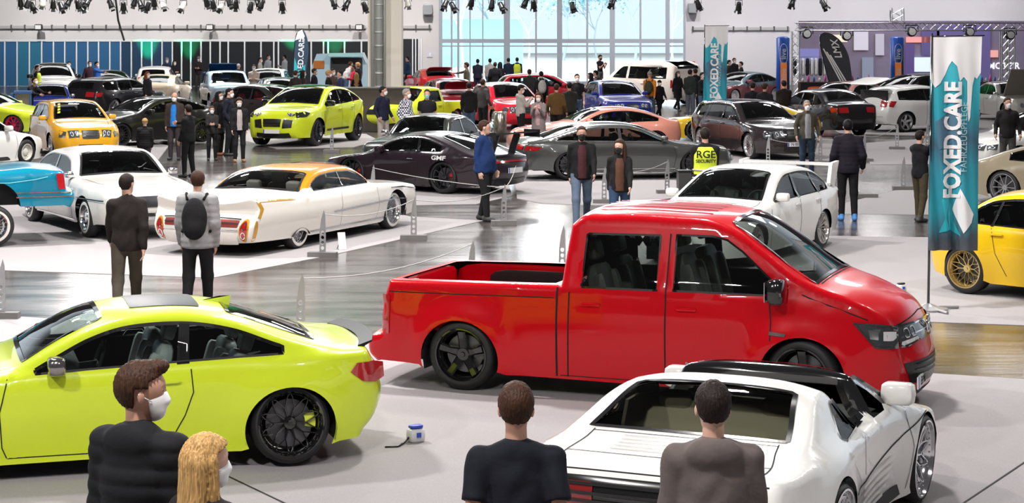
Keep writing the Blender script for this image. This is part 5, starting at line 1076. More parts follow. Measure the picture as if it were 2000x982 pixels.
def signplate(px, py, w_, h_, col, lb, txt=None):
    t = MB().box((0, 0, 0), (w_, .04, h_)).build('wall_sign', mat('sign', col, .5), loc=(wx(px), YW-.03, wz(py))); setp(t, lb, 'sign')
    MB().box((w_*.12, -.025, 0), (w_*.3, .01, h_*.6)).build('pictogram', WHITEP, t)
signplate(1352, 126, .3, .36, (.6, .03, .05), 'small red sign on the right wall below the loudspeaker'); signplate(839, 106, .28, .3, (.6, .58, .72), 'pale notice on the wall between the dark door and the window')
cb = MB(); cb.tube([(wx(225, 85), 85, wz(-10, 85)), (wx(231, 85), 85, wz(40, 85)), (wx(238, 85), 85.5, wz(79, 85))], .045, 6); setp(cb.build('hanging_cable', BLACK), 'black cable hanging diagonally in front of the left wall', 'cable')
# spotlights on a lighting bar above the picture
bar = MB(); YB = 66.
for zz in (0, .3):
    for yy in (-.15, .15): bar.tube([(-19, YB+yy, 4.42+zz), (13, YB+yy, 4.42+zz)], .025, 6)
for i in range(80): bar.tube([(-19+i*.4, YB-.15, 4.42+(.3 if i % 2 else 0)), (-18.6+i*.4, YB-.15, 4.42+(0 if i % 2 else .3))], .012, 4)
setp(bar.build('ceiling_lighting_truss', ALU), 'aluminium lighting truss above the picture carrying the row of spotlights', 'truss')
def spot(px, py, a, b, white=False):
    ys_ = YB+(-.3 if SPX.index(px) % 2 else .3); t = empty('spotlight', (wx(px, ys_), ys_, wz(py, ys_)), 0, None, 'spotlight', 'spotlights hanging from the lighting truss'); mb = MB()
    Rm = Matrix.Rotation(a, 3, 'Y') @ Matrix.Rotation(b, 3, 'X'); pf = [(.05, .13), (.075, .10), (.085, 0), (.10, -.1), (.105, -.15)]
    mb.lathe(pf, 12); mb.V = [tuple(Rm @ Vector(v)) for v in mb.V]; mb.build('can', mat('spot_white', (.85, .83, .8), .4) if white else BLACK, t, True)
    dz = 4.40-wz(py, ys_); mb = MB(); mb.tube([(-.11, 0, 0), (-.11, 0, .17), (.11, 0, .17), (.11, 0, 0)], .012, 5); mb.tube([(0, 0, .17), (0, 0, dz), (0, .15 if ys_ < YB else -.15, dz)], .015, 5); mb.build('yoke', BLACK, t)
    mb = MB()
    for k in range(4):
        an = k*PI/2+.2; mb.add([(.10*math.cos(an-.6), .10*math.sin(an-.6), -.15), (.10*math.cos(an+.6), .10*math.sin(an+.6), -.15), (.15*math.cos(an+.5), .15*math.sin(an+.5), -.24), (.15*math.cos(an-.5), .15*math.sin(an-.5), -.24)], [(0, 1, 2, 3)])
    mb.V = [tuple(Rm @ Vector(v)) for v in mb.V]; mb.build('barn_door', BLACK, t); return t
SPX = [40, 54, 63, 84, 104, 119, 135, 152, 161, 172, 216, 241, 263, 274, 289, 301, 318, 358, 403, 416, 433, 447, 461, 490, 503, 511, 551, 651, 678, 712, 797, 870, 884, 921, 961, 979, 1027, 1042, 1118, 1197, 1363, 1443, 1548, 1608]
names = 'above the blue partition|above the black partition|left of the pillar|in front of the great window|right of the great window'.split('|')
ORD = 'first second third fourth fifth sixth seventh eighth ninth tenth eleventh twelfth thirteenth'.split(); cnt_ = {}
for i, px in enumerate(SPX):
    wh_ = px in (318, 358, 433, 797, 84); t = spot(px, 3+4*((i*7) % 3), .45*math.sin(i*2.3), .5*math.cos(i*1.7), wh_)
    zone = names[0] if px < 257 else names[1] if px < 520 else names[2] if px < 800 else names[3] if px < 1340 else names[4]
    kk = ('white' if wh_ else 'black', zone); cnt_[kk] = cnt_.get(kk, 0)+1; t['label'] = ORD[cnt_[kk]-1]+' '+kk[0]+' hanging spotlight from the left '+zone; t['group'] = ('white' if wh_ else 'black')+' spotlights '+zone
# green uplights on the left wall
GREEN = (.0, 1., .25)
def uplight(px, Y, e, lb, dy=0.):
    x = wx(px, Y); t = empty('uplight', (x, Y, 0), 0, lb, 'uplight'); MB().lathe([(.09, 0), (.11, .1), (.1, .22)], 14).build('housing', BLACK, t, True)
    MB().lathe([(.0005, .225), (.085, .225)], 14).build('lens', mat('green_lens', (.05, .9, .3), .2, emit=3), t)
    d = bpy.data.lights.new('green_beam', 'SPOT'); d.energy = e; d.color = GREEN; d.spot_size = .75; d.spot_blend = .8; d.shadow_soft_size = .06
    o = bpy.data.objects.new('green_beam', d); COL.objects.link(o); o.parent = t; o.location = (0, 0, .3); o.rotation_euler = (PI+dy*-1., 0, 0)
uplight(285, 108.9, 3500, 'green uplight at the left partition behind the black estate', .10); uplight(366, 108.9, 6000, 'green uplight at the partition behind the cream coupe', .10); uplight(568, 108.6, 14000, 'green uplight at the partition beside the feather flag', .14); uplight(652, 108.8, 7000, 'green uplight behind the feather flag', .1)
def hero(label, sp, a, px, py, opx, near, col, q=1.8, name='car', cat='car', **k):
    (x, y), th = place(sp, a, px, py, opx, near); return build_car(name, label, cat, sp, (x, y), th, col, q, **k)
# red pickup
RM = ([0, .3, 1.0, 3.5, 4.0, 5.4], [0, .27, .77, 3.27, 3.85, 5.4]); rm = lambda u: float(np.interp(u, *RM))
PV = var(remap(crewvan, *RM), rim='five', rimm=mat('black_rim', (.012, .012, .013), .1, .3, 1.), cal=(.05, .05, .05), plates=[('front', .32, 'EI·ML', -.62)], camber=.07, steer=-.12, glass=glass((.50, .55, .53)))
van, vsh = hero('red crew-cab pickup van with black five-spoke wheels in the centre', PV, 'r', 905, 762, 1570, True, RED, 2.6, name='pickup_van', cat='pickup')
redp = paint(RED)
m = MB(); kx, ky, kz = vsh.k; X = lambda u: (vsh.x0-rm(u))*kx
def bedbox(m, u0, u1, y0, y1, z0, z1, b=.02): m.box(((X(u0)+X(u1))/2, (y0+y1)/2, (z0+z1)/2*kz), (abs(X(u0)-X(u1)), abs(y1-y0), (z1-z0)*kz), None, 1, b)
bedbox(m, 3.56, 5.10, -.80, .80, .60, .63); m.build('bed_floor', INTER, van)
m = MB(); bedbox(m, 3.56, 5.10, .80, .84, .6, 1.12); bedbox(m, 3.56, 5.10, -.84, -.80, .6, 1.12); bedbox(m, 3.54, 3.58, -.8, .8, .6, 1.12); bedbox(m, 5.06, 5.10, -.8, .8, .6, 1.12); m.build('bed_wall', redp, van)
for sg in (-1, 1): m = MB(); bedbox(m, 3.72, 4.75, sg*.775, sg*.795, .62, 1.06); m.build('bed_liner', BLACK, van)
m = MB(); m.box((X(4.95), -.70, 1.02*kz), (.12, .1, .2), None, 1, .02); m.build('bed_latch', redp, van)
m = MB(); m.box((X(3.66), -.72, 1.0*kz), (.06, .08, .26), None, 1, .02); m.build('bed_strut', BLACK, van)
# roof ribs
for i, t in enumerate((-.62, -.36, -.1, .16, .42, .68)):
    v, f_ = lineV(vsh.map('top'), [(rm(2.1), t), (rm(2.6), t), (rm(3.25), t)], .05, .014); link('roof_rib', mesh('rib', v, f_), redp, van)
for sg in (-1, 1):
    m = MB(); m.box((X(1.32), sg*1.06, 1.22*kz), (.16, .25, .24), None, 1, .06); m.box((X(1.36), sg*.95, 1.12*kz), (.14, .14, .06), None, 1, .02); autosmooth(m.build('mirror', GLOSSB, van), 50)
    m = MB(); m.box((X(1.33)-.085, sg*1.06, 1.22*kz), (.005, .2, .18)); m.build('mirror_glass', CHROME, van)
def w_logo(parent, p, an, r):
    m = MB(); m.tube([(0, r*math.cos(a), r*math.sin(a)) for a in np.linspace(0, 2*PI, 24, endpoint=False)], .009, 6, True)
    m.tube([(0, -.45*r, .85*r), (0, 0, .15*r), (0, .45*r, .85*r)], .008, 5); m.tube([(0, -.9*r, .35*r), (0, -.42*r, -.8*r), (0, 0, .02*r), (0, .42*r, -.8*r), (0, .9*r, .35*r)], .008, 5); m.build('badge', CHROME, parent, True, loc=p, rot=(0, 0, an))
w_logo(van, tuple(vsh.map('front')(np.array([0.]), np.array([.78]), .03)[0]), 0, .085)
v, f_ = text_mesh('CHAM', .17, 0, .003); st_ = MB().box((X(3.02), .845, 1.42*kz), (.02+.26, .012, .34)).build('window_sticker', mat('sticker_pale', (.45, .62, .68), .5), van); link('sticker_text', mesh('l', [(X(3.02)-x, .836, 1.42*kz+.02+y) for x, y, z in v], f_, False), SEAM, st_)
# lime coupe
SP = var(remap(coupe, [0, 1.5, 2.9, 3.8, 4.53], [0, 1.5, 2.78, 3.60, 4.45]), k=(1, 1, .925), rim='mesh', rimm=mat('black_rim', (.012, .012, .013), .1, .3, 1.), cal=(.7, .8, .05), camber=.09, mirm=mat('carbon_chrome', (.35, .33, .33), .12, .9), glass=glass((.62, .70, .68)), seatcol=(.55, .55, .54), plates=[], tyre=(.325, .268, .28))
SP['feat'] = [('tail_lamp', 'side', [(4.16, .80), (4.22, .875), (4.38, .87), (4.47, .85), (4.48, .72), (4.40, .68), (4.27, .71)], REDL, .008), ('sunroof', 'top', [(2.42, -.62), (2.42, .62), (2.98, .62), (2.98, -.62)], mat('sunroof_glass', (.012, .012, .014), .35, spec=.05), .006),
    ('side_vent', 'side', [(1.0, .50), (1.30, .53), (1.31, .505), (1.12, .49), (1.17, .38), (1.14, .375), (1.07, .48), (1.0, .485)], GLOSSB, .008), ('tail_lamp', 'rear', rrect(.5, .72, .99, .84, .2), REDL, .01, 1)]
SP['topmir'] = 1
bm_, bsh = hero('lime green coupe with black mesh wheels at the bottom left', SP, 'r', 592, 908, -165, True, (.66, .80, .03), 2.6)
X = lambda u: (bsh.x0-u)*bsh.k[0]
zt = lambda u: float(bsh.zt(u))*bsh.k[2]
m = MB(); m.add([(X(3.02), 0, zt(3.02)+.03), (X(3.28), .035, zt(3.25)+.02), (X(3.28), -.035, zt(3.25)+.02), (X(3.30), 0, zt(3.25)+.12), (X(3.20), 0, zt(3.25)+.12)], [(0, 1, 3, 4), (0, 4, 3, 2), (1, 2, 3), (0, 2, 1)]); m.build('shark_fin', paint((.66, .80, .03)), bm_)
m = MB(); V = []
for i in range(15):
    t = -1+2*i/14; y = t*.66; x = X(4.43)+.10*t*t; z = zt(4.3)+.012+.012*(1-t*t)
    V += [(x+.07, y, z), (x-.05, y, z+.04), (x-.055, y, z+.028), (x+.05, y, z-.03)]
m.add(V, [(4*i+k, 4*i+(k+1) % 4, 4*i+4+(k+1) % 4, 4*i+4+k) for i in range(14) for k in range(4)]+[(0, 1, 2, 3), (59, 58, 57, 56)]); m.build('boot_spoiler', mat('spoiler_carbon', (.012, .012, .013), .5, spec=.2), bm_)
# white targa
TG = var(targa, rim='mesh', rimm=CHROME, camber=.06, inset=.0, glass=glass((.72, .74, .66), .3, 'tinted_glass'))
tg_, tsh = hero('white wedge-shaped targa seen from behind at the bottom right', TG, 'f', 1800, 984, 1616, True, WHITE, 2.4)
m = MB(); m.box((tsh.x0-2.86, 0, .80), (.06, 1.56, .50), Matrix.Rotation(.12, 3, 'Y'), 1, .02); m.build('rear_bulkhead', mat('tan_trim', (.36, .33, .26), .7), tg_)
def put(label, sp, px, py, deg, col, q=1., **k):
    p = P(px, py); return build_car(k.pop('name', 'car'), label, 'car', sp, (p[0], p[1]), math.radians(deg), col, q, **k)
DA = mat('dark_alloy', (.10, .10, .11), .2, .9); BLK = (.012, .011, .013)
FWHT = mat('decal_white', (.7, .7, .7), .5)
# finned hardtop
cad, csh = hero('cream 1960s hardtop with tail fins and an orange roof', finned, 'r', 585, 486, 768, False, CREAM, 2.0)
# rear-winged sports
s911 = var(sports, rim='ten', rimm=DA, cal=(.6, .01, .02), k=(1, 1, .95))
blk, ksh = hero('black sports coupe with a tall rear wing behind the orange-roofed hardtop', s911, 'r', 868, 379, 688, False, (.018, .010, .015), 1.6)
m = MB(); m.box((-2.28, 0, 1.24), (.34, 1.62, .035), Matrix.Rotation(.1, 3, 'Y')); 
for sg in (-1, 1): m.box((-2.28, sg*.81, 1.22), (.40, .02, .16))
m.build('rear_wing', BLACK, blk); v, f_ = text_mesh('GMF', .13, 0, .004); mpk = ksh.map('L'); link('side_lettering', mesh('l', mpk([3.35+a*1.5 for a, b_, c_ in v], [.78+b_ for a, b_, c_ in v], .02), f_, False), FWHT, blk); m = MB()
for sg in (-1, 1): m.box((-2.12, sg*.38, 1.0), (.16, .03, .5), Matrix.Rotation(-.35, 3, 'Y'))
m.build('wing_support', BLACK, blk)
# lime SUV
hero('lime green coupe SUV with black grille', suvc, 'f', 617, 286, 694, False, (.62, .72, .02), 1.5)
# white saloon behind the pickup with a wing
evo, esh = hero('white saloon with a tall boot wing behind the red pickup', var(saloon, k=(1, 1, .94), rimm=mat('silver_rim', (.6, .58, .55), .2, .9), glass=glass((.55, .66, .6))), 'r', 1598, 486, 1470, True, WHITE, 1.6)
m = MB(); m.box((-2.02, 0, 1.29), (.26, 1.56, .035))
m.build('boot_wing', paint(WHITE), evo); m = MB()
for sg in (-1, 1): m.prism([(-2.18, 1.34), (-1.88, 1.32), (-1.78, 1.0), (-1.98, .95)], sg*.78-.03, sg*.78+.03)
m.build('wing_side_plate', paint(WHITE), evo)
# greyish white classic
hero('pale grey 1960s saloon facing the camera behind the two men on the left', var(classic, k=(1.08, 1.02, 1.)), 'f', 174, 464, 66, False, (.60, .58, .54), 1.5)
# teal lifted tail
teal = var(classic, top=[(.10, .4, .02, 's'), (.02, .5, .05), (.0, .7, .05), (.05, .85, .05), (.3, .9, .03), (1.5, .96, .03), (1.75, 1.0, .04), (2.1, 1.28, .08), (2.35, 1.38, .05), (3.0, 1.40, .04), (3.35, 1.34, .05), (3.6, 1.08, .06), (3.75, 1.0, .04), (4.6, .97, .03), (5.0, .93, .02, 's'), (5.06, .9, .03, 's'), (5.10, .60, .03, 's'), (5.22, .58, .04), (5.22, .44, .04), (5.16, .34, .02, 's')],
    plan=[(0, .8), (.2, .9), (3, .95), (4.6, .93), (5.1, .9), (5.3, .88)], sill=[(0, .4), (5.2, .38)], wheels=[(.9, .40, .36), (3.95, .42, .36)], belt=[(0, .8), (5.2, .9)], rim='wire', rimm=CHROME, white=True, tyre=(.33, .22, .2),
    bars=[('bumper_chrome', 'side', [[(4.3, .60), (5.18, .585)], [(4.3, .53), (5.2, .52)]], .02, CHROME), ('pinstripe', 'side', [[(3.0, .78), (4.2, .76), (4.6, .80), (4.8, .84)]], .012, mat('pin_pale', (.25, .7, .75), .3)), ('bumper_chrome', 'rear', [[(-1, .585), (1, .585)]], .02, CHROME)],
    feat=[('tail_lamp', 'side', [(4.93, .88), (5.05, .88), (5.08, .64), (4.97, .64)], REDL, .012), ('tail_lamp', 'rear', rrect(.88, .63, .99, .87, .1), REDL, .012, 1)], mir=None, hand=None, k=(1, 1, 1.02))
hero('teal lifted lowrider tail with whitewall wheel at the left edge', raise_z(teal, .24), 'r', 14, 482, -440, True, (.0, .19, .30), 1.6)
# champagne, yellow and white cars at the right edge
hero('yellow saloon with gold mesh wheels at the right edge', var(saloon, rim='mesh', rimm=mat('gold_rim', (.75, .58, .25), .2, .9), k=(.88, 1, .96), wheels=[(.80, .355, .325), (3.78, .355, .325)]), 'r', 1888, 574, 2245, True, (.80, .50, .005), 1.6)
hero('champagne coupe with multi-spoke wheels behind the yellow saloon', var(sports, rim='ten', rimm=ALU), 'r', 1963, 401, 2190, True, (.33, .28, .19), 1.3)
hero('white saloon behind the champagne coupe at the right edge', var(saloon, k=(1, 1, .98)), 'f', 1985, 338, 2150, False, WHITE, 1.)
# grey fastback and salmon coupe behind it
a7 = var(saloon, k=(1, 1, .90), top=[(.06, .17, .03, 's'), (.0, .28, .10), (.0, .45, .13), (.03, .58, .12), (.10, .70, .08), (.3, .77, .04), (.9, .86, .03), (1.4, .93, .03), (1.75, 1.08, .09), (2.15, 1.27, .08), (2.4, 1.34, .05), (2.8, 1.37, .045), (3.3, 1.34, .05), (3.8, 1.22, .07), (4.3, 1.06, .05), (4.75, .97, .03, 's'), (4.84, .85, .06), (4.88, .6, .09), (4.86, .4, .08), (4.8, .25, .04, 's')],
    plan=[(0, .66), (.12, .78), (.4, .88), (.9, .93), (2.4, .92), (3.9, .93), (4.4, .89), (4.7, .80), (4.9, .70)], wheels=[(.92, .38, .35), (3.84, .38, .35)], tyre=(.35, .28, .26), dlo=dict(u1=1.6, u2=4.2, bl=[(1.5, .93), (4.4, 1.0)], m=.075),
    pillars=[[(2.62, .92), (2.70, .92), (2.71, 1.40), (2.64, 1.40)], [(3.55, .95), (3.60, .95), (3.45, 1.40), (3.41, 1.40)]], ws=(1.48, 2.3, .92, .88), rg=(4.42, 3.6, .86, .80), hand=[(2.55, .80), (3.45, .83)],
    seams=[('side', [(1.46, .90), (1.38, .6), (1.45, .22)]), ('side', [(2.68, .92), (2.70, .22)]), ('side', [(3.55, .94), (3.5, .6), (3.35, .3)]), ('rear', [(-.8, .8), (.8, .8)])], trimmat=CHROME, trimw=.02,
    feat=[('tail_lamp', 'side', [(4.45, .84), (4.80, .86), (4.85, .76), (4.6, .74)], REDL, .01), ('tail_lamp', 'rear', rrect(.4, .76, .99, .86, .15), REDL, .01, 1), ('lamp_strip', 'rear', rrect(-.5, .79, .5, .81, .1), REDL, .012), ('diffuser', 'rear', rrect(-.9, .27, .9, .46, .2), BLACK, .006), ('head_lamp', 'front', rrect(.5, .55, .98, .66, .15), HEADL, .01, 1)],
    bars=[('bumper_chrome', 'rear', [[(-.9, .46), (.9, .46)], [(-.85, .3), (.85, .3)]], .02, CHROME, .02), ('sill_chrome', 'side', [(1.4, .27), (3.3, .28)], .015, CHROME)], rimm=DA)
hero('grey metallic fastback behind the walking couple', a7, 'r', 1112, 353, 1357, False, mat('grey_metallic', (.10, .104, .10), .25, .5, .9, back=True), 1.5)
hero('salmon pink coupe behind the grey fastback', var(coupe, k=(1, 1, .90), rimm=DA, rim='multi', plates=[]), 'f', 1082, 304, 1278, False, (.75, .30, .22), 1.2)
# dark saloon, yellow sports car, black tail
hero('dark brown-grey saloon with silver wheels facing right beside the olive jacket man', var(estate, rim='multi', plates=[('front', .40, 'N·BE 1')], k=(.95, 1, 1)), 'f', 1467, 311, 1374, False, mat('dark_flip', (.035, .026, .030), .18, .3, 1., back=True), 1.4)
hero('yellow sports car with black wheels half hidden by the dark saloon', var(sports, rim='ten', rimm=DA), 'f', 1357, 278, 1530, False, (.80, .52, .01), 1.1)
put('black saloon seen from behind right of the tallest seated crowd', var(saloon, plates=[]), 1594, 262, 112, BLK, 1.1)
hero('pink muscle coupe behind the white hatchback', muscle, 'f', 1632, 240, 1735, False, (.80, .36, .34), 1.)
golf, gsh = hero('white hatchback with its tailgate open', var(hatch, rim='five', rimm=ALU, plates=[('rear', .55)], rg=None, k=(1.02, 1, 1)), 'r', 1768, 259, 1886, False, WHITE, 1.4)
m = MB(); m.box((0, 0, 0), (.85, 1.35, .05), None, 1, .02); m.build('tailgate', paint(WHITE), golf, True, loc=(-2.10, 0, 1.62), rot=(0, -.25, 0))
m = MB(); m.box((0, 0, 0), (.5, 1.15, .03)); m.build('tailgate_glass', GLOSSB, golf, loc=(-2.02, 0, 1.59), rot=(0, -.25, 0)); m = MB(); m.box((-1.90, 0, 1.02), (.06, 1.25, .62)); m.build('boot_opening', INTER, golf)
hero('black estate parked behind the white hatchback', var(estate, plates=[]), 'f', 1755, 221, 1858, False, BLK, .9, far=True)
g_, gs = put('grey 1970s saloon with its bonnet up behind the tall flag', var(classic, k=(.88, .9, 1.), bars=[], white=False, rim='ten', rimm=DA), 1972, 236, -78, (.32, .31, .29), 1.)
m = MB(); m.box((0, 0, 0), (1.1, 1.3, .04)); m.build('bonnet', mat('bonnet_underside', (.20, .18, .15), .6), g_, loc=(1.15, 0, 1.38), rot=(0, -1.0, 0)); m = MB(); m.prism([(-.3, -.4), (.3, -.3), (.0, .35)], -.005, .005, 'z'); m.build('bonnet_pad', mat('pad_yellow', (.75, .50, .02), .6), g_, loc=(1.13, -.2, 1.42), rot=(0, -1.0, 0))
# left side
hero('orange-yellow hatchback facing the camera', var(hatch, feat=hatch['feat']+[('screen_sticker', 'top', [(1.36+i*.12, -.80+i*.012), (1.36+i*.12, -.70+i*.012), (1.44+i*.12, -.69+i*.012), (1.44+i*.12, -.79+i*.012)], mat('sticker_yellow', (.80, .80, .02), .5), .012) for i in range(4)], plates=[], rimm=ALU, k=(1, 1, .98)), 'f', 104, 309, 66, False, (.80, .40, .02), 1.3)
hero('white rounded classic coupe nose at the left edge', var(sports, rim='steel', rimm=mat('cream_rim', (.6, .58, .52), .3), tyre=(.32, .2, .2), k=(.9, .9, 1.02), plates=[]), 'f', 50, 322, -70, True, WHITE, 1.2)
put('small dark blue car with chrome screen frame facing the camera', var(classic, k=(.8, .85, .95), bars=[], white=False, trimmat=CHROME), 98, 238, -80, (.008, .02, .22), 1.)
hero('black estate with silver ten-spoke wheels and red tail lamps', var(estate, rim='ten', rimm=ALU, plates=[]), 'r', 221, 229, 308, False, BLK, 1.2)
hero('low black coupe behind the person in the blue shirt', var(coupe, k=(1.02, 1, .98), plates=[], rimm=DA), 'f', 236, 288, 394, False, (.014, .014, .014), 1.1)
put('black 1960s hardtop with white chrome edging behind the black winged coupe', var(classic, k=(.88, .92, 1.02)), 838, 342, -112, (.03, .034, .03), 1.3)
put('lime green car with pink wheels at the far left edge', var(coupe, rim='ten', rimm=mat('pink_rim', (.7, .03, .12), .25, .4), plates=[]), -18, 262, -20, (.60, .72, .03), 1.)
put('white off-roader behind the guard in the yellow vest', var(suvc, k=(.95, .95, 1.05), plates=[]), 104, 206, -75, WHITE, .8, far=True)
put('black coupe parked against the blue partition', var(coupe, plates=[]), 216, 196, -60, BLK, .7, far=True)
put('beige fastback with dark rear window behind the black estate', var(coupe, plates=[]), 318, 207, 88, (.66, .55, .42), .9, far=True)
put('white small hatchback with dark glass behind the couple in black', var(hatch, plates=[]), 306, 192, 95, WHITE, .8, far=True)
put('pale blue pickup with dark blue stripe', var(pickup, k=(.92, .95, 1)), 442, 211, -74, (.45, .60, .72), .9, far=True)
bb, _ = put('dark blue hatchback with its bonnet raised near the partition', var(hatch, plates=[]), 438, 184, -85, (.01, .06, .16), .8, far=True); m = MB(); m.box((0, 0, 0), (.8, 1.3, .04)); m.build('bonnet', paint((.01, .06, .16)), bb, loc=(1.15, 0, 1.3), rot=(0, -.5, 0))
put('dark green coupe behind the lime SUV with pale roof', var(coupe, plates=[]), 548, 218, -78, (.015, .03, .03), .9, far=True)
put('black car with red seats behind the lime SUV', var(saloon, seatcol=(.5, .02, .03), glass=glass((.7, .72, .72)), plates=[]), 540, 249, -40, (.025, .02, .02), 1., far=True)
put('white small car behind the visitors in pale tops', var(hatch, plates=[]), 524, 201, -90, WHITE, .7, far=True)
lp, _ = hero('lime green small pickup behind the two masked men', pickup, 'f', 792, 257, 884, False, (.66, .76, .03), 1.1)
for lb, px, py, dg in (('bright red coupe with its boot open beside the pillar', 842, 190, 105), ('dark red coupe with its bonnet open showing the engine', 884, 222, -75)):
    rc, rs = put(lb, var(coupe, plates=[]), px, py, dg, (.55, .012, .02) if dg > 0 else (.28, .01, .02), .9, far=True)
    m = MB(); m.box((0, 0, 0), (.65, 1.15, .04), None, 1, .02); m.build('boot_lid' if dg > 0 else 'bonnet', paint((.35, .01, .03)), rc, loc=(-1.75, 0, 1.34) if dg > 0 else (1.2, 0, 1.12), rot=(0, .3 if dg > 0 else -.5, 0))
    m = MB(); m.box((0, 0, 0), (.6, 1.1, .05)); m.build('engine_bay' if dg < 0 else 'boot_floor', mat('engine_metal', (.25, .25, .26), .3, .8), rc, loc=(-1.75, 0, .98) if dg > 0 else (1.5, 0, .86))
put('red hatchback with a white roof behind the man in the grey jacket', var(hatch, two=(lambda x: 1.36, mat('white_roof', WHITE, .3, 0, .8)), plates=[]), 990, 247, -72, (.66, .01, .03), 1.1)
put('bright red small car hidden behind the man in the cream hoodie', var(hatch, plates=[]), 1064, 216, 10, (.66, .01, .03), .9, far=True)
put('dark blue saloon facing the camera below the white van', var(saloon, plates=[]), 1204, 237, -78, (.012, .02, .24), 1.2)
hero('white van with dark side windows below the great window', boxvan, 'r', 1284, 206, 1190, False, (.80, .74, .66), 1.1, name='van', cat='van')
hero('multicoloured rally coupe behind the blue flag', var(coupe, rim='dish', rimm=mat('white_rim', (.75, .75, .75), .3), plates=[], two=(lambda x: .78, mat('wrap_teal', (.10, .16, .20), .3, 0, .8))), 'f', 1434, 204, 1512, False, (.26, .06, .07), 1., far=True)
# camper
cm = empty('camper', tuple(P(662, 186)), 0, 'pale blue camper trailer with its serving hatch open behind the crowd', 'camper'); sc_ = (186-HY)/CH; W_ = 112/sc_
pr = [(-W_/2, .35), (-W_/2+.05, 1.3), (-W_/2+.3, 1.95), (W_/2-.3, 2.0), (W_/2-.02, 1.4), (W_/2, .35)]
MB().prism(pr, 0, 2, 'y').build('body', paint((.42, .60, .70)), cm); m = MB(); m.box((.35, -.02, 1.35), (1.5, .05, .8)); m.build('hatch_opening', INTER, cm); m = MB(); m.box((-.95, -.02, 1.45), (.5, .05, .36)); m.build('window', mat('orange_curtain', (.45, .14, .02), .8), cm)
m = MB(); m.box((.35, -.25, 1.9), (1.6, .5, .04), Matrix.Rotation(.3, 3, 'X')); m.build('hatch_flap', paint((.42, .60, .70)), cm); m = MB(); m.lathe([(.05, -.1), (.3, -.1), (.3, .1), (.05, .1)], 20, 'y', (-.6, .2, .3)); m.lathe([(.05, -.1), (.3, -.1), (.3, .1), (.05, .1)], 20, 'y', (.5, .2, .3)); m.build('wheel', RUBBER, cm)
# ================================================================ SMALL THINGS
POSTM = mat('post_steel', (.42, .42, .43), .35, .6); BLOCKM = mat('post_block', (.17, .16, .155), .8)
hs = [np.array([(.0+.026*math.cos(a), z+.028*math.sin(a)) for a in np.linspace(0, 2*PI, 12, endpoint=False)]) for z in (.14, .22, .30, .38)]
_o = np.array([(-.05, .05), (.05, .05), (.045, .40), (.02, .58), (-.02, .72), (-.042, .64), (-.05, .40)]); _v, _f = tri(_o, hs, (), .2); _n = len(_v)
_V = [(x, -.008, z) for x, z in _v]+[(x, .008, z) for x, z in _v]; _F = [tuple(t[::-1]) for t in _f]+[tuple(t+_n) for t in _f]
def ring(idx): return idx
_k = 0
for rg_ in [_o]+hs:
    m_ = len(rg_); _F += [(_k+i, _k+(i+1) % m_, _k+(i+1) % m_+_n, _k+i+_n) for i in range(m_)]; _k += m_
fin_me = fixn(mesh('fin', _V, _F, False)); blk_me = MB(); blk_me.box((0, 0, .04), (.44, .16, .08)); blk_me = fixn(mesh('block', blk_me.V, blk_me.F, False))
def post(px, py, lb, rz=0.):
    p = P(px, py); t = empty('rope_post', (p[0], p[1], .0), rz, lb, 'rope post', 'rope posts between the cars'); link('fin', fin_me, POSTM, t, rot=(0, 0, PI)); link('base_block', blk_me, BLOCKM, t); return np.array([p[0], p[1], .66])
PO = [('post_a', 630, 502, 'rope post with holes in front of the finned hardtop'), ('post_b', 808, 468, 'rope post in front of the nose of the finned hardtop'), ('post_c', 984, 439, 'rope post beside the big man in the blue jacket'), ('post_d', 728, 392, 'rope post standing behind the orange roof in front of the black winged coupe'),
      ('post_e', 587, 655, 'tall looking rope post behind the boot spoiler of the lime coupe'), ('post_f', 1098, 540, 'rope post whose top shows behind the cab corner of the red pickup'), ('post_g', 921, 574, 'rope post whose tip shows behind the pickup bed'), ('post_h', 1180, 397, 'rope post between the walking couple'),
      ('post_i', 1303, 378, 'rope post with a dark block left of the security guard'), ('post_j', 1500, 322, 'rope post left of the man in the olive jacket'), ('post_k', 1602, 320, 'rope post right of the man in the olive jacket'), ('post_l', 1688, 316, 'rope post right of the dark padded jacket'),
      ('post_m', 1752, 292, 'rope post in front of the open-tailgate hatchback'), ('post_n', 1764, 371, 'rope post left of the man taking a photograph'), ('post_o', 1811, 290, 'rope post behind the man taking a photograph'), ('post_p', 648, 298, 'rope post in front of the lime coupe SUV'), ('post_q', 2, 622, 'rope post base at the left picture edge'), ('post_r', 1346, 222, 'far rope post on the bright floor near the flag')]
PT = {n_: post(x, y, lb, .15*(i % 3-1)) for i, (n_, x, y, lb) in enumerate(PO)}
p = P(1693, 386); setp(link('base_block', blk_me, BLOCKM, None, loc=p), 'lone dark block on the carpet right of the dark padded jacket', 'block')
def rope(a, b, lb, sag=.12):
    a, b = np.array(a), np.array(b); m = MB(); m.tube([a+(b-a)*t-np.array([0, 0, sag*4*t*(1-t)]) for t in np.linspace(0, 1, 10)], .007, 5); setp(m.build('rope', mat('rope_grey', (.5, .49, .48), .6), None, True), lb, 'rope')
rope(PT['post_a'], PT['post_b'], 'rope along the side of the finned hardtop'); rope(PT['post_b'], PT['post_c'], 'rope from the hardtop nose past the big man'); rope(PT['post_c'], np.array([*P(1010, 372)[:2], .62]), 'rope behind the big man in the blue jacket')
rope(PT['post_d'], PT['post_c'], 'rope in front of the black winged coupe', .05); rope(PT['post_e'], PT['post_g'], 'rope above the aisle behind the lime coupe'); rope(PT['post_h'], PT['post_i'], 'rope in front of the grey fastback'); rope(PT['post_j'], PT['post_k'], 'rope in front of the dark saloon'); rope(PT['post_l'], PT['post_m'], 'rope in front of the white hatchback')
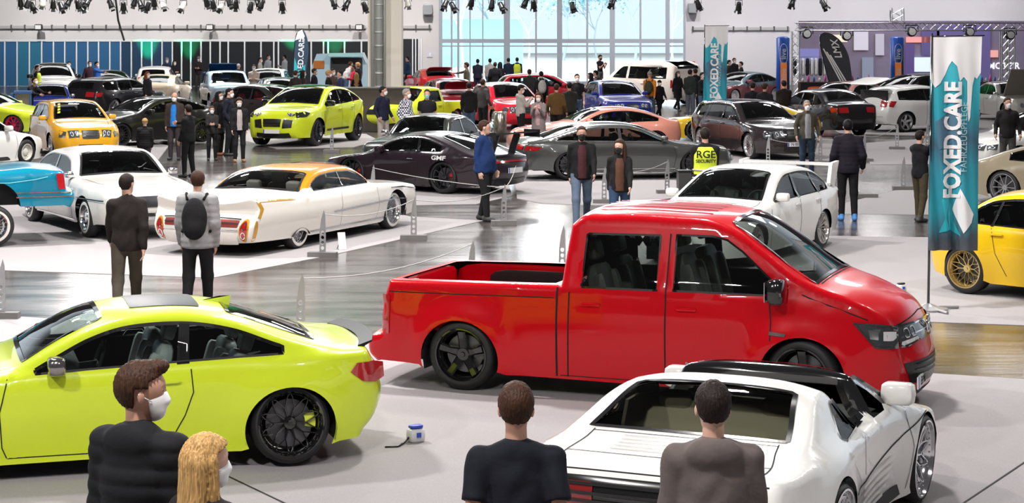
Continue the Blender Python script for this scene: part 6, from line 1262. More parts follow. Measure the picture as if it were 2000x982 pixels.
# ---- flags
def banner_mat(name, stops, ang=0.):
    m, n, l, b = _bsdf(name); t = n.new('ShaderNodeTexCoord'); s_ = n.new('ShaderNodeSeparateXYZ'); l.new(t.outputs['Generated'], s_.inputs[0]); no = n.new('ShaderNodeTexNoise'); no.inputs['Scale'].default_value = 3.; l.new(t.outputs['Generated'], no.inputs[0])
    ma = n.new('ShaderNodeMath'); ma.operation = 'MULTIPLY_ADD'; l.new(no.outputs[0], ma.inputs[0]); ma.inputs[1].default_value = .22; l.new(s_.outputs['Z'], ma.inputs[2]); cr = n.new('ShaderNodeValToRGB'); l.new(ma.outputs[0], cr.inputs[0])
    el = cr.color_ramp.elements
    while len(el) < len(stops): el.new(.5)
    for e, (p_, c_) in zip(el, stops): e.position = p_; e.color = (*c_, 1)
    l.new(cr.outputs[0], b.inputs['Base Color']); b.inputs['Roughness'].default_value = .7; return m
TEAL = (.02, .36, .46); DKG = (.055, .075, .095); FW = mat('flag_white', (.82, .82, .82), .7)
FM = banner_mat('flag_print', [(.0, (.09, .085, .08)), (.16, DKG), (.32, TEAL), (.5, (.03, .30, .40)), (.60, (.05, .13, .20)), (.74, TEAL), (1., (.04, .42, .50))])
FTEAL = mat('flag_teal', (.02, .42, .50), .7); FGREY = mat('flag_slate', (.07, .16, .24), .7)
def flag(px, py, lb, w_=.64, z0=.75, z1=3.42, lean=.05, text=True, sq=1.):
    p = P(px, py); t = empty('flag', (p[0], p[1], 0), 0, lb, 'flag')
    m = MB(); m.tube([(0, 0, .05), (lean*.3, 0, 1.), (lean, 0, z1+.04)], [.018, .016, .012], 8); m.build('pole', GLOSSB, t, True); m = MB(); m.tube([(lean, 0, z1), (lean+w_*1.02, 0, z1+.01)], .009, 6); m.build('cross_bar', GLOSSB, t, True)
    m = MB(); m.lathe([(.24, 0), (.24, .03), (.1, .06), (.03, .09)], 20)
    for a in (0.3, 1.9, 3.5, 5.1): m.tube([(0, 0, .04), (.42*math.cos(a), .42*math.sin(a), .025)], .02, 6)
    m.build('flag_base', mat('base_grey', (.35, .35, .36), .4, .5), t)
    def mp(a, b, off=0.):           # a across 0..1, b up 0..1
        a = np.asarray(a, float); b = np.asarray(b, float); x = lean*(.3+.7*b)+a*w_*(.96+.04*b)-.02; fold = .06*np.sin(a*9+b*3.5)*(1-b)**.6*(.3+a)+.045*np.sin(a*19+b*6)*(1-b)**.8*(1-a*.5)
        z = z0+(z1-z0)*b-.05*a*(1-b)*0; return np.c_[x, -(fold)-off, z]
    aa = np.linspace(0, 1, 25); bb = np.linspace(0, 1, 41); A, B = np.meshgrid(aa, bb); V = mp(A.ravel(), B.ravel()); n_ = 25; Fc = [(j*n_+i, j*n_+i+1, (j+1)*n_+i+1, (j+1)*n_+i) for j in range(40) for i in range(n_-1)]
    cl = link('banner', mesh('banner', V, Fc), FM, t)
    def pr(name, poly, m_, off=.004):
        v, f = patchV(mp, poly, .03, off, .02); link(name, mesh(name, v, f), m_, cl)
    pr('white_field', [(0, 1), (1, 1), (1, .83), (.93, .80), (.88, .81), (.84, .77), (.80, .62), (.77, .60), (.74, .66), (.73, .79), (.66, .81), (.58, .79), (.52, .86), (.42, .885), (.36, .86), (.30, .82), (.2, .78), (.1, .76), (0, .80)], FW, .004)
    pr('slate_field', [(.12, .60), (.3, .63), (.55, .70), (.62, .72), (.62, .55), (.45, .50), (.2, .47)], FGREY, .0035)
    pr('emblem_leaf', [(.50, .19), (.70, .08), (.86, .13), (.90, .17), (.62, .29)], FW, .005); pr('emblem_tail', [(.22, .08), (.44, .095), (.36, .15), (.40, .25), (.26, .24), (.34, .15)], FTEAL, .005); pr('emblem_tail', [(.42, .10), (.66, .065), (.52, .14), (.46, .24), (.40, .17)], FTEAL, .0055)
    if text:
        for tx, size, ca, cb, bo in (('FOXED.CARE', .245*w_/.64*sq, .47, .515, .010), ('FAHRZEUGPFLEGE', .105*w_/.64*sq, .68, .53, 0)):
            v, f = densify(*text_mesh(tx, size, 0, bo)); v = np.array(v); k = 1.0; v2 = v*[k, 1, 1]; x_ = ca-(v2[:, 1])*1.15/w_; y_ = cb+v2[:, 0]/(z1-z0)
            link('lettering', mesh('lettering', mp(x_, y_, .012), f, False), FW if size > .2 else mat('flag_pale', (.45, .65, .72), .7), cl)
    return t
flag(1813, 606, 'tall teal banner flag on a black pole at the right foreground'); flag(1373, 282, 'smaller teal banner flag behind the dark brown-grey saloon', .70)
def feather(px, py, Y=None, lb='', w_=.62, h=3.2, lean=0., col=(.02, .05, .09), txt='FOXED.CARE', stripes=False, sgn=1):
    p = P(px, py); t = empty('feather_flag', (p[0], p[1], 0), 0, lb, 'flag'); sp_ = spl([(0, .5, 's'), (-.02*sgn, h*.6), (0.0, h*.85), (.10*sgn, h*.97), (.30*sgn, h), (w_*.8*sgn, h*.92), (w_*sgn, h*.78), (w_*.98*sgn, h*.5), (w_*.8*sgn, .6, 's')], .12)
    sk = lambda v: [(x+lean*(h-z)/h, z) for x, z in v]; m = MB(); m.prism(sk(sp_), -.006, .006); cl = m.build('banner', mat('feather_cloth', col, .7), t); m = MB(); m.tube([(a+0, .0, b) for a, b in sk([(0, .0), (-.02*sgn, h*.6), (0, h*.85), (.1*sgn, h*.97), (.3*sgn, h*1.0)])], .018, 6); m.build('pole', GLOSSB, t); m = MB(); m.lathe([(.25, 0), (.25, .05), (.05, .08)], 14, c=(lean, 0, 0)); m.build('flag_base', BLOCKM, t)
    v, f = text_mesh(txt, .34 if not stripes else .40, 0, .006); link('lettering', mesh('l', [((w_*.52*sgn)-y+lean*(h-(h*.55+x))/h, -.010, h*.55+x*1.0) for x, y, z in v] if not stripes else [((w_*.62*sgn)-y+lean*(h-(h*.80+x))/h, -.010, h*.80+x*.9) for x, y, z in v], f, False), FW, cl)
    if stripes:
        for i in range(3):
            m = MB(); m.prism(sk([(.06*sgn+i*.10*sgn, h*.80-i*.12), (.11*sgn+i*.10*sgn, h*.80-i*.12), (w_*.50*sgn+i*.10*sgn, h*.40), (w_*.44*sgn+i*.10*sgn, h*.40)]), -.011, -.007); m.build('stripe', FW, cl)
    else:
        m = MB(); m.prism(sk([(.0, h*.84), (.08, h*.96), (.3, h*.995), (w_*.72, h*.90), (w_*.5, h*.82), (w_*.25, h*.86)]), -.010, -.007); m.build('white_tip', FW, cl); m = MB(); m.prism(sk([(.02, .8), (w_*.9, .8), (w_*.85, 1.6), (w_*.4, 1.3), (.02, 1.9)]), -.010, -.007); m.build('teal_field', FTEAL, cl)
    return t
feather(577, 196, lb='feather flag with white lettering in front of the green-lit partition', lean=-.15, w_=.6, h=3.15)
feather(1596, 222, lb='dark drop-shaped flag with white stripes in front of the stage truss', w_=.95, h=3.1, lean=.75, col=(.035, .038, .045), txt='LMX', stripes=True)
# ---- sunshine pillars, stage
for px, lb in ((1529, 'round blue and orange advertising column left of the drop-shaped flag'), (1752, 'round blue and orange advertising column at the middle of the stage truss')):
    p = P(px, 206); t = empty('advertising_column', tuple(p), 0, lb, 'advertising column'); m = MB(); m.lathe([(.28, 0), (.28, 2.80), (.2, 2.86), (.0005, 2.88)], 24); m.build('column', mat('column_blue', (.01, .07, .38), .4), t, True)
    m = MB(); m.box((0, -.275, 1.05), (.26, .02, 1.5)); m.build('orange_panel', mat('column_orange', (.85, .22, .03), .5, emit=.25), t); m = MB(); m.tube([(.15*math.cos(a), -.285, 2.15+.42*math.copysign(abs(math.sin(a))**.6, math.sin(a))) for a in np.linspace(0, 2*PI, 24, endpoint=False)], .014, 5, True); m.build('white_ring', FW, t)
    for tx, zc, sz in (('live', 2.15, .30), ('sunshine', 1.05, .26)):
        v, f = text_mesh(tx, sz, 0, .006); link('lettering', mesh('l', [(-y, -.292, zc+x*1.1) for x, y, z in v], f, False), FW, t)
def truss(name, a, b, w_=.3, lb=''):
    a, b = np.array(a, float), np.array(b, float); d = b-a; L_ = np.linalg.norm(d); d /= L_; up = np.array([0, 0, 1.]) if abs(d[2]) < .9 else np.array([1., 0, 0]); s_ = np.cross(d, up); s_ /= np.linalg.norm(s_); u_ = np.cross(s_, d); m = MB(); n_ = int(L_/.35)+1
    c = [s_*w_/2*i+u_*w_/2*j for i, j in ((1, 1), (1, -1), (-1, -1), (-1, 1))]
    for q in c: m.tube([a+q, b+q], .03, 6)
    for k in range(n_):
        for e in range(4): m.tube([a+d*L_*k/n_+c[e], a+d*L_*(k+1)/n_+c[(e+1) % 4]], .016, 4)
    return setp(m.build(name, mat('truss_aluminium', (.6, .6, .62), .3, .8)), lb, 'truss')
YS = 88.; sx_ = lambda px: wx(px, YS); zt_ = wz(52, YS)
truss('stage_truss', (sx_(1553), YS, zt_), (sx_(2080), YS, zt_), .32, 'long horizontal aluminium truss over the stage'); truss('stage_truss', (sx_(1553), YS, .0), (sx_(1553), YS, zt_-.2), .3, 'left upright of the stage truss'); truss('stage_truss', (sx_(1962), YS, .0), (sx_(1962), YS, zt_-.2), .3, 'right upright of the stage truss beside the big white letters')
truss('stage_truss', (sx_(1752), YS, zt_+.2), (sx_(1752), YS+.1, zt_+.75), .5, 'short truss tower on top of the stage truss'); truss('stage_truss', (sx_(1995), YS+2, .0), (sx_(1995), YS+2, zt_-.2), .3, 'upright truss at the right picture edge')
bd = MB().box(((wx(1560, 104)+wx(2100, 104))/2, 104, 1.75), (wx(2100, 104)-wx(1560, 104), .15, 3.5)).build('stage_backdrop', mat('backdrop_mauve', (.44, .38, .42), .7, bump=.3, bscale=1.2)); setp(bd, 'long mauve backdrop wall behind the stage truss', 'backdrop')
v, f = text_mesh('MOTOR', .46, 0, .008); link('lettering', mesh('l', [(wx(1960, 104)+x*.95, 103.9, wz(129, 104)+y) for x, y, z in v], f, False), mat('sign_white_lit', (.9, .9, .95), .4, emit=.9), bd)
def bpanel(x0, x1, y0, y1, col, nm, e=0.):
    m = MB(); m.box(((wx(x0, 103.7)+wx(x1, 103.7))/2, 103.75, (wz(y0, 103.7)+wz(y1, 103.7))/2), (wx(x1, 103.7)-wx(x0, 103.7), .05, wz(y0, 103.7)-wz(y1, 103.7))); return m.build(nm, mat(nm, col, .5, emit=e), bd)
bpanel(1615, 1655, 68, 82, (.80, .72, .50), 'lit_strip', .8); bpanel(1770, 1830, 72, 83, (.85, .35, .30), 'lit_sign', .6); bpanel(1934, 1950, 98, 112, (.85, .40, .32), 'lit_sign', .6); bpanel(1786, 1826, 112, 140, (.55, .65, .95), 'bright_screen', 1.0); bpanel(1668, 1696, 62, 98, (.85, .82, .80), 'white_banner', .3); bpanel(1710, 1727, 66, 108, (.75, .72, .70), 'poster', .2)
bpanel(1684, 1706, 112, 155, (.35, .40, .45), 'info_screen', .2); bpanel(1768, 1786, 85, 150, (.20, .14, .34), 'purple_panel'); bpanel(1800, 1835, 60, 108, (.22, .18, .36), 'purple_panel'); bpanel(1830, 1935, 50, 160, (.26, .22, .42), 'purple_panel'); bpanel(1560, 1600, 95, 125, (.30, .30, .62), 'blue_light_panel', .3)
for px, lb, w_ in ((1600, 'black counter with an orange sunshine sign left of the drop-shaped flag', 78), (1685, 'black counter with a red sign right of the drop-shaped flag', 76), (1925, 'purple counter under the big white letters', 60)):
    Y = 84.; t = empty('counter', (wx(px, Y), Y, 0), 0, lb, 'counter'); W_ = w_*Y/F; m = MB(); m.box((0, 0, .5), (W_, .7, 1.0)); m.build('body', BLACK if px < 1900 else mat('counter_purple', (.14, .10, .24), .5), t); m = MB(); m.box((0, 0, 1.02), (W_+.05, .8, .05)); m.build('worktop', mat('worktop_dark', (.10, .06, .06), .4), t)
    m = MB(); m.box((.05, -.37, .72), (W_*.72, .03, .26), None, 1, .01); s_ = m.build('sign', mat('sign_orange', (.75, .12, .05), .5, emit=.15), t)
    if px < 1650: v, f = text_mesh('sunshine', .26, 0, .004); link('lettering', mesh('l', [(.05+x, -.405, .72+y) for x, y, z in v], f, False), FW, s_)
    for i in range(7):
        m = MB(); hh = .16+.12*((i*5) % 3)/2; m.lathe([(.05, 0), (.05, hh*.7), (.02, hh*.8), (.02, hh)], 10); o = m.build('bottle', mat('bottle_%d' % (i % 3), ((.7, .7, .68), (.6, .1, .3), (.1, .2, .5))[i % 3], .4), None, True, loc=(wx(px, Y)-W_*.42+i*W_*.14, Y-.1, 1.045)); setp(o, ORD[i]+' small bottle from the left on the '+('left sunshine' if px < 1650 else 'red-signed' if px < 1900 else 'purple')+' counter', 'bottle', 'bottles on the '+('left' if px < 1650 else 'middle' if px < 1900 else 'right')+' counter')
for px, py, lb in ((1575, 66, 'moving stage light under the left end of the stage truss'), (1653, 70, 'big round stage light hanging beside the lit strip'), (1780, 62, 'black stage light under the truss right of the column'), (1893, 62, 'black stage light hanging above the tall flag'), (1972, 68, 'stage light hanging at the right upright')):
    t = empty('stage_light', (sx_(px), YS-.1, wz(py, YS)), 0, lb, 'stage light'); m = MB(); m.lathe([(.1, -.15), (.2, -.1), (.22, .1), (.19, .16)], 16, 'y'); m.build('head', BLACK, t, True); m = MB(); m.tube([(-.26, 0, 0), (-.26, 0, .28), (.26, 0, .28), (.26, 0, 0)], .03, 6); m.tube([(0, 0, .28), (0, 0, max(.3, zt_-.17-wz(py, YS)))], .02, 6); m.build('yoke', BLACK, t); m = MB(); m.lathe([(.0005, -.16), (.15, -.155)], 16, 'y'); m.build('lens', mat('lens_pale', (.7, .7, .68), .3), t)
d = bpy.data.lights.new('violet_stage_lamp', 'AREA'); d.energy = 600; d.color = (.68, .64, 1.); d.size = 8; o = bpy.data.objects.new('violet_stage_lamp', d); COL.objects.link(o); o.location = (wx(1880, 96), 96, 6.2); o.rotation_euler = (.55, 0, 0)
# clothes rail with shirts
t = empty('clothes_rack', (wx(1585, 92), 92, 0), 0, 'clothes rack with white and dark shirts beside the left stage upright', 'clothes rack'); m = MB(); m.tube([(-.9, 0, 0), (-.9, 0, 1.9), (.9, 0, 1.9), (.9, 0, 0)], .03, 6); m.build('frame', ALU, t)
for i in range(9): m = MB(); m.box((-.75+i*.19, 0, 1.45), (.14, .4, .8), None, 1, .03); m.build('shirt', cloth((.75, .75, .75) if i % 3 else (.02, .02, .02)), t, True)
# ---- small floor things
t = empty('waste_bin', tuple(P(977, 276)), 0, 'tall silver cylinder bin left of the man in the cream hoodie', 'bin'); m = MB(); m.lathe([(.19, 0), (.19, .82), (.17, .84)], 28); m.build('drum', mat('brushed_bin', (.45, .42, .36), .25, .9), t, True); m = MB(); m.tube([(.17*math.cos(a), .17*math.sin(a), .86) for a in np.linspace(0, 2*PI, 20, endpoint=False)], .018, 6, True); m.build('rim', CHROME, t, True)
t = empty('tool_trolley', tuple(P(45, 256)), .2, 'blue wheeled trolley with a ribbed grey side at the left', 'trolley'); m = MB(); m.box((0, 0, .72), (.46, .40, 1.0)); m.build('cabinet', mat('ribbed_grey', (.20, .18, .16), .4, .3), t)
m = MB(); [m.box((x, y, .7), (.05, .05, 1.14)) for x in (-.24, .24) for y in (-.21, .21)]; m.box((0, 0, 1.26), (.56, .5, .08)); m.box((0, 0, .16), (.54, .48, .08)); m.box((-.33, 0, 1.1), (.1, .4, .25)); m.build('frame', mat('trolley_blue', (.02, .08, .26), .4), t)
m = MB(); [m.box((-.2+i*.05, -.205, .72), (.012, .012, .95)) for i in range(9)]; m.build('rib', mat('rib_dark', (.08, .07, .06), .5), t)
for x in (-.2, .2):
    for y in (-.17, .17): m = MB(); m.lathe([(.05, -.02), (.06, 0), (.05, .02)], 12, 'y', (x, y, .062)); m.build('castor', RUBBER, t)
def pbox(px, py, lb, s_=1., blue=True):
    t = empty('power_box', tuple(P(px, py)), .5, lb, 'power box'); m = MB(); m.box((0, 0, .06*s_), (.15*s_, .12*s_, .12*s_), None, 1, .02); m.build('box', mat('box_white', (.70, .70, .72), .4), t, True)
    m = MB(); m.box((0, 0, .135*s_), (.12*s_, .09*s_, .03*s_), None, 1, .01); m.build('lid', mat('lid_blue', (.02, .06, .45), .4) if blue else BLACK, t, True); m = MB(); m.tube([(-.06*s_, 0, .05), (-.14*s_, -.06, .02), (-.24*s_, -.14, .01), (-.34*s_, -.10, .008)], .01, 6); m.build('cable', BLACK, t, True)
    m = MB(); m.box((.0, -.065*s_, .07*s_), (.04*s_, .01, .04*s_)); m.build('socket', mat('socket_blue', (.02, .06, .45), .4), t)
pbox(812, 863, 'white floor power box with a blue lid between the lime coupe and the pickup', 1.); pbox(1760, 570, 'small pale power box on the carpet left of the tall flag pole', .85, False)
p = P(668, 488); t = empty('info_board', tuple(p), .35, 'small white info board propped on the carpet beside the finned hardtop', 'info board'); m = MB(); m.box((0, 0, .14), (.12, .012, .28), Matrix.Rotation(-.35, 3, 'X')); m.build('board', WHITEP, t); m = MB(); m.tube([(0, .03, .22), (-.04, .14, .006)], .006, 5); m.build('prop', BLACK, t)
t = empty('black_bin', tuple(P(1336, 388)), .1, 'dark grey box bin left of the security guard', 'bin'); m = MB(); m.box((0, 0, .27), (.26, .26, .54), None, 1); m.build('box', mat('bin_dark', (.06, .06, .06), .5), t); m = MB(); m.box((0, 0, .56), (.28, .28, .04)); m.build('lid', BLACK, t)
o = MB().box((-.35, 9.3, .116), (7.2, 2.0, .208)).build('platform', CARPET); setp(o, 'low grey platform below the frame that the nearest visitors stand on', 'platform')
# ================================================================ VISITORS
def checks(c1, c2, sc=22):
    m, n, l, b = _bsdf('checked_shirt'); t = n.new('ShaderNodeTexCoord'); ck = n.new('ShaderNodeTexChecker'); ck.inputs['Scale'].default_value = sc; l.new(t.outputs['Object'], ck.inputs[0]); ck.inputs[1].default_value = (*c1, 1); ck.inputs[2].default_value = (*c2, 1); l.new(ck.outputs[0], b.inputs['Base Color']); b.inputs['Roughness'].default_value = .9; return m
DKB = (.012, .011, .014); NAVY = (.012, .018, .045); JEAN = (.07, .11, .18); OLIVE = (.06, .052, .03); GREY = (.09, .085, .085)
def hipx(px, S_): return (px-1000)/S_, F/S_
def fg(px, yt, S_, lb, h, **k):
    x, y = hipx(px, S_); return person(lb, x, y, h=h, z=.22, q=2, **k)
fg(276, 697, 428, 'young man with brown quiff and white mask in a black puffer jacket', 1.86, face=62, hz=-.95, pose='stand', coat='puffer', top=(.008, .008, .010), hair='quiff', hc='brown', hood=True)
fg(402, 812, 452, 'long-haired blonde woman with a mask beside the young man in the puffer', 1.63, face=50, hz=-.4, pose='stand', coat='jacket', top=(.012, .008, .008), hair='long', hc='blond', fem=True)
fg(1008, 742, 418, 'man in a black t-shirt seen from behind at the bottom centre', 1.73, face=90, hz=.0, pose='behind', coat='tee', top=(.006, .007, .014), hair='short', hc='brown', mask=False, g=1.12)
fg(1392, 740, 418, 'man in a grey hooded sweatshirt seen from behind in front of the white targa', 1.735, face=88, hz=.1, pose='stand', coat='hoodie', top=(.13, .105, .10), hair='short', hc='dark', mask=False, hood=True, g=1.1)
PPL = []
def ft(px, yt, yf, lb, q=1, **k):         # head row and feet row both known
    S_ = (yf-HY)/CH; x, y = hipx(px, S_); PPL.append((x, y)); return person(lb, x, y, h=CH-(yt-HY)/S_, q=q, z=ground(x, y), **k)
def hd_(px, yt, lb, h=1.76, q=0, **k):
    x, y = at_top(px, yt, h); y0 = min(y, 109.); best = y0
    if q == 0:
        for dy in sorted(np.linspace(-.14, .14, 57), key=abs):
            y2 = y0*(1+dy); h2 = CH-(yt-HY)*y2/F
            if y2 < 110 and (1.5 if h > 1.6 else h*.85) < h2 < (1.97 if h > 1.6 else h*1.2) and not blocked((px-1000)/F*y2, y2) and all(math.hypot((px-1000)/F*y2-a_[0], y2-a_[1]) > .55 for a_ in PPL): best = y2; break
        h = min(1.97, CH-(yt-HY)*best/F)
    x = (px-1000)/F*best; PPL.append((x, best)); return person(lb, x, best, h=h, q=q, z=ground(x, best), **k)
hd_(248, 333, 'man in a dark brown jacket and olive trousers walking away on the left', 1.80, 1, face=100, hz=-.5, pose='walk', top=(.022, .016, .014), leg=(.07, .058, .042), hair='short', hc='dark', mask=False)
hd_(386, 331, 'man in a pale grey jacket with a black backpack seen from behind', 1.80, 1, face=88, hz=.1, pose='step', coat='puffer', top=(.36, .36, .37), leg=(.012, .012, .014), hair='short', hc='brown', mask=False, pack=(.012, .012, .014), hood=True)
ft(946, 234, 431, 'big man in a blue and dark grey zip jacket beside the rope post', face=-28, hz=.5, pose='step', g=1.32, coat='jacket', top=(.012, .035, .13), leg=(.012, .012, .014), hair='short', hc='brown', mask=False)
hd_(1136, 242, 'man with black mask in black and red jacket walking hand in hand', 1.80, 1, face=-88, pose='walk', coat='jacket', top=(.010, .010, .011), leg=(.12, .16, .23), hair='short', hc='brown', maskc=(.01, .01, .012), inner=(.07, .02, .025), hood=True)
hd_(1210, 268, 'long-haired woman with black mask and black jacket walking hand in hand', 1.68, 1, face=-92, hz=-.4, pose='walk', coat='jacket', top=(.012, .011, .012), leg=(.03, .06, .12), hair='long', hc='brown', fem=True, maskc=(.01, .01, .012), inner=(.12, .05, .03))
# security guard with printed vest
r, J = hd_(1377, 249, 'security guard seen from behind in a yellow vest with black lettering', 1.80, 1, face=90, pose='hold', coat='jacket', top=(.012, .012, .014), leg=(.012, .012, .014), hair='short', hc='dark', mask=False, g=1.12)
def vest(r, J, txt=True, q=1):
    ch = J['chest']; hv = .022 if q else .035
    def f_(p):
        b = su([ell(p, ch+[-.005, 0, .02], (.150, .205, .23)), ell(p, (0, 0, 1.08+J['dz']), (.140, .195, .26)), ell(p, (0, 0, .94+J['dz']), (.145, .20, .2))], .05); b = np.maximum(b, .84+J['dz']-p[:, 2]); b = np.maximum(b, np.abs(p[:, 1])-.195); return np.maximum(b, p[:, 2]-1.47-J['dz'])
    V, Fc = snet(f_, [-.25, -.28, .8], [.25, .28, 1.6], hv); o = link('hi_vis_vest', mesh('vest', V, Fc), mat('hi_vis', (.66, .80, .03), .6), r)
    for zc in (.95, 1.08):
        m = MB(); m.tube([(.153*math.cos(a), .203*math.sin(a), zc+J['dz']) for a in np.linspace(0, 2*PI, 28, endpoint=False)], .018, 4, True); m.build('reflective_band', mat('reflective', (.55, .48, .45), .3, .3), o, True)
    if txt:
        for t_, s_, z_ in (('RGE', .17, 1.34), ('SECURITY', .072, 1.23)):
            v, f = text_mesh(t_, s_, 0, .003); link('lettering', mesh('l', [(-.152-.012*(1 if s_ > .1 else 1)-0*abs(x)+.35*x*x, -x*1.05, z_+J['dz']+y) for x, y, z in v], f, False), SEAM, o)
vest(r, J)
ft(1576, 195, 343, 'older man in an olive jacket, jeans and white mask facing the camera', face=-85, pose='pockets', coat='jacket', top=(.085, .075, .055), leg=(.03, .05, .085), hair='crop', hc='grey', inner=(.35, .35, .38))
ft(1656, 233, 431, 'man in a dark padded jacket and bright blue trainers seen from behind', face=88, pose='pockets', coat='puffer', top=(.016, .012, .022), leg=(.010, .010, .012), hair='short', hc='black', mask=False, shoe=(.05, .22, .55))
ft(1797, 254, 433, 'man in a black jacket and olive trousers taking a photograph beside the tall flag', face=35, pose='photo', coat='jacket', top=(.010, .010, .013), leg=(.075, .06, .035), hair='short', hc='dark', mask=True, hood=True)
ft(341, 180, 312, 'bald man with a bright blue shirt under a brown jacket', face=-95, pose='stand', coat='jacket', top=(.045, .03, .025), leg=(.05, .04, .045), hair='bald', inner=(.02, .20, .62), g=1.15)
ft(368, 204, 346, 'man in black seen from behind pointing left', face=150, hz=-.4, pose='point', coat='jacket', top=(.010, .010, .012), leg=(.010, .010, .012), hair='short', hc='dark', mask=True, g=1.1)
ft(283, 231, 341, 'child in a black padded jacket with a beige hat seen from behind', face=95, pose='stand', coat='puffer', top=(.014, .012, .014), leg=(.05, .05, .055), hair='beanie', hc='blond', mask=False)
ft(414, 207, 313, 'short woman with a mask holding a magazine', face=-80, pose='hold', coat='jacket', top=(.03, .028, .028), leg=(.015, .015, .017), hair='bun', hc='brown', fem=True)
ft(428, 178, 303, 'woman with long dark hair in a black coat behind the magazine reader', face=-20, pose='stand', coat='coat', top=(.012, .010, .011), leg=(.02, .016, .016), hair='long', hc='black', fem=True, shoe=(.25, .08, .03))
ft(448, 172, 304, 'man in a navy jacket with a mask looking right', face=-10, pose='pockets', coat='jacket', top=(.014, .016, .03), leg=(.015, .016, .02), hair='short', hc='black')
ft(467, 191, 316, 'young man with an open dark jacket over a pale shirt', face=-75, pose='stand', coat='jacket', top=(.012, .012, .014), leg=(.014, .014, .016), hair='full', hc='dark', inner=(.48, .42, .40), shoe=(.35, .18, .08))
hd_(748, 168, 'man in a navy jumper and pale trousers standing in front of the low wall', 1.80, 0, face=-40, hz=.6, pose='pockets', coat='jacket', top=(.014, .016, .04), leg=(.45, .40, .36), hair='short', hc='dark')
hd_(794, 173, 'bearded man in a black and white checked shirt', 1.80, 0, face=-30, hz=.3, pose='behind', coat='jacket', leg=NAVY, hair='short', hc='grey', topmat=checks((.02, .02, .04), (.65, .65, .70)), g=1.25)
hd_(834, 174, 'man in a black t-shirt with a mask in front of the lime pickup', 1.80, 0, face=-90, pose='behind', coat='tee', top=DKB, leg=DKB, hair='short', hc='dark', maskc=(.25, .5, .5))
hd_(886, 217, 'crouched child in a dark jacket behind the black winged coupe', 1.15, 0, face=-90, pose='stand', top=DKB, leg=GREY, hair='beanie', hc='black', mask=False)
D = dict
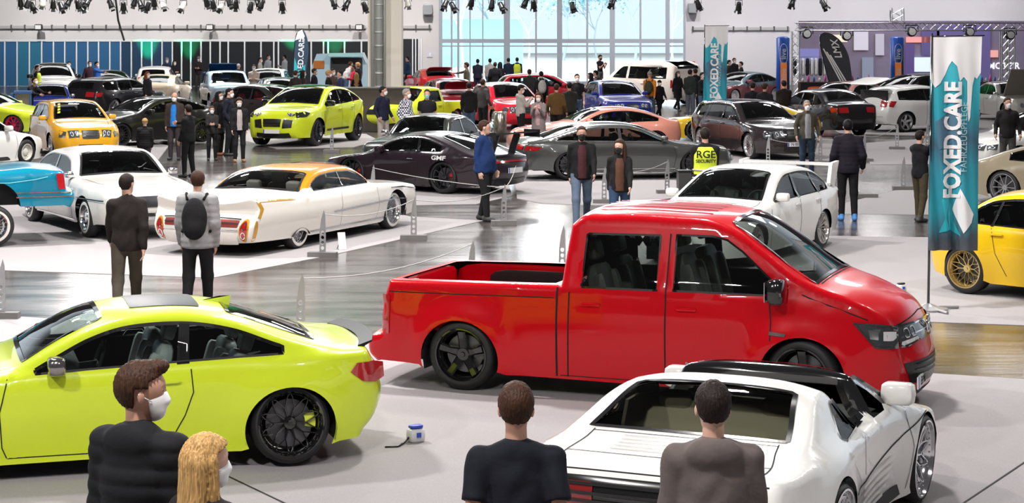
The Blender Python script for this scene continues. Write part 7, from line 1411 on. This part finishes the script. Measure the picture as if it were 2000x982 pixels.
CR = [ # px, top row, label, kwargs
 (796, 110, 'man in a navy and blue jacket beside the dark door', D(face=160, top=(.02, .05, .12))), (911, 122, 'visitor in an olive coat with raised arms in front of the window', D(face=170, coat='coat', top=(.12, .10, .07), pose='point', hair='full')),
 (933, 115, 'person in a dark jacket with an orange collar at the window', D(face=95, top=(.014, .016, .03), g=1.15)), (957, 114, 'man with pale sleeves leaning over at the window', D(face=90, top=(.45, .42, .40))),
 (967, 121, 'person in a black padded jacket at the window', D(face=90, coat='puffer', top=DKB)), (977, 121, 'person in black with a pale strap at the window', D(face=60, top=DKB, hair='long', fem=True)), (993, 113, 'man in a navy jacket at the window', D(face=90, top=NAVY)),
 (1034, 133, 'man in a dark grey jacket walking away behind the red cars', D(face=80, top=(.03, .032, .032), pose='walk')), (1057, 137, 'visitor in black with a white striped sleeve', D(face=100, top=DKB, pose='walk', pack=(.4, .38, .36))),
 (916, 160, 'man in a black jacket and jeans seen from behind left of the grey-jacket man', D(face=92, top=(.014, .012, .013), leg=JEAN, hood=True)), (943, 154, 'man in a grey jacket looking down at the red cars', D(face=50, top=(.075, .07, .07), leg=(.014, .014, .016), hz=.3)),
 (1017, 165, 'man in a cream hooded top holding out his phone', D(face=20, top=(.52, .48, .44), leg=(.012, .012, .014), pose='phone', coat='hoodie', hood=True)), (1052, 180, 'woman in a long grey-beige coat with a pink top', D(face=-100, coat='coat', top=(.22, .18, .17), fem=True, pose='phone', hair='long', hc='brown', inner=(.5, .3, .32))),
 (1087, 163, 'man in a mustard brown jacket seen from behind', D(face=75, top=(.13, .07, .02), leg=DKB, g=1.1)), (1112, 160, 'broad man in a dark olive jacket seen from behind', D(face=95, top=(.03, .032, .026), leg=DKB, g=1.2, coat='hoodie', hood=True)),
 (1127, 144, 'tall man in a black t-shirt with a mask facing the camera', D(face=-80, coat='tee', top=DKB, h=1.85)), (1153, 142, 'dark-haired woman in black beside the mauve jacket', D(face=170, top=DKB, hair='long', hc='black', fem=True)), (1163, 137, 'person in a pale mauve jacket with a black backpack', D(face=165, top=(.38, .30, .32), leg=GREY, pack=(.012, .012, .016))),
 (1424, 117, 'left one of three spectators standing by the right wall', D(face=0, top=DKB)), (1434, 113, 'middle one of three spectators standing by the right wall', D(face=-60, top=DKB)), (1447, 120, 'right one of three spectators standing by the right wall', D(face=180, top=DKB)),
 (1470, 160, 'person in a black jacket with a yellow collar behind the dark saloon', D(face=85, top=DKB, leg=DKB, g=1.15)), (1494, 162, 'person in black behind the roof of the dark saloon', D(face=60, top=DKB, leg=DKB)), (1531, 157, 'broad person in a dark jacket below the left advertising column', D(face=95, top=(.016, .012, .012), leg=DKB, g=1.2)),
 (1719, 110, 'stage helper in black near the middle column', D(face=-90, top=DKB, fem=True, hair='long', hc='black')), (1968, 190, 'masked man in a black jacket beside the grey saloon', D(face=-100, top=(.02, .016, .018), hz=.4)),
 (56, 148, 'man in black bending over behind the blue trolley', D(face=-30, top=DKB, pose='lean')), (135, 120, 'man in a long black coat in front of the blue partition', D(face=-85, top=(.014, .012, .016), coat='coat')), (175, 119, 'visitor in a maroon vest beside the blue jacket', D(face=-60, top=(.05, .02, .03))), (189, 120, 'man in a bright blue jacket pointing right', D(face=-20, top=(.03, .12, .42), pose='point')),
 (288, 140, 'red-haired woman in a black jacket', D(face=-30, top=DKB, hair='long', hc='red', fem=True)), (326, 113, 'person in a navy coat with pale hair', D(face=-70, top=(.02, .03, .07), hair='full', hc='grey', coat='coat')), (341, 118, 'woman with a plaid scarf in black trousers', D(face=-60, top=DKB, hair='long', hc='black', fem=True)),
 (388, 110, 'person with a white cap holding a yellow sheet', D(face=-95, top=(.05, .035, .04), hair='cap', hc='grey', pose='hold')), (466, 124, 'man in black overalls with a red stripe seen from behind', D(face=95, top=(.02, .016, .018), hair='crop', hc='grey')), (496, 126, 'person in a cream top facing the camera', D(face=-90, top=(.60, .48, .42), leg=(.08, .02, .03))),
 (508, 112, 'person in a pale cream jacket left of the black vest', D(face=0, top=(.60, .58, .52))), (524, 107, 'man in a white shirt with a black vest', D(face=-30, top=(.60, .62, .66))), (556, 107, 'person in a white sweater beside the green light', D(face=160, top=(.60, .62, .66), leg=(.06, .05, .055))),
 (592, 137, 'woman with brown scarf at the foot of the feather flag', D(face=20, top=(.05, .03, .022), hair='long', hc='dark', fem=True)), (614, 133, 'man in a black jacket in front of the camper', D(face=20, top=DKB)), (642, 137, 'blond person in a black coat in front of the camper', D(face=0, top=(.012, .014, .013), hair='full', hc='blond')),
 (664, 138, 'dark-haired person in a blue scarf below the camper hatch', D(face=-160, top=(.03, .04, .09))), (675, 118, 'man in a white t-shirt leaning at the camper hatch', D(face=40, top=(.66, .64, .62), coat='tee', pose='lean')), (690, 127, 'woman in a bright red jacket at the camper', D(face=-160, top=(.60, .02, .06), hair='short', hc='dark', fem=True)), (699, 122, 'person in black behind the red jacket', D(face=150, top=DKB, hair='full', hc='blond')),
 (696, 142, 'small blonde person in black in front of the red jacket', D(face=100, top=DKB, hair='long', hc='blond', fem=True, h=1.5)), (1372, 141, 'person in black behind the smaller teal flag', D(face=-40, top=DKB)), (650, 134, 'person in a brown jacket among the camper crowd', D(face=-40, top=(.10, .06, .045))), (578, 137, 'dark-clad person behind the woman with the brown scarf', D(face=60, top=(.03, .02, .02)))]
for i, (px, yt, lb, k) in enumerate(CR):
    k = dict(D(leg=[DKB, GREY, NAVY, JEAN][i % 4], hc=['dark', 'brown', 'black'][i % 3], pose=['stand', 'pockets', 'hold'][i % 3]), **k); h = k.pop('h', 1.76 if not k.get('fem') else 1.68); k.setdefault('mask', abs(k['face']) < 150 and k['face'] < 40); hd_(px, yt, lb, h, 0, **k)
r, J = hd_(1010, 112, 'steward in a yellow vest standing at the window', 1.76, 0, face=88, top=DKB, leg=DKB, mask=False); vest(r, J, False, 0)
r, J = hd_(73, 127, 'steward in a yellow vest at the far left', 1.76, 0, face=-10, top=DKB, leg=DKB, pose='stand'); vest(r, J, False, 0)
ft(1269, 138, 233, 'person in an orange jacket and jeans with a grey beanie', 0, face=75, pose='walk', top=(.72, .22, .02), leg=(.08, .12, .20), hair='beanie', hc='grey', mask=False, pack=(.05, .05, .03))
ft(1288, 155, 231, 'person in black with a brown bag walking beside the orange jacket', 0, face=-60, pose='walk', top=DKB, leg=DKB, hair='beanie', hc='black')
ft(1324, 137, 217, 'woman in a long black coat striding behind the white van', 0, face=-60, pose='walk', coat='coat', top=DKB, leg=DKB, hair='long', hc='black', fem=True)
ft(1348, 135, 231, 'man in a dark green jacket and jeans left of the smaller teal flag', 0, face=60, pose='stand', top=(.025, .03, .028), leg=(.12, .14, .17), hair='short', hc='dark', mask=False, shoe=(.6, .6, .6))
ft(1358, 133, 226, 'man in black behind the dark green jacket', 0, face=100, pose='stand', top=DKB, leg=DKB, hair='short', hc='brown', mask=False)
# photographer on a step behind the van
Yp = 94.; xp = (1172-1000)*Yp/F; zt2 = wz(107, Yp); t = empty('step_box', (xp, Yp, 0), 0, 'grey step box the photographer stands on behind the white van', 'step box'); zb_ = zt2-1.76; m = MB(); m.box((0, 0, zb_/2), (.8, .6, zb_)); m.build('box', BLOCKM, t); m = MB(); m.box((0, 0, zb_-.01), (.84, .64, .03)); m.build('tread', BLACK, t)
person('person in a black t-shirt photographing above the white van', xp, Yp, -40, h=1.76, pose='phone', coat='tee', top=DKB, leg=GREY, mask=True, maskc=(.01, .01, .012), z=zb_+.005)
